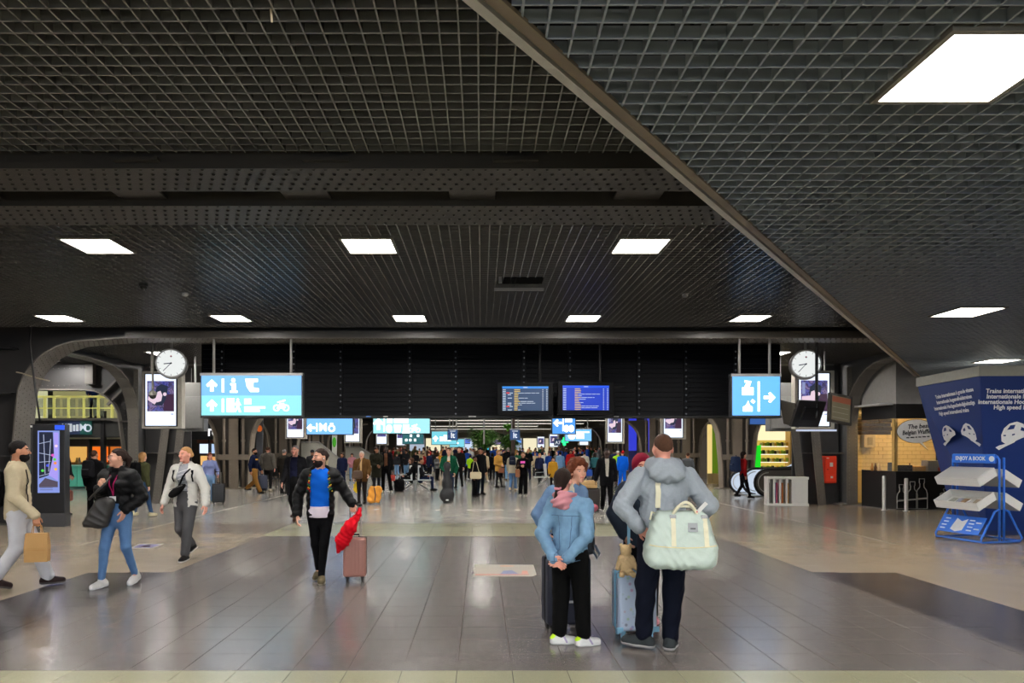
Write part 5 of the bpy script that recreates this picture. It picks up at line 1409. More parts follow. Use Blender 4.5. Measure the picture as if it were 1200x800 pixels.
DEF = dict(PE=(0, 0, .93), CH=(0, 0, 1.30), NB=(0, .015, 1.46), HD=(0, -.015, 1.635),
           RS=(-.175, .01, 1.40), LS=(.175, .01, 1.40), RE=(-.225, .03, 1.12), LE=(.225, .03, 1.12), RW=(-.235, -.04, .87), LW=(.235, -.04, .87),
           RH=(-.088, 0, .90), LH=(.088, 0, .90), RK=(-.095, -.015, .50), LK=(.095, -.015, .50), RA=(-.1, .015, .085), LA=(.1, .015, .085))
WALK = dict(RK=(-.09, -.1, .50), RA=(-.09, -.22, .1), LK=(.09, .0, .49), LA=(.09, .22, .15), RE=(-.23, .08, 1.13), RW=(-.25, .04, .88), LE=(.23, -.03, 1.12), LW=(.24, -.16, .9))
WALK2 = dict(LK=(.09, -.1, .50), LA=(.09, -.22, .1), RK=(-.09, .0, .49), RA=(-.09, .22, .15), LE=(.23, .08, 1.13), LW=(.25, .04, .88), RE=(-.23, -.03, 1.12), RW=(-.24, -.16, .9))
SIT = dict(PE=(0, .05, .5), CH=(0, .07, .88), NB=(0, .05, 1.04), HD=(0, .01, 1.21), RS=(-.17, .06, .98), LS=(.17, .06, .98), RE=(-.22, 0, .72), LE=(.22, 0, .72), RW=(-.1, -.22, .62), LW=(.1, -.22, .62),
           RH=(-.09, .0, .48), LH=(.09, .0, .48), RK=(-.1, -.42, .5), LK=(.1, -.42, .5), RA=(-.1, -.44, .09), LA=(.1, -.44, .09))
PHONE = dict(RE=(-.23, -.02, 1.14), RW=(-.07, -.24, 1.2), LE=(.23, -.02, 1.14), LW=(.06, -.24, 1.19))
HOLD = dict(RE=(-.22, 0, 1.13), RW=(-.08, -.2, 1.05), LE=(.22, 0, 1.13), LW=(.08, -.2, 1.03))
PULL = dict(LE=(.27, .1, 1.13), LW=(.34, .2, .93))
PULLR = dict(RE=(-.27, .1, 1.13), RW=(-.34, .2, .93))

def rot2(x, y, a):
    c, s = math.cos(a), math.sin(a)
    return x * c - y * s, x * s + y * c
class Body:
    def __init__(s, sp):
        s.sp = sp; s.k = sp['h'] / 1.75; k = s.k; b = sp.get('b', 1.0); s.b = b
        J = dict(DEF); J.update(sp.get('pose', {}))
        s.J = {n: np.array(v, float) * k for n, v in J.items()}
        for n in ('RS', 'LS'): s.J[n][0] *= b
        for n in ('RE', 'LE', 'RW', 'LW'):
            if n not in sp.get('pose', {}): s.J[n][0] *= b
        s.hy = math.radians(sp.get('head', 0)); s.hp = math.radians(sp.get('nod', 0))
        s.f = sp.get('fem', 0)
        s.toe = {'R': math.radians(sp.get('toeR', -8)), 'L': math.radians(sp.get('toeL', 8))}
        s.tp = {'R': sp.get('tpR', 0.0), 'L': sp.get('tpL', 0.0)}
    # --- pieces (all return distances)
    def torso(s, X, Y, Z, t):
        J, k, b = s.J, s.k, s.b; PE, CH, NB = J['PE'], J['CH'], J['NB']
        up = (NB - PE); up = up / np.linalg.norm(up)
        wst = PE + (CH - PE) * .42
        d = erc(X, Y, Z, PE - up * .01 * k, wst, (.145 * b + t) * k, ((.125 if not s.f else .112) * b + t) * k, .74)
        d = smin(d, erc(X, Y, Z, wst, CH, ((.125 if not s.f else .112) * b + t) * k, ((.15 if not s.f else .135) * b + t) * k, .72), .06 * k)
        d = smin(d, erc(X, Y, Z, CH, CH + (NB - CH) * .35, (.152 * b + t) * k, (.135 * b + t) * k, .66), .05 * k)
        sh = (J['RS'] + J['LS']) / 2
        d = smin(d, rc(X, Y, Z, J['RS'] * .86 + sh * .14, J['LS'] * .86 + sh * .14, (.055 + t) * k, (.055 + t) * k), .05 * k)
        d = smin(d, rc(X, Y, Z, sh + (0, .01 * k, 0), NB + up * .01 * k, (.075 + t) * k, (.053 + t) * k), .06 * k)
        if s.f:
            for q in (-1, 1): d = smin(d, el(X, Y, Z, CH + np.array((q * .062, -.082, -.005)) * k, np.array((.058 + t, .055 + t, .058 + t)) * k), .04 * k)
        return d
    def arm(s, X, Y, Z, q, t, end=1.0, w=1.0):
        J, k = s.J, s.k; S_, E, W_ = J[q + 'S'], J[q + 'E'], J[q + 'W']; b = .5 + .5 * s.b
        d = rc(X, Y, Z, S_, E, (.052 * b + t * w) * k, (.041 * b + t * w) * k)
        return smin(d, rc(X, Y, Z, E, E + (W_ - E) * end, (.041 * b + t * w) * k, (.028 * b + t * w) * k), .02 * k)
    def leg(s, X, Y, Z, q, t, flare=0.0, end=1.0):
        J, k = s.J, s.k; H_, K_, A_ = J[q + 'H'], J[q + 'K'], J[q + 'A']; b = .4 + .6 * s.b
        d = rc(X, Y, Z, H_, K_, (.082 * b + t) * k, (.054 * b + t + flare * .6) * k)
        return smin(d, rc(X, Y, Z, K_, K_ + (A_ - K_) * end, (.052 * b + t + flare * .6) * k, (.036 + t + flare) * k), .025 * k)
    def pelvis(s, X, Y, Z, t):
        J, k, b = s.J, s.k, s.b; P_ = J['PE']
        hw = .155 if not s.f else .16
        return erc(X, Y, Z, P_ + np.array((0, 0, -.03)) * k, P_ + np.array((0, 0, .09)) * k, (hw * b + t) * k, (.135 * b + t) * k, .74)
    def toes(s, q):
        a = s.toe[q]; A_ = s.J[q + 'A']; k = s.k
        f = np.array((-math.sin(-a), -math.cos(a), 0)); pz = s.tp[q]
        heel = A_ - f * .045 * k + np.array((0, 0, -.045 * k)); toe = A_ + f * .145 * k + np.array((0, 0, -.052 * k - pz * k))
        return heel, toe, f
    def shoe(s, X, Y, Z, q, t=.0):
        heel, toe, f = s.toes(q); k = s.k; mid_ = heel * .45 + toe * .55
        d = rc(X, Y, Z, heel, mid_, (.040 + t) * k, (.046 + t) * k)
        d = smin(d, rc(X, Y, Z, mid_, toe, (.046 + t) * k, (.036 + t) * k), .02 * k)
        d = smin(d, rc(X, Y, Z, heel + np.array((0, 0, .01)), s.J[q + 'A'] + np.array((0, .005, .02)) * k, (.040 + t) * k, (.040 + t) * k), .03 * k)
        # flat sole along the foot
        n = np.cross(toe - heel, np.cross(toe - heel, (0, 0, 1.0))); n = n / np.linalg.norm(n)
        if n[2] > 0: n = -n
        pl = (X - heel[0]) * n[0] + (Y - heel[1]) * n[1] + (Z - heel[2]) * n[2] - .036 * k
        s._pl = pl
        return smax(d, pl, .006 * k)
    def hl(s, X, Y, Z):
        """head-local coordinates in metres of a 1.75 m person"""
        c = s.J['HD']; k = s.k * s.sp.get('hs', 1.0)
        x, y, z = (X - c[0]) / k, (Y - c[1]) / k, (Z - c[2]) / k
        x, y = rot2(x, y, -s.hy)
        y, z = rot2(y, z, -s.hp)
        return x, y, z, k
    def head(s, X, Y, Z, fine=True):
        x, y, z, k = s.hl(X, Y, Z)
        d = el(x, y, z, (0, .012, .028), (.074, .094, .09))
        d = smin(d, el(x, y, z, (0, -.028, -.042), (.057 if not s.f else .053, .06, .07)), .035)
        if fine:
            for q in (-1, 1):
                d = smin(d, el(x, y, z, (q * .04, -.056, -.018), (.026, .03, .026)), .025)
                d = smax(d, -el(x, y, z, (q * .032, -.098, .012), (.019, .016, .011)), .012)
                d = smin(d, el(x, y, z, (q * .077, .012, -.008), (.010, .022, .032)), .008)
            d = smin(d, rc(x, y, z, (-.038, -.077, .03), (.038, -.077, .03), .008, .008), .02)
            d = smin(d, rc(x, y, z, (0, -.086, .018), (0, -.108, -.022), .006, .0125), .012)
            d = smin(d, el(x, y, z, (0, -.086, -.056), (.023, .0115, .009)), .008)
            d = smin(d, el(x, y, z, (0, -.078, -.094), (.022, .018, .016)), .025)
        else:
            d = smin(d, el(x, y, z, (0, -.1, -.012), (.012, .016, .018)), .015)
            for q in (-1, 1): d = smin(d, el(x, y, z, (q * .077, .012, -.008), (.010, .022, .032)), .008)
        return d * k
    def neck(s, X, Y, Z):
        c = s.J['HD']; n = s.J['NB']; k = s.k; w = .054 if not s.f else .046
        return rc(X, Y, Z, n - np.array((0, 0, .05 * k)), c + np.array((0, .015, -.03)) * k, (w + .008) * k, w * k)
    def hair(s, X, Y, Z):
        x, y, z, k = s.hl(X, Y, Z); st = s.sp.get('hair', 'short')
        th = {'short': .007, 'crop': .003, 'bald': -.02, 'curly': .042, 'long': .013, 'pony': .006, 'bun': .006, 'hat': .014, 'slick': .005, 'bob': .02, 'cap': .012, 'hood': .03, 'low_pony': .012}.get(st, .01)
        rg = .0025 * np.sin(x * 190 + 40 * y) * np.cos(z * 70 + y * 60) if st not in ('hat', 'cap', 'hood', 'crop') else 0.0
        if st == 'curly': rg = .012 * np.sin(x * 66 + 1 + 8 * z) * np.sin(y * 62 + 1) * np.cos(z * 64 + 6 * x) + .003 * np.sin(x * 200 + y * 90) * np.sin(z * 190 + y * 120)
        sx_ = th * (.6 if st in ('short', 'slick', 'pony', 'bun') else 1)
        d = el(x, y, z, (0, .014, .03), (.074 + sx_, .094 + th, .09 + th * 1.3)) + rg
        if st in ('hat', 'cap'): cut = -(z * .97 + y * .2 - .038)
        elif st == 'hood': cut = -(y * .8 + z * .35 + .035)
        elif st == 'crop': cut = -(y * .55 + z * .83 - .024)
        elif st == 'curly': cut = -(y * .74 + z * .52 + .012)
        elif st in ('pony', 'low_pony', 'bun', 'slick'): cut = -(y * .66 + z * .75 + .0 - .004)
        else: cut = -(y * .62 + z * .78 - .006 * (1 if st == 'short' else -1))
        if st not in ('hat', 'cap', 'hood'): cut = cut + .004 * np.sin(x * 130) + .003 * np.sin(z * 160 + x * 90)
        d = smax(d, cut, .012 if st in ('hat', 'cap', 'hood') else .022)
        if st in ('long', 'bob'):
            L = -.28 if st == 'long' else -.12
            w = erc(x, y, z, (0, .035, .02), (0, .06, L), .085, .075 if st == 'long' else .085, .55) + rg
            w = smax(w, -(el(x, y, z, (0, -.06, -.03), (.068, .075, .11))), .01)
            d = smin(d, w, .02)
        if st == 'pony':
            d = smin(d, rc(x, y, z, (.0, .1, .05), (0, .135, -.02), .024, .034) + rg, .02); d = smin(d, rc(x, y, z, (0, .135, -.02), (0, .1, -.22), .034, .012) + rg, .02)
        if st == 'low_pony':
            d = smin(d, el(x, y, z, (0, .07, -.03), (.06, .05, .06)) + rg, .02); d = smin(d, rc(x, y, z, (0, .105, -.04), (.0, .13, -.06), .03, .026) + rg, .015); d = smin(d, rc(x, y, z, (0, .135, -.07), (.01, .15, -.18), .026, .03) + rg, .01)
        if st == 'bun': d = smin(d, el(x, y, z, (0, .105, .0), (.042, .038, .042)) + rg, .012)
        if st == 'slick': d = smin(d, el(x, y, z, (0, .1, .03), (.03, .03, .03)), .015)
        if st == 'cap': d = np.minimum(d, smax(el(x, y, z, (0, -.12, .042), (.07, .07, .012)), y + .06, .01))
        if s.sp.get('beard'):
            be = el(x, y, z, (0, -.036, -.062), (.064, .066, .068)) - .004 + .002 * np.sin(x * 200) * np.sin(z * 160)
            be = smax(be, z + .032 + np.abs(x) * -.2, .01); be = smax(be, -(el(x, y, z, (0, -.098, -.054), (.022, .02, .010))), .004)
            d = np.minimum(d, be)
        return d * k
    def hand_fn(s, q):
        """returns sdf + bounds for a five-fingered hand"""
        k = s.k; W_ = s.J[q + 'W']; E = s.J[q + 'E']; fd = (W_ - E) / np.linalg.norm(W_ - E)
        o = s.sp.get('hand' + q, {})
        u = np.array(o.get('dir', fd), float); u /= np.linalg.norm(u)
        sg = -1 if q == 'R' else 1
        n = np.array(o.get('palm', (-sg, 0.15, 0)), float); n = n - u * n.dot(u); n /= np.linalg.norm(n)
        sd = np.cross(u, n) * (1 if q == 'R' else -1)     # toward the thumb
        if 'palm' not in o and sd[1] > 0: sd = -sd
        if o.get('flip'): sd = -sd
        curl = o.get('curl', 26); th = o.get('thumb', .6)
        P = lambda a, b_, c: W_ + (u * a + sd * b_ + n * c) * k
        segs = []
        for b_, e in ((.026, .086), (.009, .09), (-.009, .086), (-.026, .078)): segs.append((P(-.005, b_ * .7, 0), P(e, b_, 0), .017, .0125))
        for b_, e, L in ((.028, .088, (.036, .024, .018)), (.0095, .092, (.04, .027, .02)), (-.0095, .088, (.037, .025, .019)), (-.028, .08, (.03, .019, .016))):
            p = np.array((e, b_, 0.0)); a = math.radians(curl * .5); sp_ = b_ * .9
            for i, l in enumerate(L):
                q2 = p + np.array((math.cos(a) * l, sp_ * l, math.sin(a) * l)); r1 = (.0092, .0086, .008)[i]
                segs.append((P(*p), P(*q2), r1, r1 - .0007)); p = q2; a += math.radians(curl)
        p = np.array((.022, .03, .006)); segs.append((P(.008, .014, .002), P(*p), .016, .0125))
        q2 = p + np.array((.036, .026 * th + .004, .016)); segs.append((P(*p), P(*q2), .0115, .0098)); q3 = q2 + np.array((.026, .006 * th, .012)); segs.append((P(*q2), P(*q3), .0098, .0085))
        segs.append((W_ - fd * .05 * k, W_ + u * .01 * k, .027, .021))
        pts = np.array([x for sg_ in segs for x in sg_[:2]]); lo, hi = pts.min(0) - .03, pts.max(0) + .03
        def f(X, Y, Z):
            d = None
            for a, b_, r1, r2 in segs:
                e = rc(X, Y, Z, a, b_, r1 * k, r2 * k); d = e if d is None else smin(d, e, .006 * k)
            return d
        return f, lo, hi
def bounds(pts, pad):
    P = np.array(pts); return P.min(0) - pad, P.max(0) + pad

SKINS = {'fair': (214, 160, 134), 'light': (204, 150, 124), 'tan': (178, 124, 94), 'brown': (120, 80, 58), 'dark': (64, 44, 36), 'pink': (214, 150, 130)}
def skin_mat(n): return mat('skin_' + n, SKINS[n], .5, 0, .35, .06, 30)
EYEW = mat('eye_white', (168, 158, 150), .5, 0, .1); EYED = mat('eye_dark', (34, 24, 20), .4, 0, .2)
HAIRC = {'black': (24, 20, 19), 'dark': (44, 32, 27), 'brown': (78, 54, 40), 'auburn': (110, 62, 40), 'blonde': (176, 136, 92), 'grey': (132, 128, 124), 'white': (205, 202, 196), 'ltbrown': (110, 84, 62)}
def hair_mat(n): return mat('hair_' + n, tuple(int(255 * (c / 255) ** 1.12) for c in HAIRC[n]), .7, 0, .12, .35, 60, .5, 260) if n in HAIRC else n

def person(sp, level, name='person'):
    """level 0 near, 1 middle, 2 far (one mesh). sp: see the lists below"""
    B = Body(sp); J, k = B.J, B.k
    allp = np.array(list(J.values()))
    top = sp.get('top', {}); bot = sp.get('bot', {})
    t_top = top.get('t', .018); hem = top.get('hem', .86) * k; sleeve = top.get('sleeve', .97)
    fold = top.get('fold', .004)
    def topf(X, Y, Z, extra=0.0, open_=True):
        d = B.torso(X, Y, Z, t_top + extra)
        if top.get('skirt'):
            c = J['PE']; d = smin(d, erc(X, Y, Z, c + np.array((0, 0, .12)) * k, np.array((c[0], c[1], hem)), (.14 * B.b + t_top) * k, (top['skirt']) * k, .78), .05 * k)
        hemw = hem + top.get('hemwave', .0) * np.sin(X / k * 14)
        d = smax(d, hemw - Z, .006)
        if top.get('puff'): d = d - .016 * k * np.abs(np.sin(Z / k * 30))
        if open_ and top.get('open'):
            w0, w1 = top['open']; zz = np.clip((Z - hem) / (J['NB'][2] - hem), 0, 1)
            d = smax(d, -np.maximum(np.abs(X - J['CH'][0] * zz - J['PE'][0] * (1 - zz) - top.get('ox', 0)) - (w1 + (w0 - w1) * zz) * k, Y - J['CH'][1] + .02), .01)
        for q in 'RL':
            a_ = B.arm(X, Y, Z, q, t_top + extra, sleeve, top.get('sw', 1.0))
            if top.get('puff'):
                E_ = J[q + 'E']; a_ = a_ - .012 * k * np.abs(np.sin(np.sqrt((X - E_[0]) ** 2 + (Y - E_[1]) ** 2 + (Z - E_[2]) ** 2) / k * 40))
            d = smin(d, a_, .03 * k)
        if fold:
            x_, y_, z_ = X / k, Y / k, Z / k; sd_ = sp['h'] * 37
            u1 = 31 * (z_ + .55 * x_ * np.sign(x_ + .01) + .12 * np.sin(9 * x_ + sd_) + .1 * np.sin(11 * y_ + 7 * z_)); u2 = 47 * (.5 * z_ - .9 * np.abs(x_) + .4 * y_ + .07 * np.sin(17 * z_ + sd_))
            d = d + fold * k * 1.5 * (np.abs(np.sin(u1 + sd_)) + .7 * np.abs(np.sin(u2)) - .95)
        if top.get('collar'):
            n = J['NB']; rr = np.sqrt((X - n[0]) ** 2 + ((Y - n[1]) * 1.0) ** 2)
            col = np.sqrt((rr - .068 * k) ** 2 + ((Z - n[2] - (.02 + top['collar'] * .3) * k + (Y - n[1]) * -.25) * (.02 / max(.02, top['collar']))) ** 2) - .016 * k
            d = smin(d, col, .012 * k)
        # neck opening
        d = smax(d, -(B.neck(X, Y, Z) - .012 * k), .004)
        return d
    flare = bot.get('flare', 0.0); t_b = bot.get('t', .012); bend = bot.get('end', .96)
    def botf(X, Y, Z, extra=0.0):
        d = B.pelvis(X, Y, Z, t_b + extra)
        if bot.get('skirt'):
            c = J['PE']; return smax(smin(d, erc(X, Y, Z, c, np.array((c[0], c[1], bot['skirt'] * k)), .15 * k, .2 * k, .8), .04), bot['skirt'] * k - Z, .005)
        L = np.minimum(B.leg(X, Y, Z, 'R', t_b + extra, flare, bend), B.leg(X, Y, Z, 'L', t_b + extra, flare, bend))
        d = smin(d, L, .04 * k)
        f_ = bot.get('fold', .003)
        if f_: d = d + f_ * k * 1.4 * (np.abs(np.sin(Z / k * 17 + 5 * X / k + 1.6 * np.sin(Y / k * 14 + X / k * 23 + Z / k * 6) + sp['h'] * 9)) - .5) * np.clip(1.25 - np.abs(Z / k - .3) * 1.1, .35, 1)
        return d
    sk = skin_mat(sp.get('skin', 'light')); hm = hair_mat(sp.get('hc', 'dark'))
    tm_ = top.get('m') or fabric(top.get('c', (40, 40, 44))); bm_ = bot.get('m') or fabric(bot.get('c', (30, 30, 34))); sm_ = fabric(sp.get('shoe', (40, 36, 34)))
    lo, hi = bounds(allp, .26 * k); hi[2] = max(hi[2], J['HD'][2] + .17 * k); lo[2] = -.01
    X0, Y0 = sp['pos']; rz = math.radians(sp.get('yaw', 0))
    if level == 2:
        h = sp.get('vox', .026)
        fs = [lambda X, Y, Z: np.minimum(np.minimum(B.head(X, Y, Z, False), B.neck(X, Y, Z)), np.minimum(*[rc(X, Y, Z, J[q + 'W'] - (J[q + 'W'] - J[q + 'E']) * .05, J[q + 'W'] + (J[q + 'W'] - J[q + 'E']) * .4, .03 * k, .025 * k) for q in 'RL'])),
              lambda X, Y, Z: topf(X, Y, Z, .004), lambda X, Y, Z: botf(X, Y, Z, .004),
              lambda X, Y, Z: np.minimum(B.shoe(X, Y, Z, 'R', .006), B.shoe(X, Y, Z, 'L', .006)), lambda X, Y, Z: B.hair(X, Y, Z) - .006]
        X, Y, Z, l0 = grid(lo, hi, h)
        D = np.stack([np.broadcast_to(f(X, Y, Z), (X.shape[0], Y.shape[1], Z.shape[2])) for f in fs])
        F = np.array(D.min(0)); F[0] = F[-1] = 1; F[:, 0] = F[:, -1] = 1; F[:, :, 0] = F[:, :, -1] = 1
        V, Q = nets(F, l0, h)
        ctr = V[Q].mean(1); gi = np.clip(np.round((ctr - l0) / h).astype(int), 0, np.array(F.shape) - 1)
        A = D[:, gi[:, 0], gi[:, 1], gi[:, 2]]; A[1] += .0; mi = A.argmin(0)
        inner = top.get('inner')
        mats_ = [sk, tm_, bm_, sm_, hm]
        if inner:
            # face colour of the shirt seen through an open front
            fr_ = (mi == 1) & (ctr[:, 1] < J['CH'][1] - .03) & (np.abs(ctr[:, 0]) < .055 * k) & (ctr[:, 2] > J['PE'][2])
            mi[fr_] = 5; mats_.append(fabric(inner))
        V[:, 2] -= V[:, 2].min()
        o = np_obj(name, V, Q, mats_, None, mi)
        o.location = (X0, Y0, sp.get('z', 0)); o.rotation_euler = (0, 0, rz)
        tag(o, sp['label'], 'person', sp.get('group'))
        return o, B
    hb, hh_, hf = ((.013, .0065, .0048), (.019, .011, .0085))[level]
    if 'vox' in sp: hb = sp['vox']
    # ---- body: one mesh (trunk and limbs, finer head and hands)
    parts = []
    def trunk(X, Y, Z):
        d = B.torso(X, Y, Z, -.004)
        for q in 'RL':
            d = smin(d, B.arm(X, Y, Z, q, 0), .03 * k); 
        d = smin(d, B.pelvis(X, Y, Z, -.006), .03)
        for q in 'RL':
            L = B.leg(X, Y, Z, q, -.006); he, to, f = B.toes(q)
            L = smin(L, rc(X, Y, Z, J[q + 'A'], to * .8 + he * .2, .03 * k, .024 * k), .02); d = smin(d, L, .02)
        return smin(d, B.neck(X, Y, Z), .02)
    v, q_ = mesh_sdf(trunk, lo, hi, .024 if level == 0 else .03); parts.append((v, q_, 0))
    hc = J['HD']
    def headf(X, Y, Z):
        d = smin(B.head(X, Y, Z), B.neck(X, Y, Z), .02 * k)
        return smax(d, J['NB'][2] - .03 * k - Z, .003)
    v, q_ = mesh_sdf(headf, hc - .17 * k, hc + .17 * k, hh_)
    # lips, brows by position on the face
    ctr = v[q_].mean(1); x, y, z, _ = B.hl(ctr[:, 0], ctr[:, 1], ctr[:, 2])
    mi = np.zeros(len(q_), int)
    mi[(y < -.07) & (np.abs(x) < .024) & (np.abs(z + .056) < .009)] = 1
    mi[(y < -.05) & (np.abs(x) > .013) & (np.abs(x) < .05) & (np.abs(z - .033 + np.abs(np.abs(x) - .032) * .25) < .0045)] = 2
    parts.append((v, q_, mi))
    for sgn in (-1, 1):   # eyes
        for r_, dy_, m_ in ((.0112, -.0812, 3), (.0072, -.0872, 4)):
            n_ = 8; vs = []; qs = []
            for a in range(n_ + 1):
                for b_ in range(n_ * 2):
                    th, ph = math.pi * a / n_, 2 * math.pi * b_ / (2 * n_)
                    p = np.array((sgn * .032 + r_ * math.sin(th) * math.cos(ph), dy_ + r_ * math.sin(th) * math.sin(ph), .012 + r_ * .7 * math.cos(th)))
                    y1, z1 = rot2(p[1], p[2], B.hp); x1, y1 = rot2(p[0], y1, B.hy); vs.append(hc + np.array((x1, y1, z1)) * k * sp.get('hs', 1.0))
            for a in range(n_):
                for b_ in range(n_ * 2): b2 = (b_ + 1) % (n_ * 2); qs.append((a * 2 * n_ + b_, (a + 1) * 2 * n_ + b_, (a + 1) * 2 * n_ + b2, a * 2 * n_ + b2))
            parts.append((np.array(vs), np.array(qs), m_))
    for q in 'RL':
        if sp.get('nohand', '').find(q) >= 0: continue
        f, l_, h_ = B.hand_fn(q); v, q_ = mesh_sdf(f, l_, h_, hf); parts.append((v, q_, 0))
    V, Q, mi = cat_(parts)
    s0 = SKINS[sp.get('skin', 'light')]
    body = np_obj(name, V, Q, [sk, mat('lips_' + sp.get('skin', 'light'), tuple(int(c * f) for c, f in zip(s0, (.86, .66, .68))), .4), hm if sp.get('hair') != 'hat' else hair_mat('dark'), EYEW, EYED], None, mi)
    body.location = (X0, Y0, sp.get('z', 0)); body.rotation_euler = (0, 0, rz)
    tag(body, sp['label'], 'person', sp.get('group'))
    # ---- clothing and hair as parts
    tl, th_ = bounds([J[n] for n in ('PE', 'CH', 'NB', 'RS', 'LS', 'RE', 'LE', 'RW', 'LW')], .2 * k)
    tl[2] = min(hem - .02, min(J['RW'][2], J['LW'][2]) - .06)
    v, q_ = mesh_sdf(topf, tl, th_, hb); np_obj(top.get('name', 'jacket'), v, q_, tm_, body)
    if top.get('inner') or top.get('inner_m'):
        ih = top.get('ihem', top.get('hem', .86)) * k
        def innf(X, Y, Z):
            d = B.torso(X, Y, Z, .010) + .003 * np.sin(Z * 50 + X * 23); d = smax(d, ih - Z, .005)
            return smax(d, -(B.neck(X, Y, Z) - .008 * k), .004)
        v, q_ = mesh_sdf(innf, np.array((tl[0], tl[1], min(tl[2], ih) - .02)), th_, hb); np_obj('shirt', v, q_, top.get('inner_m') or fabric(top['inner']), body)
    ll, lh = bounds([J[n] for n in ('PE', 'RH', 'LH', 'RK', 'LK', 'RA', 'LA')], .17 * k); lh[2] = J['PE'][2] + .22 * k; ll[2] = .0
    v, q_ = mesh_sdf(botf, ll, lh, hb); np_obj(bot.get('name', 'trousers'), v, q_, bm_, body)
    for q in 'RL':
        he, to, f = B.toes(q); l_, h_ = bounds([he, to, J[q + 'A']], .08 * k)
        v, q_ = mesh_sdf(lambda X, Y, Z: B.shoe(X, Y, Z, q, .004), l_, h_, .008 if level == 0 else .013); so = np_obj('shoe', v, q_, sm_, body)
        if sp.get('sole'):
            def solef(X, Y, Z):
                d = B.shoe(X, Y, Z, q, .009); return smax(d, -(B._pl + .026 * k), .002)
            v, q_ = mesh_sdf(solef, l_, h_, .007 if level == 0 else .011); np_obj('sole', v, q_, paint(sp['sole'], .6), so)
    if sp.get('hair', 'short') != 'bald':
        hl_ = hc - np.array((.16, .22, .38 if sp.get('hair') in ('long', 'pony', 'low_pony') else .18)) * k; hh2 = hc + np.array((.16, .22, .17)) * k
        v, q_ = mesh_sdf(B.hair, hl_, hh2, .007 if level == 0 else .011)
        if len(q_): np_obj({'hat': 'hat', 'cap': 'cap', 'hood': 'hood'}.get(sp.get('hair'), 'hair'), v, q_, hm, body)
    B.topf, B.botf = topf, botf
    return body, B
def world_of(sp, p):
    """a local joint position of a person in world coordinates"""
    rz = math.radians(sp.get('yaw', 0)); x, y = rot2(p[0], p[1], rz)
    return Vector((x + sp['pos'][0], y + sp['pos'][1], p[2] + sp.get('z', 0)))
def attach(body, o):
    o.parent = body; return o
# ================================================================ LUGGAGE
def rbox(X, Y, Z, c, b, r):
    qx, qy, qz = np.abs(X - c[0]) - b[0] + r, np.abs(Y - c[1]) - b[1] + r, np.abs(Z - c[2]) - b[2] + r
    return np.sqrt(np.maximum(qx, 0) ** 2 + np.maximum(qy, 0) ** 2 + np.maximum(qz, 0) ** 2) + np.minimum(np.maximum(qx, np.maximum(qy, qz)), 0) - r
def suitcase(label, pos, yaw, w, d, h, m, handle=1.0, trim=None, ribs=5, wheelm=None, name='suitcase', tilt=0.0, z=0.0):
    """hard-shell trolley: two half shells, seam, ribs, four wheels, telescopic handle; pos = centre on the floor"""
    t = thing(name, label, 'suitcase', (pos[0], pos[1], z), math.radians(yaw))
    if tilt: t.rotation_euler = (math.radians(tilt), 0, math.radians(yaw))
    z0 = .07; trim = trim or RUBBER; wheelm = wheelm or RUBBER
    for s in (-1, 1):
        MB().span(-w/2, w/2, s * .006, s * d/2, z0, z0 + h).build('shell', m, t, min(.04, d * .22), True, 4)
    MB().span(-w/2 - .004, w/2 + .004, -.007, .007, z0 + .02, z0 + h + .004).build('seam', trim, t, .003)
    for k in range(ribs):
        x = -w/2 + w * (k + 1) / (ribs + 1)
        for s in (-1, 1): MB().span(x - .008, x + .008, s * d/2 - .004, s * d/2 + .005, z0 + .05, z0 + h - .05).build('rib', m, t, .003)
    for sx in (-1, 1):
        for sy in (-1, 1):
            wl = MB().lathe([(.012, -.014), (.03, -.012), (.03, .012), (.012, .014)], 14, (sx * (w/2 - .05), sy * (d/2 - .04), .03), 'x').build('wheel', wheelm, t, smooth='auto')
            MB().span(sx * (w/2 - .05) - .022, sx * (w/2 - .05) + .022, sy * (d/2 - .04) - .025, sy * (d/2 - .04) + .025, .05, .085).build('caster', trim, wl, .006)
    MB().tube([(-.05, 0, z0 + h), (-.05, 0, z0 + h + .03), (.05, 0, z0 + h + .03), (.05, 0, z0 + h)], .01, 8).build('carry_grip', trim, t)
    if handle > z0 + h:
        for s in (-1, 1): MB().tube([(s * .07, d/2 - .04, z0 + h), (s * .07, d/2 - .04, handle)], .009, 8).build('handle_tube', CHROME if trim is RUBBER else trim, t)
        MB().tube([(-.085, d/2 - .04, handle), (.085, d/2 - .04, handle)], .014, 8).build('handle_grip', trim, t)
    return t
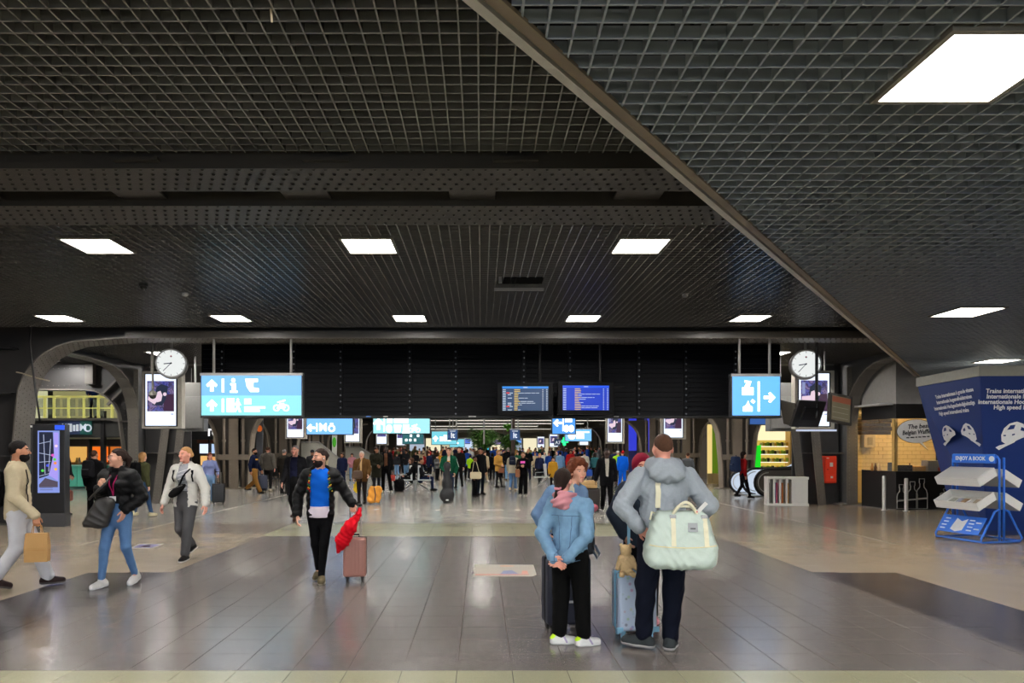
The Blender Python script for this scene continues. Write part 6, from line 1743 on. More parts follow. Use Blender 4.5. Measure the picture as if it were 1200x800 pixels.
def backpack(label, parent_sp, off, col, size=(.28, .16, .42), straps=None, m=None, name='backpack', pocket=True, body=None):
    """soft rucksack; parent_sp gives the wearer, off its centre in the wearer's frame"""
    m = m or fabric(col)
    rz = math.radians(parent_sp.get('yaw', 0)); P_ = world_of(parent_sp, off)
    t = thing(name, label, 'backpack', P_, rz)
    w, d, h = size
    def f(X, Y, Z):
        tp = 1 - .18 * np.clip(Z / h, -.5, .5)
        return rbox(X / tp, Y / tp, Z, (0, 0, 0), (w/2, d/2, h/2), .06) * .9 + .004 * np.sin(X * 40 + Z * 31) * np.sin(Z * 37)
    V, Q = mesh_sdf(f, (-w, -d, -h/2 - .02), (w, d, h/2 + .02), .015); np_obj('sack', V, Q, m, t)
    if pocket:
        V, Q = mesh_sdf(lambda X, Y, Z: rbox(X, Y, Z, (0, d/2, -h * .18), (w * .38, .045, h * .22), .03), (-w/2, 0, -h/2), (w/2, d/2 + .08, .1), .014); np_obj('pocket', V, Q, m, t)
        MB().tube([(-w * .3, d/2 + .046, -h * .02), (w * .3, d/2 + .046, -h * .02)], .005, 6).build('zip', mat('zip_grey', (110, 110, 112), .4, .5), t)
    MB().tube([(-.03, -.02, h/2 - .01), (-.03, -.02, h/2 + .03), (.03, -.02, h/2 + .03), (.03, -.02, h/2 - .01)], .008, 6).build('grab_loop', m, t)
    return t
def drape(fn, pts, side, off=.004, ymax=.5):
    """points on a garment surface at given (x, z), met from the front (side -1) or back (+1)"""
    out = []
    ys = (np.linspace(ymax, -ymax, 420) * side).astype(F32)
    for x, z in pts:
        v = np.asarray(fn(F32(x) + np.zeros((420, 1, 1), F32), ys[:, None, None], F32(z) + np.zeros((1, 1, 1), F32))).ravel()
        i = np.argmax(v < 0)
        out.append((x, float(ys[i]) + side * off, z) if v[i] < 0 else None)
    return [p for p in out if p]
def band(parent, pts, w, t, m, name='strap', wv=(1, 0, 0)):
    if len(pts) < 2: return None
    return MB().ribbon(pts, tuple(c * w for c in wv), t=t).build(name, m, parent)
def lerp(a, b, n): return [tuple(a[i] + (b[i] - a[i]) * k / n for i in range(len(a))) for k in range(n + 1)]
def px_pos(px, py): 
    Y = ydist(py); return (wx(px, Y), Y)

# ================================================================ NEAR PEOPLE
# --- woman in a pale denim jacket, back to the viewer
DEN = mat('denim_pale', (104, 136, 164), .9, 0, .1, .3, 16, .4, 220)
spA = dict(pos=(.77, 5.95), h=1.525, yaw=150, fem=1, head=-2, nod=-4, skin='pink', hair='low_pony', hc='dark', toeR=-42, toeL=-52, sole=(214, 214, 210),
    pose=dict(HD=(.075, -.015, 1.635), NB=(.035, .015, 1.46), RE=(-.235, .13, 1.12), LE=(.245, .13, 1.12), RW=(-.055, .225, .885), LW=(.06, .235, .875), RA=(-.14, -.03, .085), LA=(.1, .03, .085), RK=(-.115, -.03, .5), LK=(.1, -.02, .5)),
    handR=dict(dir=(.85, .15, -.35), palm=(.1, .9, .2), curl=20), handL=dict(dir=(-.8, .15, -.4), palm=(0, .9, .2), curl=26),
    top=dict(m=DEN, t=.026, hem=.835, skirt=.172, collar=.03, fold=.007, name='denim_jacket', sw=1.0), bot=dict(c=(13, 13, 14), t=.022, flare=.018, end=.88), shoe=(226, 226, 222),
    label='woman in a pale denim jacket with a pink hood, hands clasped behind her back')
bA, BA = person(spA, 0)
SEAM = mat('denim_seam', (66, 92, 118), .9)
k = BA.k
for pts in (lerp((-.15, 1.3), (.15, 1.3), 14), lerp((-.07, 1.3), (-.045, .86), 12), lerp((.07, 1.3), (.045, .86), 12), lerp((-.17, .87), (.17, .87), 14)):
    P_ = drape(BA.topf, [(x * k, z * k) for x, z in pts], 1, .001)
    if len(P_) > 2: MB().tube(P_, .0035, 5).build('seam', SEAM, bA)
def hoodA(X, Y, Z):
    n = BA.J['NB']; rr = np.sqrt(((X - n[0]) / 1.12) ** 2 + ((Y - n[1] - .01)) ** 2)
    d = np.sqrt((rr - .078 * k) ** 2 + ((Z - n[2] - .02 * k - (Y - n[1]) * .2 ) * .8) ** 2) - .036 * k
    d = smin(d, el(X, Y, Z, n + np.array((0, .105, -.03)) * k, np.array((.105, .055, .07)) * k), .03)
    return d + .006 * np.sin(Z * 110 + X * 40) + .003 * np.sin(X * 90)
n = BA.J['NB']; sdf_obj('pink_hood', hoodA, n - .2, n + .17, .009, fabric((196, 142, 150)), bA)
hcA = BA.J['HD']
def scr(X, Y, Z):
    x, y, z, kk_ = BA.hl(X, Y, Z); rr = np.sqrt(x ** 2 + (y - .132) ** 2)
    return (np.sqrt((rr - .024) ** 2 + (z + .06) ** 2) - .014) * kk_ + .003 * np.sin(X * 200) * np.sin(Z * 200)
sdf_obj('hair_tie', scr, hcA - .22, hcA + .22, .007, fabric((214, 150, 160)), bA)
for q in 'RL':
    he, to, f = BA.toes(q); c = he + np.array((0, 0, .045)) - f * .02
    sdf_obj('heel_tab', lambda X, Y, Z: smax(BA.shoe(X, Y, Z, q, .008), np.sqrt((X - c[0]) ** 2 + (Y - c[1]) ** 2 + (Z - c[2]) ** 2) - .038, .004), c - .07, c + .07, .007, paint((196, 240, 30), .6), bA)
    m_ = he * .5 + to * .5 + np.array((0, 0, .02))
    for sg in (-1, 1):
        sd = np.array((-f[1], f[0], 0)) * sg * .05; c2 = m_ + sd
        sdf_obj('side_stripe', lambda X, Y, Z: smax(BA.shoe(X, Y, Z, q, .0065), np.abs((X - c2[0]) * f[0] + (Y - c2[1]) * f[1] + (Z - c2[2]) * .5) - .012, .002) + np.where(((X - m_[0]) * sd[0] + (Y - m_[1]) * sd[1]) > .0004, 0, 1), c2 - .06, c2 + .06, .007, paint((160, 150, 176), .6), bA)

# --- big man in a grey hoodie, back to the viewer
GRY = mat('hoodie_grey', (136, 143, 150), .95, 0, .15, .12, 60, .3, 300)
spB = dict(pos=(1.56, 5.86), h=1.83, b=1.13, yaw=180, head=4, nod=-4, skin='pink', hair='crop', hc='brown', toeL=62, toeR=-24, tpL=-.01, sole=(150, 150, 148),
    pose=dict(LE=(.36, .1, 1.17), LW=(.225, .13, 1.0), RE=(-.36, .06, 1.17), RW=(-.26, -.1, 1.0), LA=(.17, .04, .1), LK=(.14, .0, .52), RA=(-.05, .03, .085), RK=(-.09, -.02, .5)),
    handL=dict(dir=(-.75, .1, -.55), palm=(.2, -1, 0), curl=34), handR=dict(dir=(.5, -.3, -.6), palm=(.3, 1, 0), curl=30),
    top=dict(m=GRY, t=.024, hem=.92, skirt=.175, fold=.007, sw=1.2, name='hoodie'), bot=dict(c=(22, 26, 40), t=.024, flare=.008, end=.93, fold=.007, name='joggers'), shoe=(58, 62, 64),
    label='tall broad man in a grey hoodie and navy joggers carrying a pale duffel bag')
bB, BB = person(spB, 0); k = BB.k
def hoodB(X, Y, Z):
    n = BB.J['NB']; rr = np.sqrt(((X - n[0]) / 1.2) ** 2 + ((Y - n[1] - .01)) ** 2)
    d = np.sqrt((rr - .088 * k) ** 2 + ((Z - n[2] - .04 * k + (Y - n[1]) * .1) * .7) ** 2) - .045 * k
    d = smin(d, el(X, Y, Z, n + np.array((0, .115, -.02)) * k, np.array((.15, .065, .09)) * k), .05)
    return d + .004 * np.sin(Z * 70 + np.abs(X) * 60)
n = BB.J['NB']; sdf_obj('hood', hoodB, n - .26, n + .22, .01, GRY, bB)
for q in 'RL':
    A_ = BB.J[q + 'A']; K_ = BB.J[q + 'K']; u = (K_ - A_) / np.linalg.norm(K_ - A_); c0, c1 = A_ + u * .03, A_ + u * .12
    sdf_obj('ankle_cuff', lambda X, Y, Z: rc(X, Y, Z, c0, c1, .052, .058) + .003 * np.sin(np.arctan2(Y - A_[1], X - A_[0]) * 22), np.minimum(c0, c1) - .09, np.maximum(c0, c1) + .09, .01, fabric((22, 26, 40)), bB)
P_ = drape(BB.topf, [(x * k, .94 * k) for x in np.linspace(-.17, .17, 16)], 1, .0)
# shoulder strap belongs to the bag
MINT = mat('duffel_mint', (190, 204, 194), .75, 0, .3, .05, 8, .25, 70); CREAMW = mat('webbing_cream', (226, 220, 190), .8)
bg_ = thing('duffel_bag', 'large pale mint duffel bag with cream straps hanging on the hooded man', 'bag', (1.60, 5.50, .74), math.radians(-4))
def duf(X, Y, Z):
    tp = 1 - .30 * np.clip((Z - .18) / .3, 0, 1)
    sag = .03 * (X / .28) ** 2
    d = rbox(X / tp, Y / tp, Z - sag * .6, (0, 0, .235), (.285, .14, .235), .085) * .8
    return d + .006 * np.abs(np.sin(X * 27 + Z * 20 + 2 * np.sin(X * 13 + Z * 7))) + .004 * np.abs(np.sin(X * 14 - Z * 41 + 1.5 * np.sin(X * 31))) - .005
sdf_obj('sack', duf, (-.33, -.2, -.03), (.33, .2, .52), .009, MINT, bg_)
zp = drape(duf, [(x, .19 + .02 * (x / .28) ** 2) for x in np.linspace(-.26, .26, 24)], -1, .002, .3)
MB().tube(zp, .004, 6).build('zip', mat('zip_cream', (224, 206, 150), .5), bg_)
for x0 in (-.075, .17):
    P_ = drape(duf, [(x0 + (.012 if x0 > 0 else .0) * q, .43 - q * .23) for q in np.linspace(0, 1, 14)], -1, .003, .3); band(bg_, P_, .036, .005, CREAMW, 'webbing')
    if P_: MB().box(P_[0], (.05, .02, .03)).build('buckle', GREYM, bg_, .004)
P_ = drape(duf, [(.06, .33), (.06, .37)], -1, .004, .3)
if P_: MB().box(((.075), P_[0][1] - .0, .35), (.075, .008, .07), 0, -.25).build('logo_patch', mat('patch_grey', (140, 144, 146), .6), bg_); MB().box((.075, P_[0][1] - .006, .34), (.04, .006, .012), 0, -.25).build('logo_mark', mat('patch_dark', (60, 62, 66), .6), bg_)
arcp = [(-.08 + .21 * u, -.06 - .04 * math.sin(u * math.pi), .43 + .115 * math.sin(u * math.pi)) for u in np.linspace(0, 1, 16)]
MB().tube(arcp, .013, 8).build('carry_handle', CREAMW, bg_, smooth=True)
MB().tube([(-.06, .04, .44), (.0, .06, .5), (.1, .06, .5), (.18, .04, .43)], .012, 8).build('carry_handle', CREAMW, bg_, smooth=True)
MB().box((.155, -.07, .5), (.03, .012, .11), 0, .2, .7).build('luggage_tag', WHITE, bg_, .003); MB().box((.11, -.08, .47), (.02, .01, .012)).build('tag_mark', paint((210, 50, 60)), bg_)
# strap over his left shoulder
sx = .075
sh_pts = [world_of(spB, p) for p in drape(BB.topf, [(sx * k * 1.0 + .0, z * k) for z in np.linspace(1.16, 1.42, 14)], 1, .008)]
inv = Matrix.Rotation(math.radians(4), 4, 'Z') @ Matrix.Translation(-Vector((1.60, 5.50, .74)))
lp = [inv @ p for p in sh_pts]
if len(lp) > 3:
    top_ = lp[-1] + Vector((0, .06, .035)); top2 = lp[-1] + Vector((-.0, .16, .0))
    band(bg_, [Vector((lp[0].x, lp[0].y, lp[0].z))] + lp[1:] + [top_, top2], .042, .006, CREAMW, 'shoulder_strap')
    MB().tube([lp[0], (lp[0].x - .0, lp[0].y + .0, lp[0].z - .05)], .011, 8).build('strap_buckle', mat('buckle_dark', (70, 72, 74), .4, .5), bg_)
    MB().tube([(lp[0].x, lp[0].y, lp[0].z - .05), (-.23, -.04, .46), (-.24, -.02, .4)], .008, 6).build('strap_end', CREAMW, bg_)

# --- woman with short auburn hair facing the viewer behind them
spC = dict(pos=(.86, 6.85), h=1.585, yaw=14, fem=1, head=8, skin='fair', hair='curly', hc='auburn', sole=(225, 225, 222), toeR=-30,
    pose=dict(HD=(.12, -.03, 1.625), NB=(.06, .01, 1.455), CH=(.025, 0, 1.30), RE=(-.33, .06, 1.16), RW=(-.27, -.1, .95), LW=(.12, -.2, 1.0), RA=(-.2, -.05, .085), RK=(-.15, -.04, .5)),
    top=dict(c=(108, 134, 164), t=.024, hem=.82, skirt=.17, collar=.03, name='jacket', open=(.03, .05), inner=(206, 198, 180)), bot=dict(c=(34, 44, 70), t=.016, name='jeans'), shoe=(222, 222, 220),
    label='woman with short curly auburn hair looking past the denim-jacketed woman')
bC, BC = person(spC, 0)
# --- dark-clothed companion in front of the hooded man
spE = dict(pos=(1.585, 6.75), h=1.63, yaw=0, fem=1, head=0, skin='light', hair='hood', hc=fabric((128, 34, 56)), pose=dict(RE=(-.3, .02, 1.14), RW=(-.2, -.06, .92)),
    top=dict(c=(48, 58, 70), t=.03, hem=.8, skirt=.18, name='coat'), bot=dict(c=(14, 14, 16), t=.02, flare=.02), shoe=(212, 150, 160), label='person in dark clothes and a burgundy hood, mostly hidden behind the hooded man')
person(spE, 1)
# --- luggage of this group
NAVYC = mat('suitcase_navy', (20, 23, 38), .5, 0, .4, .08)
s1 = suitcase('navy suitcase standing behind the legs of the denim-jacketed woman', (.80, 6.45), 10, .42, .26, .62, NAVYC, .0, ribs=0)
MB().span(-.02, .16, -.14, -.13, .28, .3).build('bumper_bar', GREYM, s1)
bpk = thing('rucksack', 'dark grey rucksack standing on the navy suitcase', 'backpack', (.92, 6.5, .7), math.radians(10))
V, Q = mesh_sdf(lambda X, Y, Z: rbox(X, Y, Z, (0, 0, .19), (.15, .1, .19), .06) + .004 * np.sin(Z * 50 + X * 30), (-.2, -.15, -.02), (.2, .15, .42), .014); np_obj('sack', V, Q, fabric((66, 68, 74)), bpk)
MB().tube([(.14, -.08, .1), (.18, -.1, .02), (.16, -.09, -.03), (.12, -.08, .05)], .012, 8).build('strap_loop', mat('strap_blue', (70, 84, 100), .7), bpk)
V, Q = mesh_sdf(lambda X, Y, Z: el(X, Y, Z, (0, 0, .07), (.15, .11, .075)) + .01 * np.sin(X * 48 + 1) * np.sin(Y * 40 + Z * 60), (-.2, -.16, -.03), (.2, .16, .18), .012)
o = np_obj('pink_cloth', V, Q, fabric((206, 120, 132))); o.location = (.95, 6.48, 1.07); tag(o, 'crumpled pink cloth on top of the dark grey rucksack', 'cloth')
# pale blue printed suitcase
PRINT = bpy.data.materials.new('printed_shell'); PRINT.use_nodes = True
nt = PRINT.node_tree; b_ = nt.nodes['Principled BSDF']; b_.inputs['Roughness'].default_value = .4
tc = nt.nodes.new('ShaderNodeTexCoord'); vo = nt.nodes.new('ShaderNodeTexVoronoi'); vo.inputs['Scale'].default_value = 17
nt.links.new(tc.outputs['Object'], vo.inputs['Vector'])
rp = nt.nodes.new('ShaderNodeValToRGB'); rp.color_ramp.elements[0].position = .16; rp.color_ramp.elements[0].color = (1, 1, 1, 1); rp.color_ramp.elements[1].position = .3; rp.color_ramp.elements[1].color = (0, 0, 0, 1)
nt.links.new(vo.outputs['Distance'], rp.inputs['Fac'])
hs = nt.nodes.new('ShaderNodeHueSaturation'); hs.inputs['Saturation'].default_value = .75; hs.inputs['Value'].default_value = .55; nt.links.new(vo.outputs['Color'], hs.inputs['Color'])
mx = nt.nodes.new('ShaderNodeMix'); mx.data_type = 'RGBA'; mx.inputs[6].default_value = rgb((190, 204, 224)); nt.links.new(hs.outputs['Color'], mx.inputs[7])
ml = nt.nodes.new('ShaderNodeMath'); ml.operation = 'MULTIPLY'; ml.inputs[1].default_value = .6; nt.links.new(rp.outputs['Color'], ml.inputs[0]); nt.links.new(ml.outputs[0], mx.inputs[0]); nt.links.new(mx.outputs[2], b_.inputs['Base Color'])
LTB = mat('trolley_blue', (134, 186, 214), .45)
s2 = suitcase('pale blue printed cabin suitcase with raised handle beside the hooded man', (wx(745, 6.15), 6.22), 6, .36, .23, .53, PRINT, .0, LTB, 0, LTB)
for x in (-.165, .165): 
    for z in (.09, .58): MB().box((x, -.115, z), (.06, .012, .05)).build('corner_guard', LTB, s2, .01)
for x in (-.05,): 
    MB().tube([(x, .0, .6), (x, .0, 1.03)], .014, 8).build('handle_tube', LTB, s2); 
MB().tube([(.06, .0, .6), (.06, .0, 1.03)], .014, 8).build('handle_tube', LTB, s2); MB().box((.005, 0, 1.04), (.15, .04, .035)).build('handle_grip', LTB, s2, .01)
BEI = fabric((196, 172, 134))
def ted(X, Y, Z):
    d = el(X, Y, Z, (0, 0, .09), (.065, .055, .1)); d = smin(d, el(X, Y, Z, (-.0, 0, .215), (.05, .05, .05)), .02)
    for s in (-1, 1): d = smin(d, el(X, Y, Z, (s * .04, 0, .255), (.018, .014, .02)), .01); d = smin(d, rc(X, Y, Z, (s * .05, -.01, .15), (s * .08, -.04, .06), .022, .02), .015); d = smin(d, rc(X, Y, Z, (s * .035, -.02, .02), (s * .05, -.07, .01), .026, .026), .015)
    return d + .003 * np.sin(X * 150) * np.sin(Z * 150)
V, Q = mesh_sdf(ted, (-.13, -.12, -.04), (.13, .09, .3), .008); o = np_obj('plush_toy', V, Q, BEI); o.location = (wx(734, 6.0), 6.02, .6); tag(o, 'beige plush toy sitting on the pale blue printed suitcase', 'toy')

# --- man in a blue shirt pulling a pink-brown suitcase
BLK = mat('puffer_black', (10, 10, 11), .6, 0, .15, .2, 9, .3, 60)
spG = dict(pos=(-2.06, 8.75), h=1.70, yaw=4, head=-52, skin='light', hair='slick', hc='dark', beard=1, sole=(120, 112, 96),
    pose=dict(RE=(-.3, .04, 1.14), RW=(-.29, -.06, .89), LE=(.31, .05, 1.18), LW=(.42, -.02, 1.02), RK=(-.06, -.02, .5), RA=(-.05, .16, .13), LK=(.06, -.09, .51), LA=(.03, -.12, .09)), tpR=.03,
    handR=dict(curl=30), handL=dict(dir=(.2, -.5, -.8), palm=(-.2, -.6, .4), curl=70),
    top=dict(m=BLK, t=.028, hem=.9, open=(.115, .125), inner=(24, 104, 196), ihem=.955, name='puffer_jacket', puff=1, fold=.004), bot=dict(c=(17, 17, 19), t=.008, name='trousers'), shoe=(96, 88, 70),
    label='bearded man in a bright blue shirt and black jacket pulling a suitcase')
bG, BG = person(spG, 0); k = BG.k
def under(X, Y, Z):
    d = np.minimum(B_t(X, Y, Z), 1); return d
V, Q = mesh_sdf(lambda X, Y, Z: smax(smax(smin(BG.torso(X, Y, Z, .012), erc(X, Y, Z, BG.J['PE'], BG.J['PE'] - np.array((0, 0, .1)), .16, .165, .76), .03) + .003 * np.sin(X * 60), .85 * k - Z, .004), Z - 1.0 * k, .004), (-.3, -.25, .75 * k), (.3, .25, 1.05 * k), .013)
np_obj('undershirt', V, Q, fabric((222, 212, 220)), bG)
V, Q = mesh_sdf(lambda X, Y, Z: np.sqrt((np.sqrt((X - BG.J['NB'][0]) ** 2 + (Y - BG.J['NB'][1]) ** 2) - .066) ** 2 + (Z - 1.455 * k - (Y - BG.J['NB'][1]) * .35) ** 2) - .013, (-.12, -.12, 1.35 * k), (.12, .14, 1.56 * k), .008); np_obj('white_neckline', V, Q, fabric((222, 212, 220)), bG)
pat = ((170, 50, 46), (64, 112, 66), (204, 168, 62), (50, 90, 100), (24, 24, 26))
for s in (-1, 1):
    for i, z in enumerate(np.linspace(1.2, 1.45, 16)):
        for c_ in range(3):
            P_ = drape(BG.topf, [(s * (.122 + .017 * c_ + .006 * math.sin(i * 5.1 + c_) - (z - 1.2) * .16) * k, z * k + .006 * (c_ % 2))], -1, .001)
            if P_: MB().lathe([(.0105, .0), (.008, .003)], 7, P_[0], 'y').build('flower_patch', fabric(pat[(i * 2 + c_ * 3 + (s > 0)) % 5]), bG)
for q, c in (('R', 0), ('L', 0)):
    W_ = BG.J[q + 'W']; E_ = BG.J[q + 'E']; u = (W_ - E_) / np.linalg.norm(W_ - E_); MB().tube([W_ - u * .03, W_ - u * .005], .046, 12).build('cuff', fabric((214, 208, 214)), bG, smooth=True)
MB().lathe([(.006, 0), (.009, .008), (.006, .016)], 8).build('earbud', WHITE, bG, loc=tuple(BG.J['HD'] + np.array((*rot2(.088, .0, BG.hy), -.02)) * k))
hx = world_of(spG, BG.J['LW'])
ROSE = mat('suitcase_rose', (150, 104, 92), .45, 0, .4, .06)
s3 = suitcase('pink-brown hard-shell suitcase with red jacket, pulled by the blue-shirted man', (hx.x + .03, hx.y + .02), 6, .29, .22, .50, ROSE, hx.z - .02, ribs=6)
s3.location.y += .0
def redj(X, Y, Z):
    d = rc(X, Y, Z, (.07, -.07, .3), (-.03, -.12, .14), .035, .085); d = smin(d, rc(X, Y, Z, (-.03, -.12, .14), (-.12, -.13, -.02), .085, .1), .04); d = smin(d, rc(X, Y, Z, (-.12, -.13, -.02), (-.17, -.12, -.16), .085, .035), .03); d = smin(d, rc(X, Y, Z, (.07, -.06, .3), (.075, .0, .36), .035, .03), .03)
    return d + .014 * np.abs(np.sin(X * 38 + Z * 34 + 1.5 * np.sin(Z * 20))) + .008 * np.abs(np.sin(X * 22 - Z * 47 + Y * 30)) - .01
V, Q = mesh_sdf(redj, (-.3, -.28, -.25), (.2, .08, .42), .012); o = np_obj('red_jacket', V, Q, fabric((196, 22, 40))); o.location = (hx.x + .02, hx.y, .57); tag(o, 'crumpled red jacket hanging over the pink-brown suitcase', 'jacket')

# --- woman in a black puffer jacket, far left foreground
JEAN = mat('jeans_blue', (76, 108, 148), .9, 0, .2, .2, 12, .4, 220)
spH = dict(pos=(-4.52, 8.5), h=1.70, yaw=-4, fem=1, head=-48, skin='fair', hair='pony', hc='dark', sole=(226, 226, 224),
    pose=dict(RE=(-.25, .03, 1.15), RW=(-.13, -.19, 1.25), LE=(.29, .06, 1.13), LW=(.15, -.1, .98), RK=(-.1, -.13, .5), RA=(-.12, -.16, .09), LK=(.1, .0, .5), LA=(.13, .16, .12)), tpL=.03,
    handR=dict(dir=(.3, -.2, .8), palm=(.3, .8, 0), curl=60), handL=dict(dir=(-.2, -.2, -.9), curl=20),
    top=dict(m=BLK, t=.028, hem=1.0, puff=1, collar=.05, name='puffer_jacket', open=(.05, .07), inner=(26, 26, 28), ihem=1.04, fold=.003), bot=dict(m=JEAN, t=.008, end=.95, name='jeans'), shoe=(224, 222, 218),
    label='woman in a black puffer jacket and blue jeans with a big black tote')
bH, BH = person(spH, 0); k = BH.k
MAG = fabric((170, 40, 100))
for s in (-1, 1):
    P_ = drape(lambda X, Y, Z: np.minimum(BH.topf(X, Y, Z), BH.torso(X, Y, Z, .014)), [((s * .05 * (1 - u)) * k, (1.42 - .26 * u) * k) for u in np.linspace(0, 1, 10)], -1, .006); band(bH, P_, .014, .003, MAG, 'lanyard')
P_ = drape(lambda X, Y, Z: BH.torso(X, Y, Z, .02), [(0, 1.12 * k)], -1, .012)
if P_: MB().box((P_[0][0], P_[0][1], P_[0][2]), (.085, .004, .06)).build('badge', WHITE, bH, .002)
for s in (-1, 1):
    c = BH.J['HD']
    pts = []
    for a in range(12):
        p = np.array((s * .033 + .023 * math.cos(a * .5236), -.106, .012 + .017 * math.sin(a * .5236))); y1, z1 = rot2(p[1], p[2], BH.hp); x1, y1 = rot2(p[0], y1, BH.hy); pts.append(c + np.array((x1, y1, z1)) * k)
    MB().tube(pts, .0022, 5, closed=True).build('glasses_rim', mat('glasses_metal', (170, 190, 210), .2, .8), bH)
tb = thing('tote_bag', 'large soft black tote bag on the shoulder of the puffer-jacketed woman', 'bag', (wx(116, 8.3), 8.33, wz(620, 8.3)), .1)
def tote(X, Y, Z): return rbox(X - .42 * (Z - .2), Y, Z + .1 * X, (0, 0, .2), (.17 - .06 * np.clip(Z / .4, 0, 1), .085, .2), .075) * .8 + .007 * np.abs(np.sin(X * 22 + Z * 30 + 2 * np.sin(Z * 9)))
V, Q = mesh_sdf(tote, (-.28, -.14, -.03), (.26, .14, .5), .012); np_obj('sack', V, Q, mat('tote_leather', (42, 40, 38), .5, 0, .4, .2), tb)
MB().tube([(-.12, -.03, .36), (-.02, -.06, .46), (.08, -.04, .56), (.1, .05, .64), (.1, .1, .56)], .014, 8).build('strap', mat('tote_leather', ()), tb, smooth=True)

# --- man in a beige jacket at the left edge
spI = dict(pos=(wx(21, 8.3), 8.3), h=1.79, yaw=118, head=6, skin='tan', hair='short', hc='black', beard=1, sole=(60, 56, 54),
    pose=dict(RK=(-.09, .0, .5), RA=(-.09, .22, .16), LK=(.09, -.16, .5), LA=(.09, -.3, .1), RE=(-.24, .02, 1.12), RW=(-.25, -.2, .88), LE=(.23, .1, 1.12), LW=(.24, .02, .88)),
    handR=dict(dir=(0, -.1, -1), palm=(1, 0, 0), curl=75), tpR=.04,
    top=dict(c=(196, 184, 158), t=.026, hem=.83, skirt=.17, name='jacket'), bot=dict(c=(206, 206, 208), t=.018, flare=.018), shoe=(52, 40, 40),
    label='bearded man in a beige jacket and white trousers walking at the left edge')
bI, BI = person(spI, 0); k = BI.k
backpack('black backpack on the man in the beige jacket', spI, (0, .24 * k, 1.2 * k), (22, 22, 24), (.3, .2, .46))
for s in (-1, 1):
    P_ = drape(BI.topf, [(s * .11 * k, z * k) for z in np.linspace(1.02, 1.42, 14)], -1, .006); band(bI, P_, .045, .008, fabric((22, 22, 24)), 'backpack_strap')
P_ = []
bw = world_of(spI, BI.J['RW'] + np.array((0, -.01, -.12)) * k)
pb_ = thing('paper_bag', 'brown paper carrier bag in the hand of the man at the left edge', 'bag', (bw.x + .02, bw.y - .02, bw.z - .42), .25)
KR = mat('kraft_paper', (168, 130, 82), .8, 0, .2, .08, 7, .2, 20)
b = MB(); W_, D_, H_ = .24, .12, .34
b.loft([[(-W_/2, -D_/2, 0), (W_/2, -D_/2, 0), (W_/2, D_/2, 0), (-W_/2, D_/2, 0)], [(-W_/2 - .005, -D_/2, H_ * .5), (W_/2 + .005, -D_/2, H_ * .5), (W_/2 + .005, D_/2, H_ * .5), (-W_/2 - .005, D_/2, H_ * .5)], [(-W_/2 + .004, -D_/2 + .03, H_), (W_/2 - .004, -D_/2 + .03, H_), (W_/2 - .004, D_/2 - .03, H_), (-W_/2 + .004, D_/2 - .03, H_)]]); b.build('bag', KR, pb_)
MB().box((0, -D_/2 - .003, H_ * .42), (W_ * .9, .003, .006)).build('fold_crease', mat('kraft_dark', (160, 116, 60), .8), pb_)
for y in (-.03, .03): MB().tube([(-.05, y, H_), (-.04, y * .5, H_ + .09), (.04, y * .5, H_ + .09), (.05, y, H_)], .005, 6).build('handle', mat('kraft_dark', ()), pb_)

# --- woman in a white jacket with a crossbody bag
WJ = mat('jacket_offwhite', (214, 212, 204), .9, 0, .2, .06, 9, .3, 160)
spJ = dict(pos=(-4.52, 10.45), h=1.72, yaw=-6, fem=1, head=-22, skin='pink', hair='bun', hc='blonde', sole=(206, 202, 196),
    pose=dict(RE=(-.3, .05, 1.12), RW=(-.35, -.03, .88), LE=(.29, .04, 1.12), LW=(.33, -.02, .87), RK=(-.08, -.02, .48), RA=(-.05, .26, .2), LK=(.08, -.1, .5), LA=(.06, -.14, .09)), tpR=.06,
    top=dict(m=WJ, t=.032, hem=.83, skirt=.19, open=(.07, .09), inner=(150, 152, 156), ihem=.92, collar=.035, name='jacket'), bot=dict(c=(86, 86, 88), t=.018, flare=.016, end=.9, name='jeans'), shoe=(34, 32, 32),
    label='woman in a white jacket and grey jeans with a black crossbody bag')
bJ, BJ = person(spJ, 0); k = BJ.k
P_ = drape(lambda X, Y, Z: np.minimum(BJ.topf(X, Y, Z), BJ.torso(X, Y, Z, .014)), [((.12 - .2 * u) * k, (1.42 - .3 * u) * k) for u in np.linspace(0, 1, 14)], -1, .014)
cb = thing('crossbody_bag', 'black crossbody bag across the chest of the white-jacketed woman', 'bag', world_of(spJ, (-.045 * k, -.165, 1.1 * k)), math.radians(-6))
V, Q = mesh_sdf(lambda X, Y, Z: smin(el(X, Y, Z - .55 * X, (0, 0, .0), (.135, .05, .055)), el(X, Y, Z - .55 * X, (-.02, 0, -.03), (.1, .05, .06)), .03) * .8, (-.18, -.07, -.14), (.18, .07, .14), .01); np_obj('pouch', V, Q, fabric((24, 24, 26)), cb)
MB().tube([(-.1, -.042, .0), (.1, -.042, .07)], .004, 6).build('zip', mat('zip_grey', (110, 110, 112), .4, .5), cb)
band(bJ, P_, .03, .006, fabric((24, 24, 26)), 'bag_strap')
for i, z in enumerate(np.linspace(1.08, 1.36, 6)):
    P_ = drape(lambda X, Y, Z: BJ.torso(X, Y, Z, .010), [((-.075 + .15 * u) * k, (z + .05 * u) * k) for u in np.linspace(0, 1, 7)], -1, .006); band(bJ, P_, .012, .003, fabric((196, 196, 200)), 'shirt_stripe', (0, 0, 1))
for s in (-1, 1):
    P_ = drape(BJ.topf, [(s * .15 * k, z * k) for z in np.linspace(1.22, 1.4, 8)], -1, .005); band(bJ, P_, .035, .008, fabric((26, 26, 28)), 'backpack_strap')
P_ = drape(BJ.topf, [(.1 * k, .95 * k)], -1, .002)
if P_: MB().lathe([(.01, 0), (.006, .006)], 8, P_[0], 'y').build('button', BLACK, bJ)

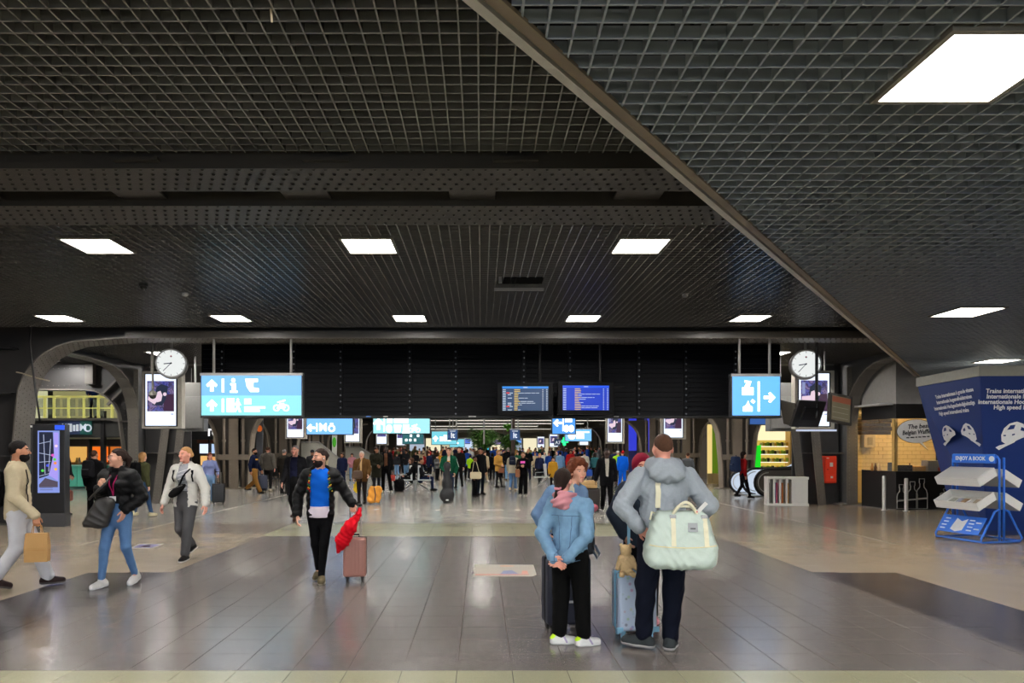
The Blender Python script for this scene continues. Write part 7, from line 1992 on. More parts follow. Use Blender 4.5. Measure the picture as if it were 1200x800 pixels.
# ================================================================ MIDDLE-DISTANCE PEOPLE
def mid(label, px, py, pt, lv=1, **k):
    """px,py: feet pixel; pt: pixel row of the head top"""
    X_, Y_ = px_pos(px, py); h = EYE + (VY - pt) * Y_ / FPX
    sp = dict(pos=(X_, Y_), h=h * k.pop('hk', 1.0) - .015, label=label, **k)
    if lv == 1 and sp.get('hair') is None: sp['hair'] = 'short'
    return person(sp, lv) + (sp,)
bR, BR, spR = mid('grey-haired man in a long black coat walking behind the blue-shirted man', 346, 610, 521, yaw=-6, head=-4, skin='pink', hair='short', hc='grey', pose=WALK2,
    top=dict(c=(30, 30, 33), t=.03, hem=.6, skirt=.2, open=(.075, .1), inner=(26, 28, 52), ihem=.9, name='coat', collar=.04), bot=dict(c=(16, 16, 18), t=.016, flare=.01), shoe=(60, 44, 34))
b_, B_, s_ = mid('person in a black hooded coat seen from behind near the green counter', 110, 607, 527, yaw=176, hair='short', hc='brown', top=dict(c=(20, 20, 23), t=.034, hem=.72, skirt=.19, collar=.05, name='coat'), bot=dict(c=(18, 18, 20), flare=.02), shoe=(22, 22, 24))
backpack('dark backpack on the black-hooded person near the green counter', s_, (0, .21, 1.2), (34, 34, 38), (.28, .16, .42))
b_, B_, s_ = mid('blonde person in an olive jacket walking away behind the puffer-jacketed woman', 167, 606, 530, yaw=160, fem=1, hair='bob', hc='blonde', pose=WALK, top=dict(c=(74, 76, 52), t=.03, hem=.8, name='jacket'), bot=dict(c=(60, 84, 116), name='jeans'), shoe=(200, 190, 160))
backpack('black backpack on the blonde person behind the puffer-jacketed woman', s_, (.02, .22, 1.15), (20, 20, 23), (.3, .18, .42))
b_, B_, s_ = mid('person in black standing mostly hidden behind the map totem', 74, 604, 527, yaw=80, hair='short', hc='dark', top=dict(c=(24, 24, 27), t=.03, hem=.8, name='coat'), bot=dict(c=(22, 22, 25)), shoe=(30, 28, 28), pose=HOLD)
hb_ = thing('handbag', 'brown leather handbag beside the map totem', 'bag', (wx(77, 16.8), 16.85, wz(587, 16.8)))
V, Q = mesh_sdf(lambda X, Y, Z: rbox(X, Y, Z, (0, 0, .13), (.14, .06, .13), .05), (-.18, -.1, -.02), (.18, .1, .3), .014); np_obj('body', V, Q, mat('leather_brown', (104, 62, 50), .5), hb_); MB().tube([(-.08, 0, .24), (-.06, 0, .36), (.06, 0, .36), (.08, 0, .24)], .01, 6).build('handle', mat('leather_brown', ()), hb_)
b_, B_, s_ = mid('long-haired woman in a lilac shirt and jeans with a black trolley case', 246, 589, 530, yaw=40, fem=1, skin='pink', hair='long', hc='auburn', pose=dict(LE=(.26, -.02, 1.14), LW=(.2, -.24, .98)), top=dict(c=(140, 150, 190), t=.022, hem=.85, name='shirt'), bot=dict(c=(120, 150, 180), flare=.02, name='jeans'), shoe=(210, 206, 200))
suitcase('black trolley case beside the woman in the lilac shirt', px_pos(256, 591), 20, .36, .26, .56, mat('case_black', (28, 28, 30), .4), .98, ribs=5)
b_, B_, s_ = mid('bearded man in a navy jumper and mustard trousers walking right', 298, 578, 525, yaw=85, head=-6, skin='tan', hc='dark', beard=1, pose=dict(WALK, LA=(.09, .34, .2), RA=(-.09, -.28, .09)), top=dict(c=(30, 38, 66), t=.026, hem=.88, name='jumper'), bot=dict(c=(150, 112, 60), t=.02, flare=.02), shoe=(44, 40, 38))
P_ = drape(B_.topf, [(x, 1.27) for x in np.linspace(-.12, .12, 6)], -1, .004); band(b_, P_, .05, .004, fabric((200, 150, 60)), 'chest_stripe', (0, 0, 1))
b_, B_, s_ = mid('man in a grey-brown jacket seen from behind pulling a dark case', 314, 576, 523, yaw=176, skin='pink', hair='crop', hc='brown', pose=PULLR, b=1.12, top=dict(c=(86, 82, 76), t=.034, hem=.84, skirt=.18, name='jacket'), bot=dict(c=(36, 34, 34)), shoe=(180, 170, 150))
suitcase('navy soft case tilted beside the man in the grey-brown jacket', px_pos(307, 577), 20, .4, .26, .56, mat('case_navy', (34, 40, 58), .7), 1.1, ribs=2, tilt=-20, z=.03)
mid('grey-haired person in a dark coat seen from behind beside the black-coated man', 333, 578, 526, yaw=165, hair='short', hc='grey', top=dict(c=(46, 42, 36), t=.034, hem=.55, skirt=.19, name='coat'), bot=dict(c=(34, 34, 36)), shoe=(40, 38, 36))
b_, B_, s_ = mid('white-haired elderly person in a brown jacket with a yellow scarf bag', 424, 590, 528, yaw=-4, skin='fair', hair='short', hc='white', pose=dict(LE=(.25, .0, 1.14), LW=(.27, -.16, .98)), b=1.1, top=dict(c=(96, 72, 42), t=.036, hem=.74, skirt=.2, collar=.05, open=(.03, .03), inner=(190, 160, 120), name='jacket'), bot=dict(c=(40, 36, 36), flare=.0), shoe=(46, 40, 38))
sb_ = thing('shoulder_bag', 'brown shoulder bag on the elderly person in the brown jacket', 'bag', (wx(419.5, 20.6), 20.55, wz(561, 20.6)))
V, Q = mesh_sdf(lambda X, Y, Z: rbox(X, Y, Z, (0, 0, .13), (.14, .06, .13), .06), (-.18, -.1, -.02), (.18, .1, .3), .015); np_obj('body', V, Q, mat('bag_brown', (76, 58, 46), .6), sb_); MB().tube([(-.02, 0, .25), (.1, .03, .6)], .012, 6).build('strap', mat('bag_brown', ()), sb_)
yb_ = thing('plastic_bag', 'yellow plastic bag hanging beside the elderly person', 'bag', (wx(419, 21), 20.95, wz(577, 21)))
V, Q = mesh_sdf(lambda X, Y, Z: el(X, Y, Z, (0, 0, .17), (.12, .1, .17)) + .01 * np.sin(X * 50 + Z * 40), (-.2, -.15, -.03), (.2, .15, .4), .016); np_obj('sack', V, Q, mat('plastic_yellow', (226, 190, 30), .4), yb_)
ob_ = thing('rolling_bag', 'orange wheeled bag pulled by the elderly person', 'bag', (wx(439, 20.6), 20.6, 0), .2)
V, Q = mesh_sdf(lambda X, Y, Z: rbox(X - .15 * (Z - .3), Y, Z, (0, 0, .3), (.2, .12, .25), .09) + .012 * np.sin(X * 30 + Z * 26), (-.32, -.2, .0), (.32, .2, .6), .016); np_obj('sack', V, Q, fabric((222, 160, 76)), ob_)
P_ = [(0, -.13, .12), (.02, -.14, .3), (-.02, -.13, .52)]; band(ob_, P_, .03, .006, fabric((70, 70, 80)), 'strap')
for x in (-.14, .14): MB().lathe([(.01, -.015), (.045, -.012), (.045, .012), (.01, .015)], 12, (x, .05, .045), 'x').build('wheel', RUBBER, ob_)
rr_ = MB().tube([(0, 0, .52), (-.12, -.1, .86)], .012, 6).build('handle', RUBBER, ob_)
mid('dark-haired woman in an olive-black coat behind the elderly person', 441, 578, 523, yaw=30, fem=1, skin='tan', hair='long', hc='dark', pose=HOLD, top=dict(c=(50, 48, 38), t=.032, hem=.6, skirt=.2, name='coat'), bot=dict(c=(40, 42, 48)), shoe=(60, 56, 52))
bV, BV, spV = mid('man in a black coat with a pale fur collar and brown jumper', 452, 577, 522, yaw=12, skin='dark', hair='short', hc='black', top=dict(c=(22, 22, 24), t=.032, hem=.72, skirt=.19, open=(.05, .07), inner=(128, 92, 72), collar=.05, name='coat'), bot=dict(c=(20, 20, 22), flare=.015), shoe=(200, 196, 190), pose=dict(LK=(.14, -.05, .5), LA=(.2, -.05, .085)))
rb_ = thing('red_bag', 'small red shopping bag beside the man with the fur collar', 'bag', world_of(spV, BV.J['LW'] + np.array((.02, -.02, -.43))))
V, Q = mesh_sdf(lambda X, Y, Z: rbox(X, Y, Z, (0, 0, .11), (.09, .05, .11), .015), (-.12, -.08, -.02), (.12, .08, .25), .014); np_obj('body', V, Q, mat('paper_red', (210, 64, 50), .5), rb_); MB().tube([(-.04, 0, .22), (0, 0, .34), (.04, 0, .22)], .006, 5).build('handle', mat('paper_red', ()), rb_)
b_, B_, s_ = mid('man in a green and white track jacket standing behind a cello case', 526, 587, 524, yaw=-2, head=-8, skin='fair', hc='brown', hair='short', pose=dict(LE=(.26, .02, 1.12), LW=(.22, -.2, .92), RE=(-.25, .02, 1.13), RW=(-.12, -.22, 1.0)), top=dict(c=(24, 84, 62), t=.03, hem=.84, open=(.04, .07), inner=(196, 186, 172), name='track_jacket'), bot=dict(c=(52, 60, 76), flare=.01), shoe=(60, 56, 54))
for s in (-1, 1):
    for q, n1, n2 in (('R', 'RS', 'RE'), ('L', 'LS', 'LE')):
        if (q == 'R') != (s < 0): continue
        a, c = B_.J[n1], B_.J[n2]; u = np.array((s, -.25, 0)) * .07; band(b_, [a + u + (c - a) * t_ for t_ in (0, .35, .7, 1)], .05, .008, fabric((214, 212, 206)), 'sleeve_stripe', (0, 1, 0))
MB().box((0, -.15, 1.2), (.12, .01, .03)).build('shirt_print', fabric((200, 60, 50)), b_); MB().box((0, -.15, 1.27), (.1, .01, .04)).build('shirt_print', fabric((220, 150, 60)), b_)
cc2 = px_pos(524, 589)
ce = thing('cello_case', 'tall black cello case standing in front of the track-jacketed man', 'instrument case', (cc2[0], cc2[1] - .05, 0), .1)
cez = wz(540, cc2[1])
def cello(X, Y, Z):
    s = cez / 1.3
    d = rc(X, Y / .55, Z, (0, 0, .24 * s), (0, 0, .24 * s), .235 * s, .235 * s); d = smin(d, rc(X, Y / .55, Z, (0, 0, .58 * s), (0, 0, .62 * s), .165 * s, .16 * s), .1); d = smin(d, rc(X, Y / .7, Z, (0, 0, .7 * s), (0, 0, 1.0 * s), .1 * s, .075 * s), .06); d = smin(d, el(X, Y, Z, (0, 0, 1.14 * s), (.115 * s, .08 * s, .15 * s)), .05)
    return smax(d * .8, .01 - Z, .01)
V, Q = mesh_sdf(cello, (-.3, -.2, -.02), (.3, .2, cez + .06), .018); np_obj('shell', V, Q, mat('case_black_soft', (32, 32, 34), .6), ce)
MB().tube([(-.12, -.12, .45), (-.1, -.14, .6), (-.06, -.11, .72)], .012, 6).build('strap', RUBBER, ce); MB().box((.0, -.135, .1), (.08, .01, .03)).build('label', WHITE, ce); MB().span(-.12, .12, -.06, .06, 0, .03).build('foot', RUBBER, ce)
mid('tall man in a black jacket behind the track-jacketed man', 538, 572, 523, yaw=-10, skin='fair', hc='dark', pose=WALK, top=dict(c=(28, 26, 26), t=.03, hem=.8, name='jacket'), bot=dict(c=(20, 20, 22)), shoe=(28, 26, 26))
b_, B_, s_ = mid('woman in black with a cream shoulder bag facing right', 556, 582, 534, yaw=70, fem=1, skin='brown', hair='slick', hc='dark', top=dict(c=(22, 22, 25), t=.034, hem=.84, name='jacket'), bot=dict(c=(17, 17, 19), flare=.03), shoe=(40, 36, 36))
cb_ = thing('cream_bag', 'cream shoulder bag of the woman in black', 'bag', (wx(557.5, 23.4), 23.4, wz(561, 23.4)))
V, Q = mesh_sdf(lambda X, Y, Z: rbox(X, Y, Z, (0, 0, .12), (.2, .07, .12), .06), (-.25, -.1, -.02), (.25, .1, .27), .016); np_obj('body', V, Q, mat('leather_cream', (214, 200, 164), .5), cb_); MB().tube([(-.12, 0, .22), (-.06, .06, .6), (.02, .06, .58), (.12, 0, .22)], .01, 6).build('strap', mat('leather_cream', ()), cb_)
mid('tall man in a dark cap standing behind the woman with the cream bag', 563, 580, 524, yaw=40, skin='tan', hair='cap', hc=fabric((20, 24, 40)), top=dict(c=(26, 26, 28), t=.034, hem=.74, skirt=.19, name='coat'), bot=dict(c=(30, 34, 44)), shoe=(30, 28, 28))
b_, B_, s_ = mid('blonde woman in a camel jacket and black leggings facing right', 584, 571, 527, yaw=50, fem=1, skin='fair', hair='bob', hc='blonde', pose=dict(HOLD, LA=(.16, -.1, .085)), top=dict(c=(186, 146, 78), t=.032, hem=.76, skirt=.18, name='jacket'), bot=dict(c=(24, 24, 26), t=.004), shoe=(30, 28, 28))
lb_ = thing('brown_bag', 'brown leather bag on the hip of the camel-jacketed woman', 'bag', (wx(587, 29.3), 29.2, wz(554, 29.3)))
V, Q = mesh_sdf(lambda X, Y, Z: rbox(X, Y, Z, (0, 0, .11), (.14, .06, .11), .04), (-.18, -.1, -.02), (.18, .1, .25), .016); np_obj('body', V, Q, mat('leather_tan', (124, 74, 48), .5), lb_); MB().tube([(-.08, 0, .2), (-.1, 0, .55)], .01, 6).build('strap', mat('leather_tan', ()), lb_)
b_, B_, s_ = mid('dark-haired person in a pale jacket and jeans walking away', 601, 575, 529, yaw=168, hair='bob', hc='dark', pose=WALK, top=dict(c=(190, 180, 160), t=.034, hem=.8, skirt=.18, name='jacket'), bot=dict(c=(92, 124, 160), flare=.015, name='jeans'), shoe=(196, 180, 150))
backpack('small navy backpack on the person in the pale jacket', s_, (-.02, .21, 1.2), (40, 46, 64), (.26, .14, .34))
b_, B_, s_ = mid('woman all in black looking at a pink phone', 613, 581, 529, yaw=-6, nod=-14, fem=1, skin='light', hair='long', hc='ltbrown', pose=PHONE, top=dict(c=(18, 18, 20), t=.026, hem=.86, name='jacket'), bot=dict(c=(15, 15, 17), flare=.03), shoe=(206, 200, 190))
ph = thing('phone', 'pink phone in the hands of the woman in black', 'phone', world_of(s_, (0, -.3, 1.2)), 0)
MB().box((0, 0, 0), (.16, .012, .09), 0, .5).build('body', mat('phone_pink', (220, 80, 170), .4, emit=.4, ecol=(220, 90, 180)), ph, .005); MB().box((0, .008, 0.004), (.14, .004, .075), 0, .5).build('screen', BLACK, ph)
tt_ = thing('tan_bag', 'tan leather bag hanging beside the woman with the pink phone', 'bag', (wx(606.5, 23.9), 23.9, wz(559, 23.9)))
V, Q = mesh_sdf(lambda X, Y, Z: rbox(X, Y, Z, (0, 0, .14), (.08, .06, .14), .03), (-.12, -.1, -.02), (.12, .1, .3), .014); np_obj('body', V, Q, mat('leather_tan2', (134, 84, 50), .5), tt_); MB().tube([(-.04, 0, .27), (0.03, 0.0, .55), (.05, 0, .27)], .008, 6).build('strap', mat('leather_tan2', ()), tt_)
b_, B_, s_ = mid('man in a black suit jacket and white shirt pulling a dark suitcase', 711, 600, 525, yaw=-4, skin='dark', hc='black', hair='short', pose=dict(WALK2, RE=(-.26, .03, 1.12), RW=(-.3, .02, .9)), top=dict(c=(18, 18, 20), t=.034, hem=.74, skirt=.19, open=(.055, .02), inner=(206, 200, 186), name='jacket'), bot=dict(c=(15, 15, 17), flare=.015), shoe=(26, 24, 24))
hw_ = world_of(s_, B_.J['RW'])
suitcase('dark brown suitcase carried beside the man in the black jacket', (hw_.x - .12, hw_.y + .08), 4, .46, .26, .56, mat('case_darkbrown', (34, 26, 22), .5), .0, ribs=0)
tcs = thing('tan_case', 'tan vanity case lying on the dark brown suitcase', 'case', (hw_.x - .14, hw_.y + .1, .64))
MB().span(-.24, .18, -.13, .13, 0, .2).build('shell', mat('case_tan', (176, 142, 92), .5, 0, .4, .15, 20), tcs, .03, True, 3); MB().span(-.242, .182, -.132, .132, .1, .11).build('seam', mat('case_tan_dark', (120, 92, 54), .5), tcs); MB().tube([(-.08, 0, .2), (-.06, 0, .25), (.02, 0, .25), (.04, 0, .2)], .012, 6).build('handle', RUBBER, tcs)
b_, B_, s_ = mid('person in a red checked shirt with a backpack beside the escalator', 871, 584, 529, yaw=96, skin='light', hair='bob', hc='dark', pose=dict(WALK), top=dict(c=(142, 28, 30), t=.026, hem=.84, name='checked_shirt'), bot=dict(c=(18, 18, 20)), shoe=(24, 24, 26))
backpack('large navy and grey backpack on the person in the red checked shirt', s_, (0, .27, 1.16), (42, 54, 80), (.34, .24, .52))
mid('man in a grey jacket seen from behind beyond the hooded man', 806, 577, 530, yaw=170, skin='tan', hair='crop', hc='brown', top=dict(c=(92, 94, 96), t=.034, hem=.8, name='jacket'), bot=dict(c=(40, 40, 46)), shoe=(40, 38, 38))
b_, B_, s_ = mid('woman in a white hooded jumper walking away with a blue bag', 685, 563, 529, yaw=174, fem=1, hair='slick', hc='dark', pose=WALK, top=dict(c=(206, 202, 192), t=.034, hem=.82, name='jumper'), bot=dict(c=(36, 44, 64)), shoe=(210, 200, 170))
bb_ = thing('blue_bag', 'bright blue shopping bag of the woman in the white jumper', 'bag', world_of(s_, B_.J['RW'] + np.array((-.03, .0, -.52))))
V, Q = mesh_sdf(lambda X, Y, Z: rbox(X, Y, Z, (0, 0, .18), (.16, .08, .18), .05), (-.2, -.12, -.02), (.2, .12, .4), .02); np_obj('body', V, Q, mat('bag_blue', (30, 76, 170), .5), bb_); MB().tube([(-.08, 0, .33), (0, 0, .47), (.08, 0, .33)], .012, 6).build('strap', mat('bag_blue', ()), bb_)
# bench with seated travellers
def bench(px, Y, label, rz=0.0):
    t = thing('bench', label, 'bench', (wx(px, Y), Y, 0), rz)
    WM = mat('bench_white', (206, 208, 206), .4, .2)
    for s in (-1, 1):
        MB().box((s * .38, 0, .44), (.5, .55, .04), 0, 0, 0).build('seat', WM, t, .012)
        b = MB(); b.prism([(s * .1, .42), (s * .16, .42), (s * .22, 1.0), (s * .12, 1.02)], -.25, .25, 'y'); b.build('backrest', WM, t, .01)
        MB().tube([(s * .58, -.2, .44), (s * .58, -.2, .64), (s * .2, -.2, .66)], .016, 6).build('armrest', CHROME, t)
        MB().tube([(s * .08, 0, .3), (s * .5, 0, .04)], .025, 8).build('foot', GREYM, t)
    MB().span(-.08, .08, -.25, .25, .3, .42).build('beam', GREYM, t); MB().span(-.05, .05, -.08, .08, .0, .32).build('pedestal', GREYM, t)
    return t
bench(487, 27.0, 'white back-to-back bench with seated travellers in the middle distance')
bench(643, 29.5, 'empty white back-to-back bench left of the man with the suitcase')
def seat(label, px, Y, lv, **k):
    sp = dict(pos=(wx(px, Y), Y), h=k.pop('h', 1.72), label=label, pose=SIT, **k); return person(sp, lv)
seat('person in black seated with back turned on the left of the bench', 481.5, 27.0, 1, yaw=-90, hair='long', hc='brown', top=dict(c=(20, 20, 22), t=.034, hem=.42, name='coat'), bot=dict(c=(24, 24, 27)), shoe=(24, 24, 26))
seat('man in a dark jacket and jeans seated on the right of the bench', 494, 27.0, 1, yaw=90, skin='tan', hc='dark', top=dict(c=(28, 28, 32), t=.03, hem=.42, name='jacket'), bot=dict(c=(34, 46, 78), name='jeans'), shoe=(24, 24, 26))
bk_ = thing('floor_bag', 'black bag standing on the floor left of the bench', 'bag', (wx(468, 26.6), 26.6, 0))
V, Q = mesh_sdf(lambda X, Y, Z: rbox(X, Y, Z, (0, 0, .24), (.2, .14, .24), .09) + .008 * np.sin(X * 40 + Z * 30), (-.25, -.2, -.02), (.25, .2, .52), .018); np_obj('sack', V, Q, fabric((20, 20, 23)), bk_); MB().tube([(-.06, 0, .46), (0, 0, .54), (.06, 0, .46)], .01, 6).build('handle', RUBBER, bk_)
# ================================================================ DISTANT CROWD (one mesh each)
COLS = {'black': (22, 22, 24), 'charcoal': (48, 48, 52), 'navy': (34, 42, 70), 'grey': (110, 112, 114), 'brown': (84, 64, 46), 'beige': (186, 170, 142), 'white': (206, 204, 198), 'red': (168, 34, 40), 'olive': (78, 80, 54), 'green': (40, 92, 66), 'teal': (60, 110, 116), 'mustard': (184, 142, 50), 'blue': (44, 84, 160), 'light blue': (122, 156, 190), 'pink': (196, 140, 150), 'lime': (170, 220, 40), 'bright blue': (20, 110, 220), 'camel': (176, 138, 84), 'purple': (90, 64, 110)}
HN = {'black': 'black-haired', 'dark': 'dark-haired', 'brown': 'brown-haired', 'auburn': 'auburn-haired', 'blonde': 'blonde', 'grey': 'grey-haired', 'white': 'white-haired', 'ltbrown': 'light-brown-haired'}
far = [
 # px, feet row, head-top row, top, bottom, hair style, hair colour, yaw, pose, extra label, skin
 (366, 575, 527, 'charcoal', 'black', 'cap', 'charcoal', 10, 'S', 'behind the shoulder of the black-coated man', 'tan'),
 (373, 569, 530, 'brown', 'charcoal', 'hat', 'white', 0, 'S', 'left of the blue-shirted man', 'fair'),
 (378, 566, 525, 'beige', 'black', 'bald', 'dark', 0, 'W', 'right above the blue-shirted man', 'pink'),
 (401, 571, 530, 'navy', 'navy', 'short', 'brown', -5, 'W', 'right of the blue-shirted man', 'tan'),
 (412.5, 563, 531, 'pink', 'light blue', 'long', 'brown', 5, 'S', 'left of the elderly person', 'light'),
 (465, 557, 531, 'charcoal', 'light blue', 'long', 'dark', 0, 'S', 'in the crowd right of the fur-collared man', 'light'),
 (470, 556, 528, 'black', 'black', 'short', 'dark', 20, 'S', 'in the crowd above the black floor bag', 'tan'),
 (476, 559, 527, 'charcoal', 'light blue', 'short', 'black', -20, 'S', 'in the crowd behind the seated person in black', 'brown'),
 (487, 556, 529, 'black', 'charcoal', 'short', 'dark', 10, 'S', 'in the crowd above the bench', 'light'),
 (491.5, 555, 528, 'beige', 'charcoal', 'short', 'blonde', -10, 'S', 'in the crowd above the bench', 'fair'),
 (496, 554, 531, 'red', 'black', 'long', 'brown', 30, 'S', 'in the crowd above the bench', 'light'),
 (503, 557, 530, 'navy', 'black', 'short', 'dark', -40, 'S', 'in the crowd right of the bench', 'tan'),
 (507, 554, 529, 'charcoal', 'navy', 'short', 'grey', 0, 'S', 'in the crowd right of the bench', 'fair'),
 (512, 563, 533, 'grey', 'black', 'bob', 'dark', 60, 'S', 'beside the track-jacketed man', 'light'),
 (516, 556, 530, 'mustard', 'black', 'bob', 'blonde', 0, 'S', 'beside the track-jacketed man', 'fair'),
 (547.5, 561, 526, 'blue', 'black', 'short', 'black', 170, 'S', 'left of the man in the dark cap', 'brown'),
 (551, 562, 533, 'lime', 'charcoal', 'short', 'dark', 160, 'S', 'left of the woman with the cream bag', 'light'),
 (568, 564, 529, 'beige', 'beige', 'long', 'brown', 20, 'S', 'right of the man in the dark cap', 'light'),
 (573, 562, 530, 'black', 'black', 'long', 'black', 150, 'S', 'beside the cyan ticket screen', 'brown'),
 (577, 561, 531, 'black', 'charcoal', 'hood', 'black', 170, 'S', 'beside the camel-jacketed woman', 'light'),
 (590, 560, 527, 'charcoal', 'black', 'long', 'purple', 30, 'S', 'between the camel-jacketed woman and the pale jacket', 'light'),
 (595.5, 563, 524, 'black', 'light blue', 'short', 'grey', 160, 'S', 'left of the person in the pale jacket', 'pink'),
 (606.5, 557, 529, 'green', 'black', 'short', 'dark', 0, 'S', 'left of the woman with the pink phone', 'light'),
 (619, 562, 526, 'black', 'navy', 'bald', 'dark', -20, 'S', 'right of the woman with the pink phone', 'tan'),
 (627, 557, 530, 'beige', 'charcoal', 'short', 'brown', 10, 'S', 'in the crowd left of the empty bench', 'light'),
 (632.5, 565, 531, 'navy', 'black', 'bob', 'blonde', 5, 'W', 'with a pale scarf left of the empty bench', 'fair'),
 (638, 556, 529, 'white', 'navy', 'short', 'grey', 0, 'S', 'behind the empty bench', 'light'),
 (643, 559, 530, 'blue', 'charcoal', 'short', 'ltbrown', 20, 'S', 'behind the empty bench', 'pink'),
 (648, 572, 540, 'mustard', 'black', 'bob', 'dark', 0, 'S', 'small beside the empty bench', 'light'),
 (652, 558, 529, 'grey', 'charcoal', 'bald', 'grey', 40, 'S', 'left of the red-jacketed person', 'fair'),
 (656.5, 562, 529, 'light blue', 'light blue', 'short', 'dark', 175, 'S', 'left of the red-jacketed person', 'light'),
 (668.5, 562, 527, 'red', 'black', 'short', 'dark', 0, 'S', 'under the pale blue sign', 'tan'),
 (674, 557, 528, 'charcoal', 'black', 'short', 'brown', 0, 'S', 'right of the red-jacketed person', 'light'),
 (680, 558, 527, 'black', 'black', 'short', 'dark', 10, 'S', 'behind the woman in the white jumper', 'tan'),
 (697, 563, 531, 'teal', 'black', 'bob', 'dark', 160, 'S', 'left of the man with the dark suitcase', 'light'),
 (720, 566, 526, 'navy', 'charcoal', 'short', 'black', 180, 'S', 'right of the man with the dark suitcase', 'brown'),
 (724, 568, 528, 'lime', 'navy', 'cap', 'white', 170, 'S', 'in safety clothing right of the man with the suitcase', 'light'),
 (729.5, 571, 528, 'bright blue', 'bright blue', 'cap', 'red', 180, 'S', 'all in blue beside the right pier', 'light'),
]
seen_l = set()
def farp(i, px, fy, ht, tc, bc, hs, hc, yaw, ps, where, skin):
    X_, Y_ = px_pos(px, fy); h = EYE + (VY - ht) * Y_ / FPX - .01; h = min(max(h, 1.3), 1.95)
    hm_ = hc if hc in HAIRC else fabric(COLS.get(hc, (40, 40, 44)))
    desc = HN.get(hc, '') if hs not in ('cap', 'hat', 'hood', 'bald') else {'cap': hc + '-capped', 'hat': hc + '-hatted', 'hood': 'hooded', 'bald': 'bald'}[hs]
    ju = random.Random(i); pose = dict(WALK) if ps == 'W' else dict(ju.choice(({}, HOLD, PHONE, {}, dict(LA=(.16, -.05, .085)))))
    lab = '%s person, %s top, %s trousers, %s' % (desc, tc, bc, where)
    return person(dict(pos=(X_, Y_), h=h, yaw=yaw, skin=skin, hair=hs, hc=hm_, pose=pose, label=lab, top=dict(c=COLS[tc], t=.03, hem=ju.choice((.78, .84, .62)), skirt=.18), bot=dict(c=COLS[bc], flare=.01), shoe=ju.choice(((30, 28, 28), (200, 196, 190), (60, 48, 40)))), 2)
for i, a in enumerate(far): farp(i, *a)
# people farther down the hall, packed together
r = random.Random(3); keys = ['black', 'charcoal', 'navy', 'grey', 'brown', 'beige', 'white', 'olive', 'camel', 'black', 'blue', 'charcoal', 'red', 'green']
hk = ['dark', 'brown', 'blonde', 'grey', 'black', 'ltbrown']
combos = [(a, b, c) for a in dict.fromkeys(keys) for b in ('black', 'navy', 'charcoal', 'light blue', 'olive') for c in hk]; r.shuffle(combos)
n = 0
for row, (fy, step, x0, x1) in enumerate(((553.5, 8.6, 455, 700), (550, 8.0, 452, 705), (547, 7.5, 455, 700))):
    px = x0
    while px < x1:
        tc, bc, hc = combos[n]; q = px + r.uniform(-2, 2)
        Y_ = ydist(fy) + (n % 3) * .8 + r.uniform(0, .3); h = r.uniform(1.58, 1.84)
        person(dict(pos=(wx(q, Y_), Y_), h=h, yaw=r.choice((0, 20, -30, 180, 160, 90, -90, 0)), skin=r.choice(('light', 'fair', 'tan', 'brown', 'pink')), hair=r.choice(('short', 'short', 'bob', 'long', 'bun')), hc=hc, vox=.034,
            pose=r.choice(({}, HOLD, WALK)), label='%s person, %s top, %s trousers, in the packed far crowd' % (HN[hc], tc, bc), group='packed crowd at the far end',
            top=dict(c=COLS[tc], t=.032, hem=r.choice((.6, .8, .84)), skirt=.18), bot=dict(c=COLS[bc], flare=.012), shoe=(34, 32, 32)), 2)
        px += step * r.uniform(.8, 1.3); n += 1
# someone leaning on the balcony
person(dict(pos=(wx(104, 28.3), 28.6), z=2.9, h=1.7, yaw=0, skin='light', hair='short', hc='dark', pose=HOLD, label='person in a blue top leaning on the lit balcony', top=dict(c=(40, 64, 120), t=.03, hem=.8), bot=dict(c=(30, 30, 34)), shoe=(30, 28, 28)), 2)
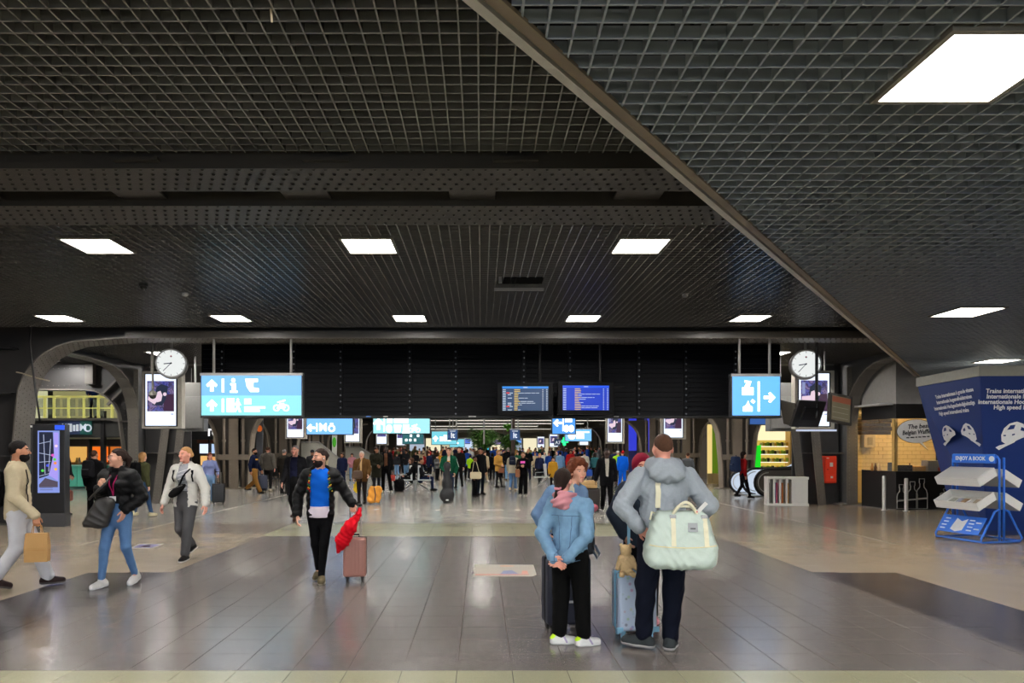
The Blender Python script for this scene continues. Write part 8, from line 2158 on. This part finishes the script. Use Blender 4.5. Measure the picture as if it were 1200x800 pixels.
# chairs stacked beside the piers, sloping handrail panels of the stairs
for px, py, Y, lab in ((365, 540, 34, 'grey sloping stair parapet behind the black-coated man'), (417, 534, 44, 'grey sloping stair parapet left of the elderly person')):
    x0 = wx(px - 12, Y); b = MB(); b.prism([(0, 0), (2.2, 0), (2.2, .9), (.9, wz(519 if px < 400 else 524, Y)), (.0, wz(519 if px < 400 else 524, Y))], 0, .2, 'y')
    t = thing('stair_parapet', lab, 'parapet', (x0, Y, 0)); b.build('panel', mat('parapet_grey', (150, 148, 138), .6), t); MB().tube([(0, -.04, wz(519 if px < 400 else 524, Y) + .05), (.9, -.04, wz(519 if px < 400 else 524, Y) + .05), (2.2, -.04, .95)], .03, 6).build('handrail', GREYM, t)
for px, lab in ((320, 'dark metal chair beside the pier, left of the pair'), (336, 'dark metal chair beside the pier, right of the pair')):
    Y = 27.6; t = thing('chair', lab, 'chair', (wx(px, Y), Y, 0))
    MB().span(-.2, .2, -.2, .2, .44, .47).build('seat', BLACK, t); MB().span(-.2, .2, .18, .2, .55, .88).build('backrest', BLACK, t)
    for a in (-.18, .18):
        for c in (-.18, .18): MB().tube([(a, c, 0), (a, c, .88 if c > 0 else .45)], .014, 6).build('leg', BLACK, t)
# slim advertising columns: white-green and dark with an orange disc
for px, py0, py1, Y, c, dcol, lab in ((391, 509, 545, 40, (214, 214, 208), (80, 190, 40), 'white banner with a green oval leaning by the left pier'), (303, 490, 560, 30, (90, 92, 98), (230, 110, 40), 'tall grey banner with an orange disc by the first left pier')):
    z1 = wz(py0, Y); t = thing('banner', lab, 'banner', (wx(px, Y), Y, 0)); b = MB(); b.prism([(-.12, .0), (.14, 0), (.2, z1), (-.1, z1)], 0, .04, 'y'); b.build('cloth', paint(c, .6), t); b = MB(); disc(b, .04, z1 - .45, .12, -.01, 0, 14, .3 if dcol[1] > 150 else .14); b.build('print', glow(dcol, .6), t)
# hanging blue screen at upper right of the yellow shop
t = thing('info_screen', 'small blue information screen under the board at the right', 'screen', (wx(888, 22.7), 22.7, wz(498, 22.7)))
MB().span(-.28, .3, 0, .1, 0, .5).build('case', BLACK, t); MB().span(-.26, .26, -.01, 0, .03, .47).build('glass', glow((60, 100, 170), .9), t); MB().tube([(0, .05, .5), (0, .05, 4.6 - wz(498, 22.7))], .03, 6).build('pole', GREYM, t)
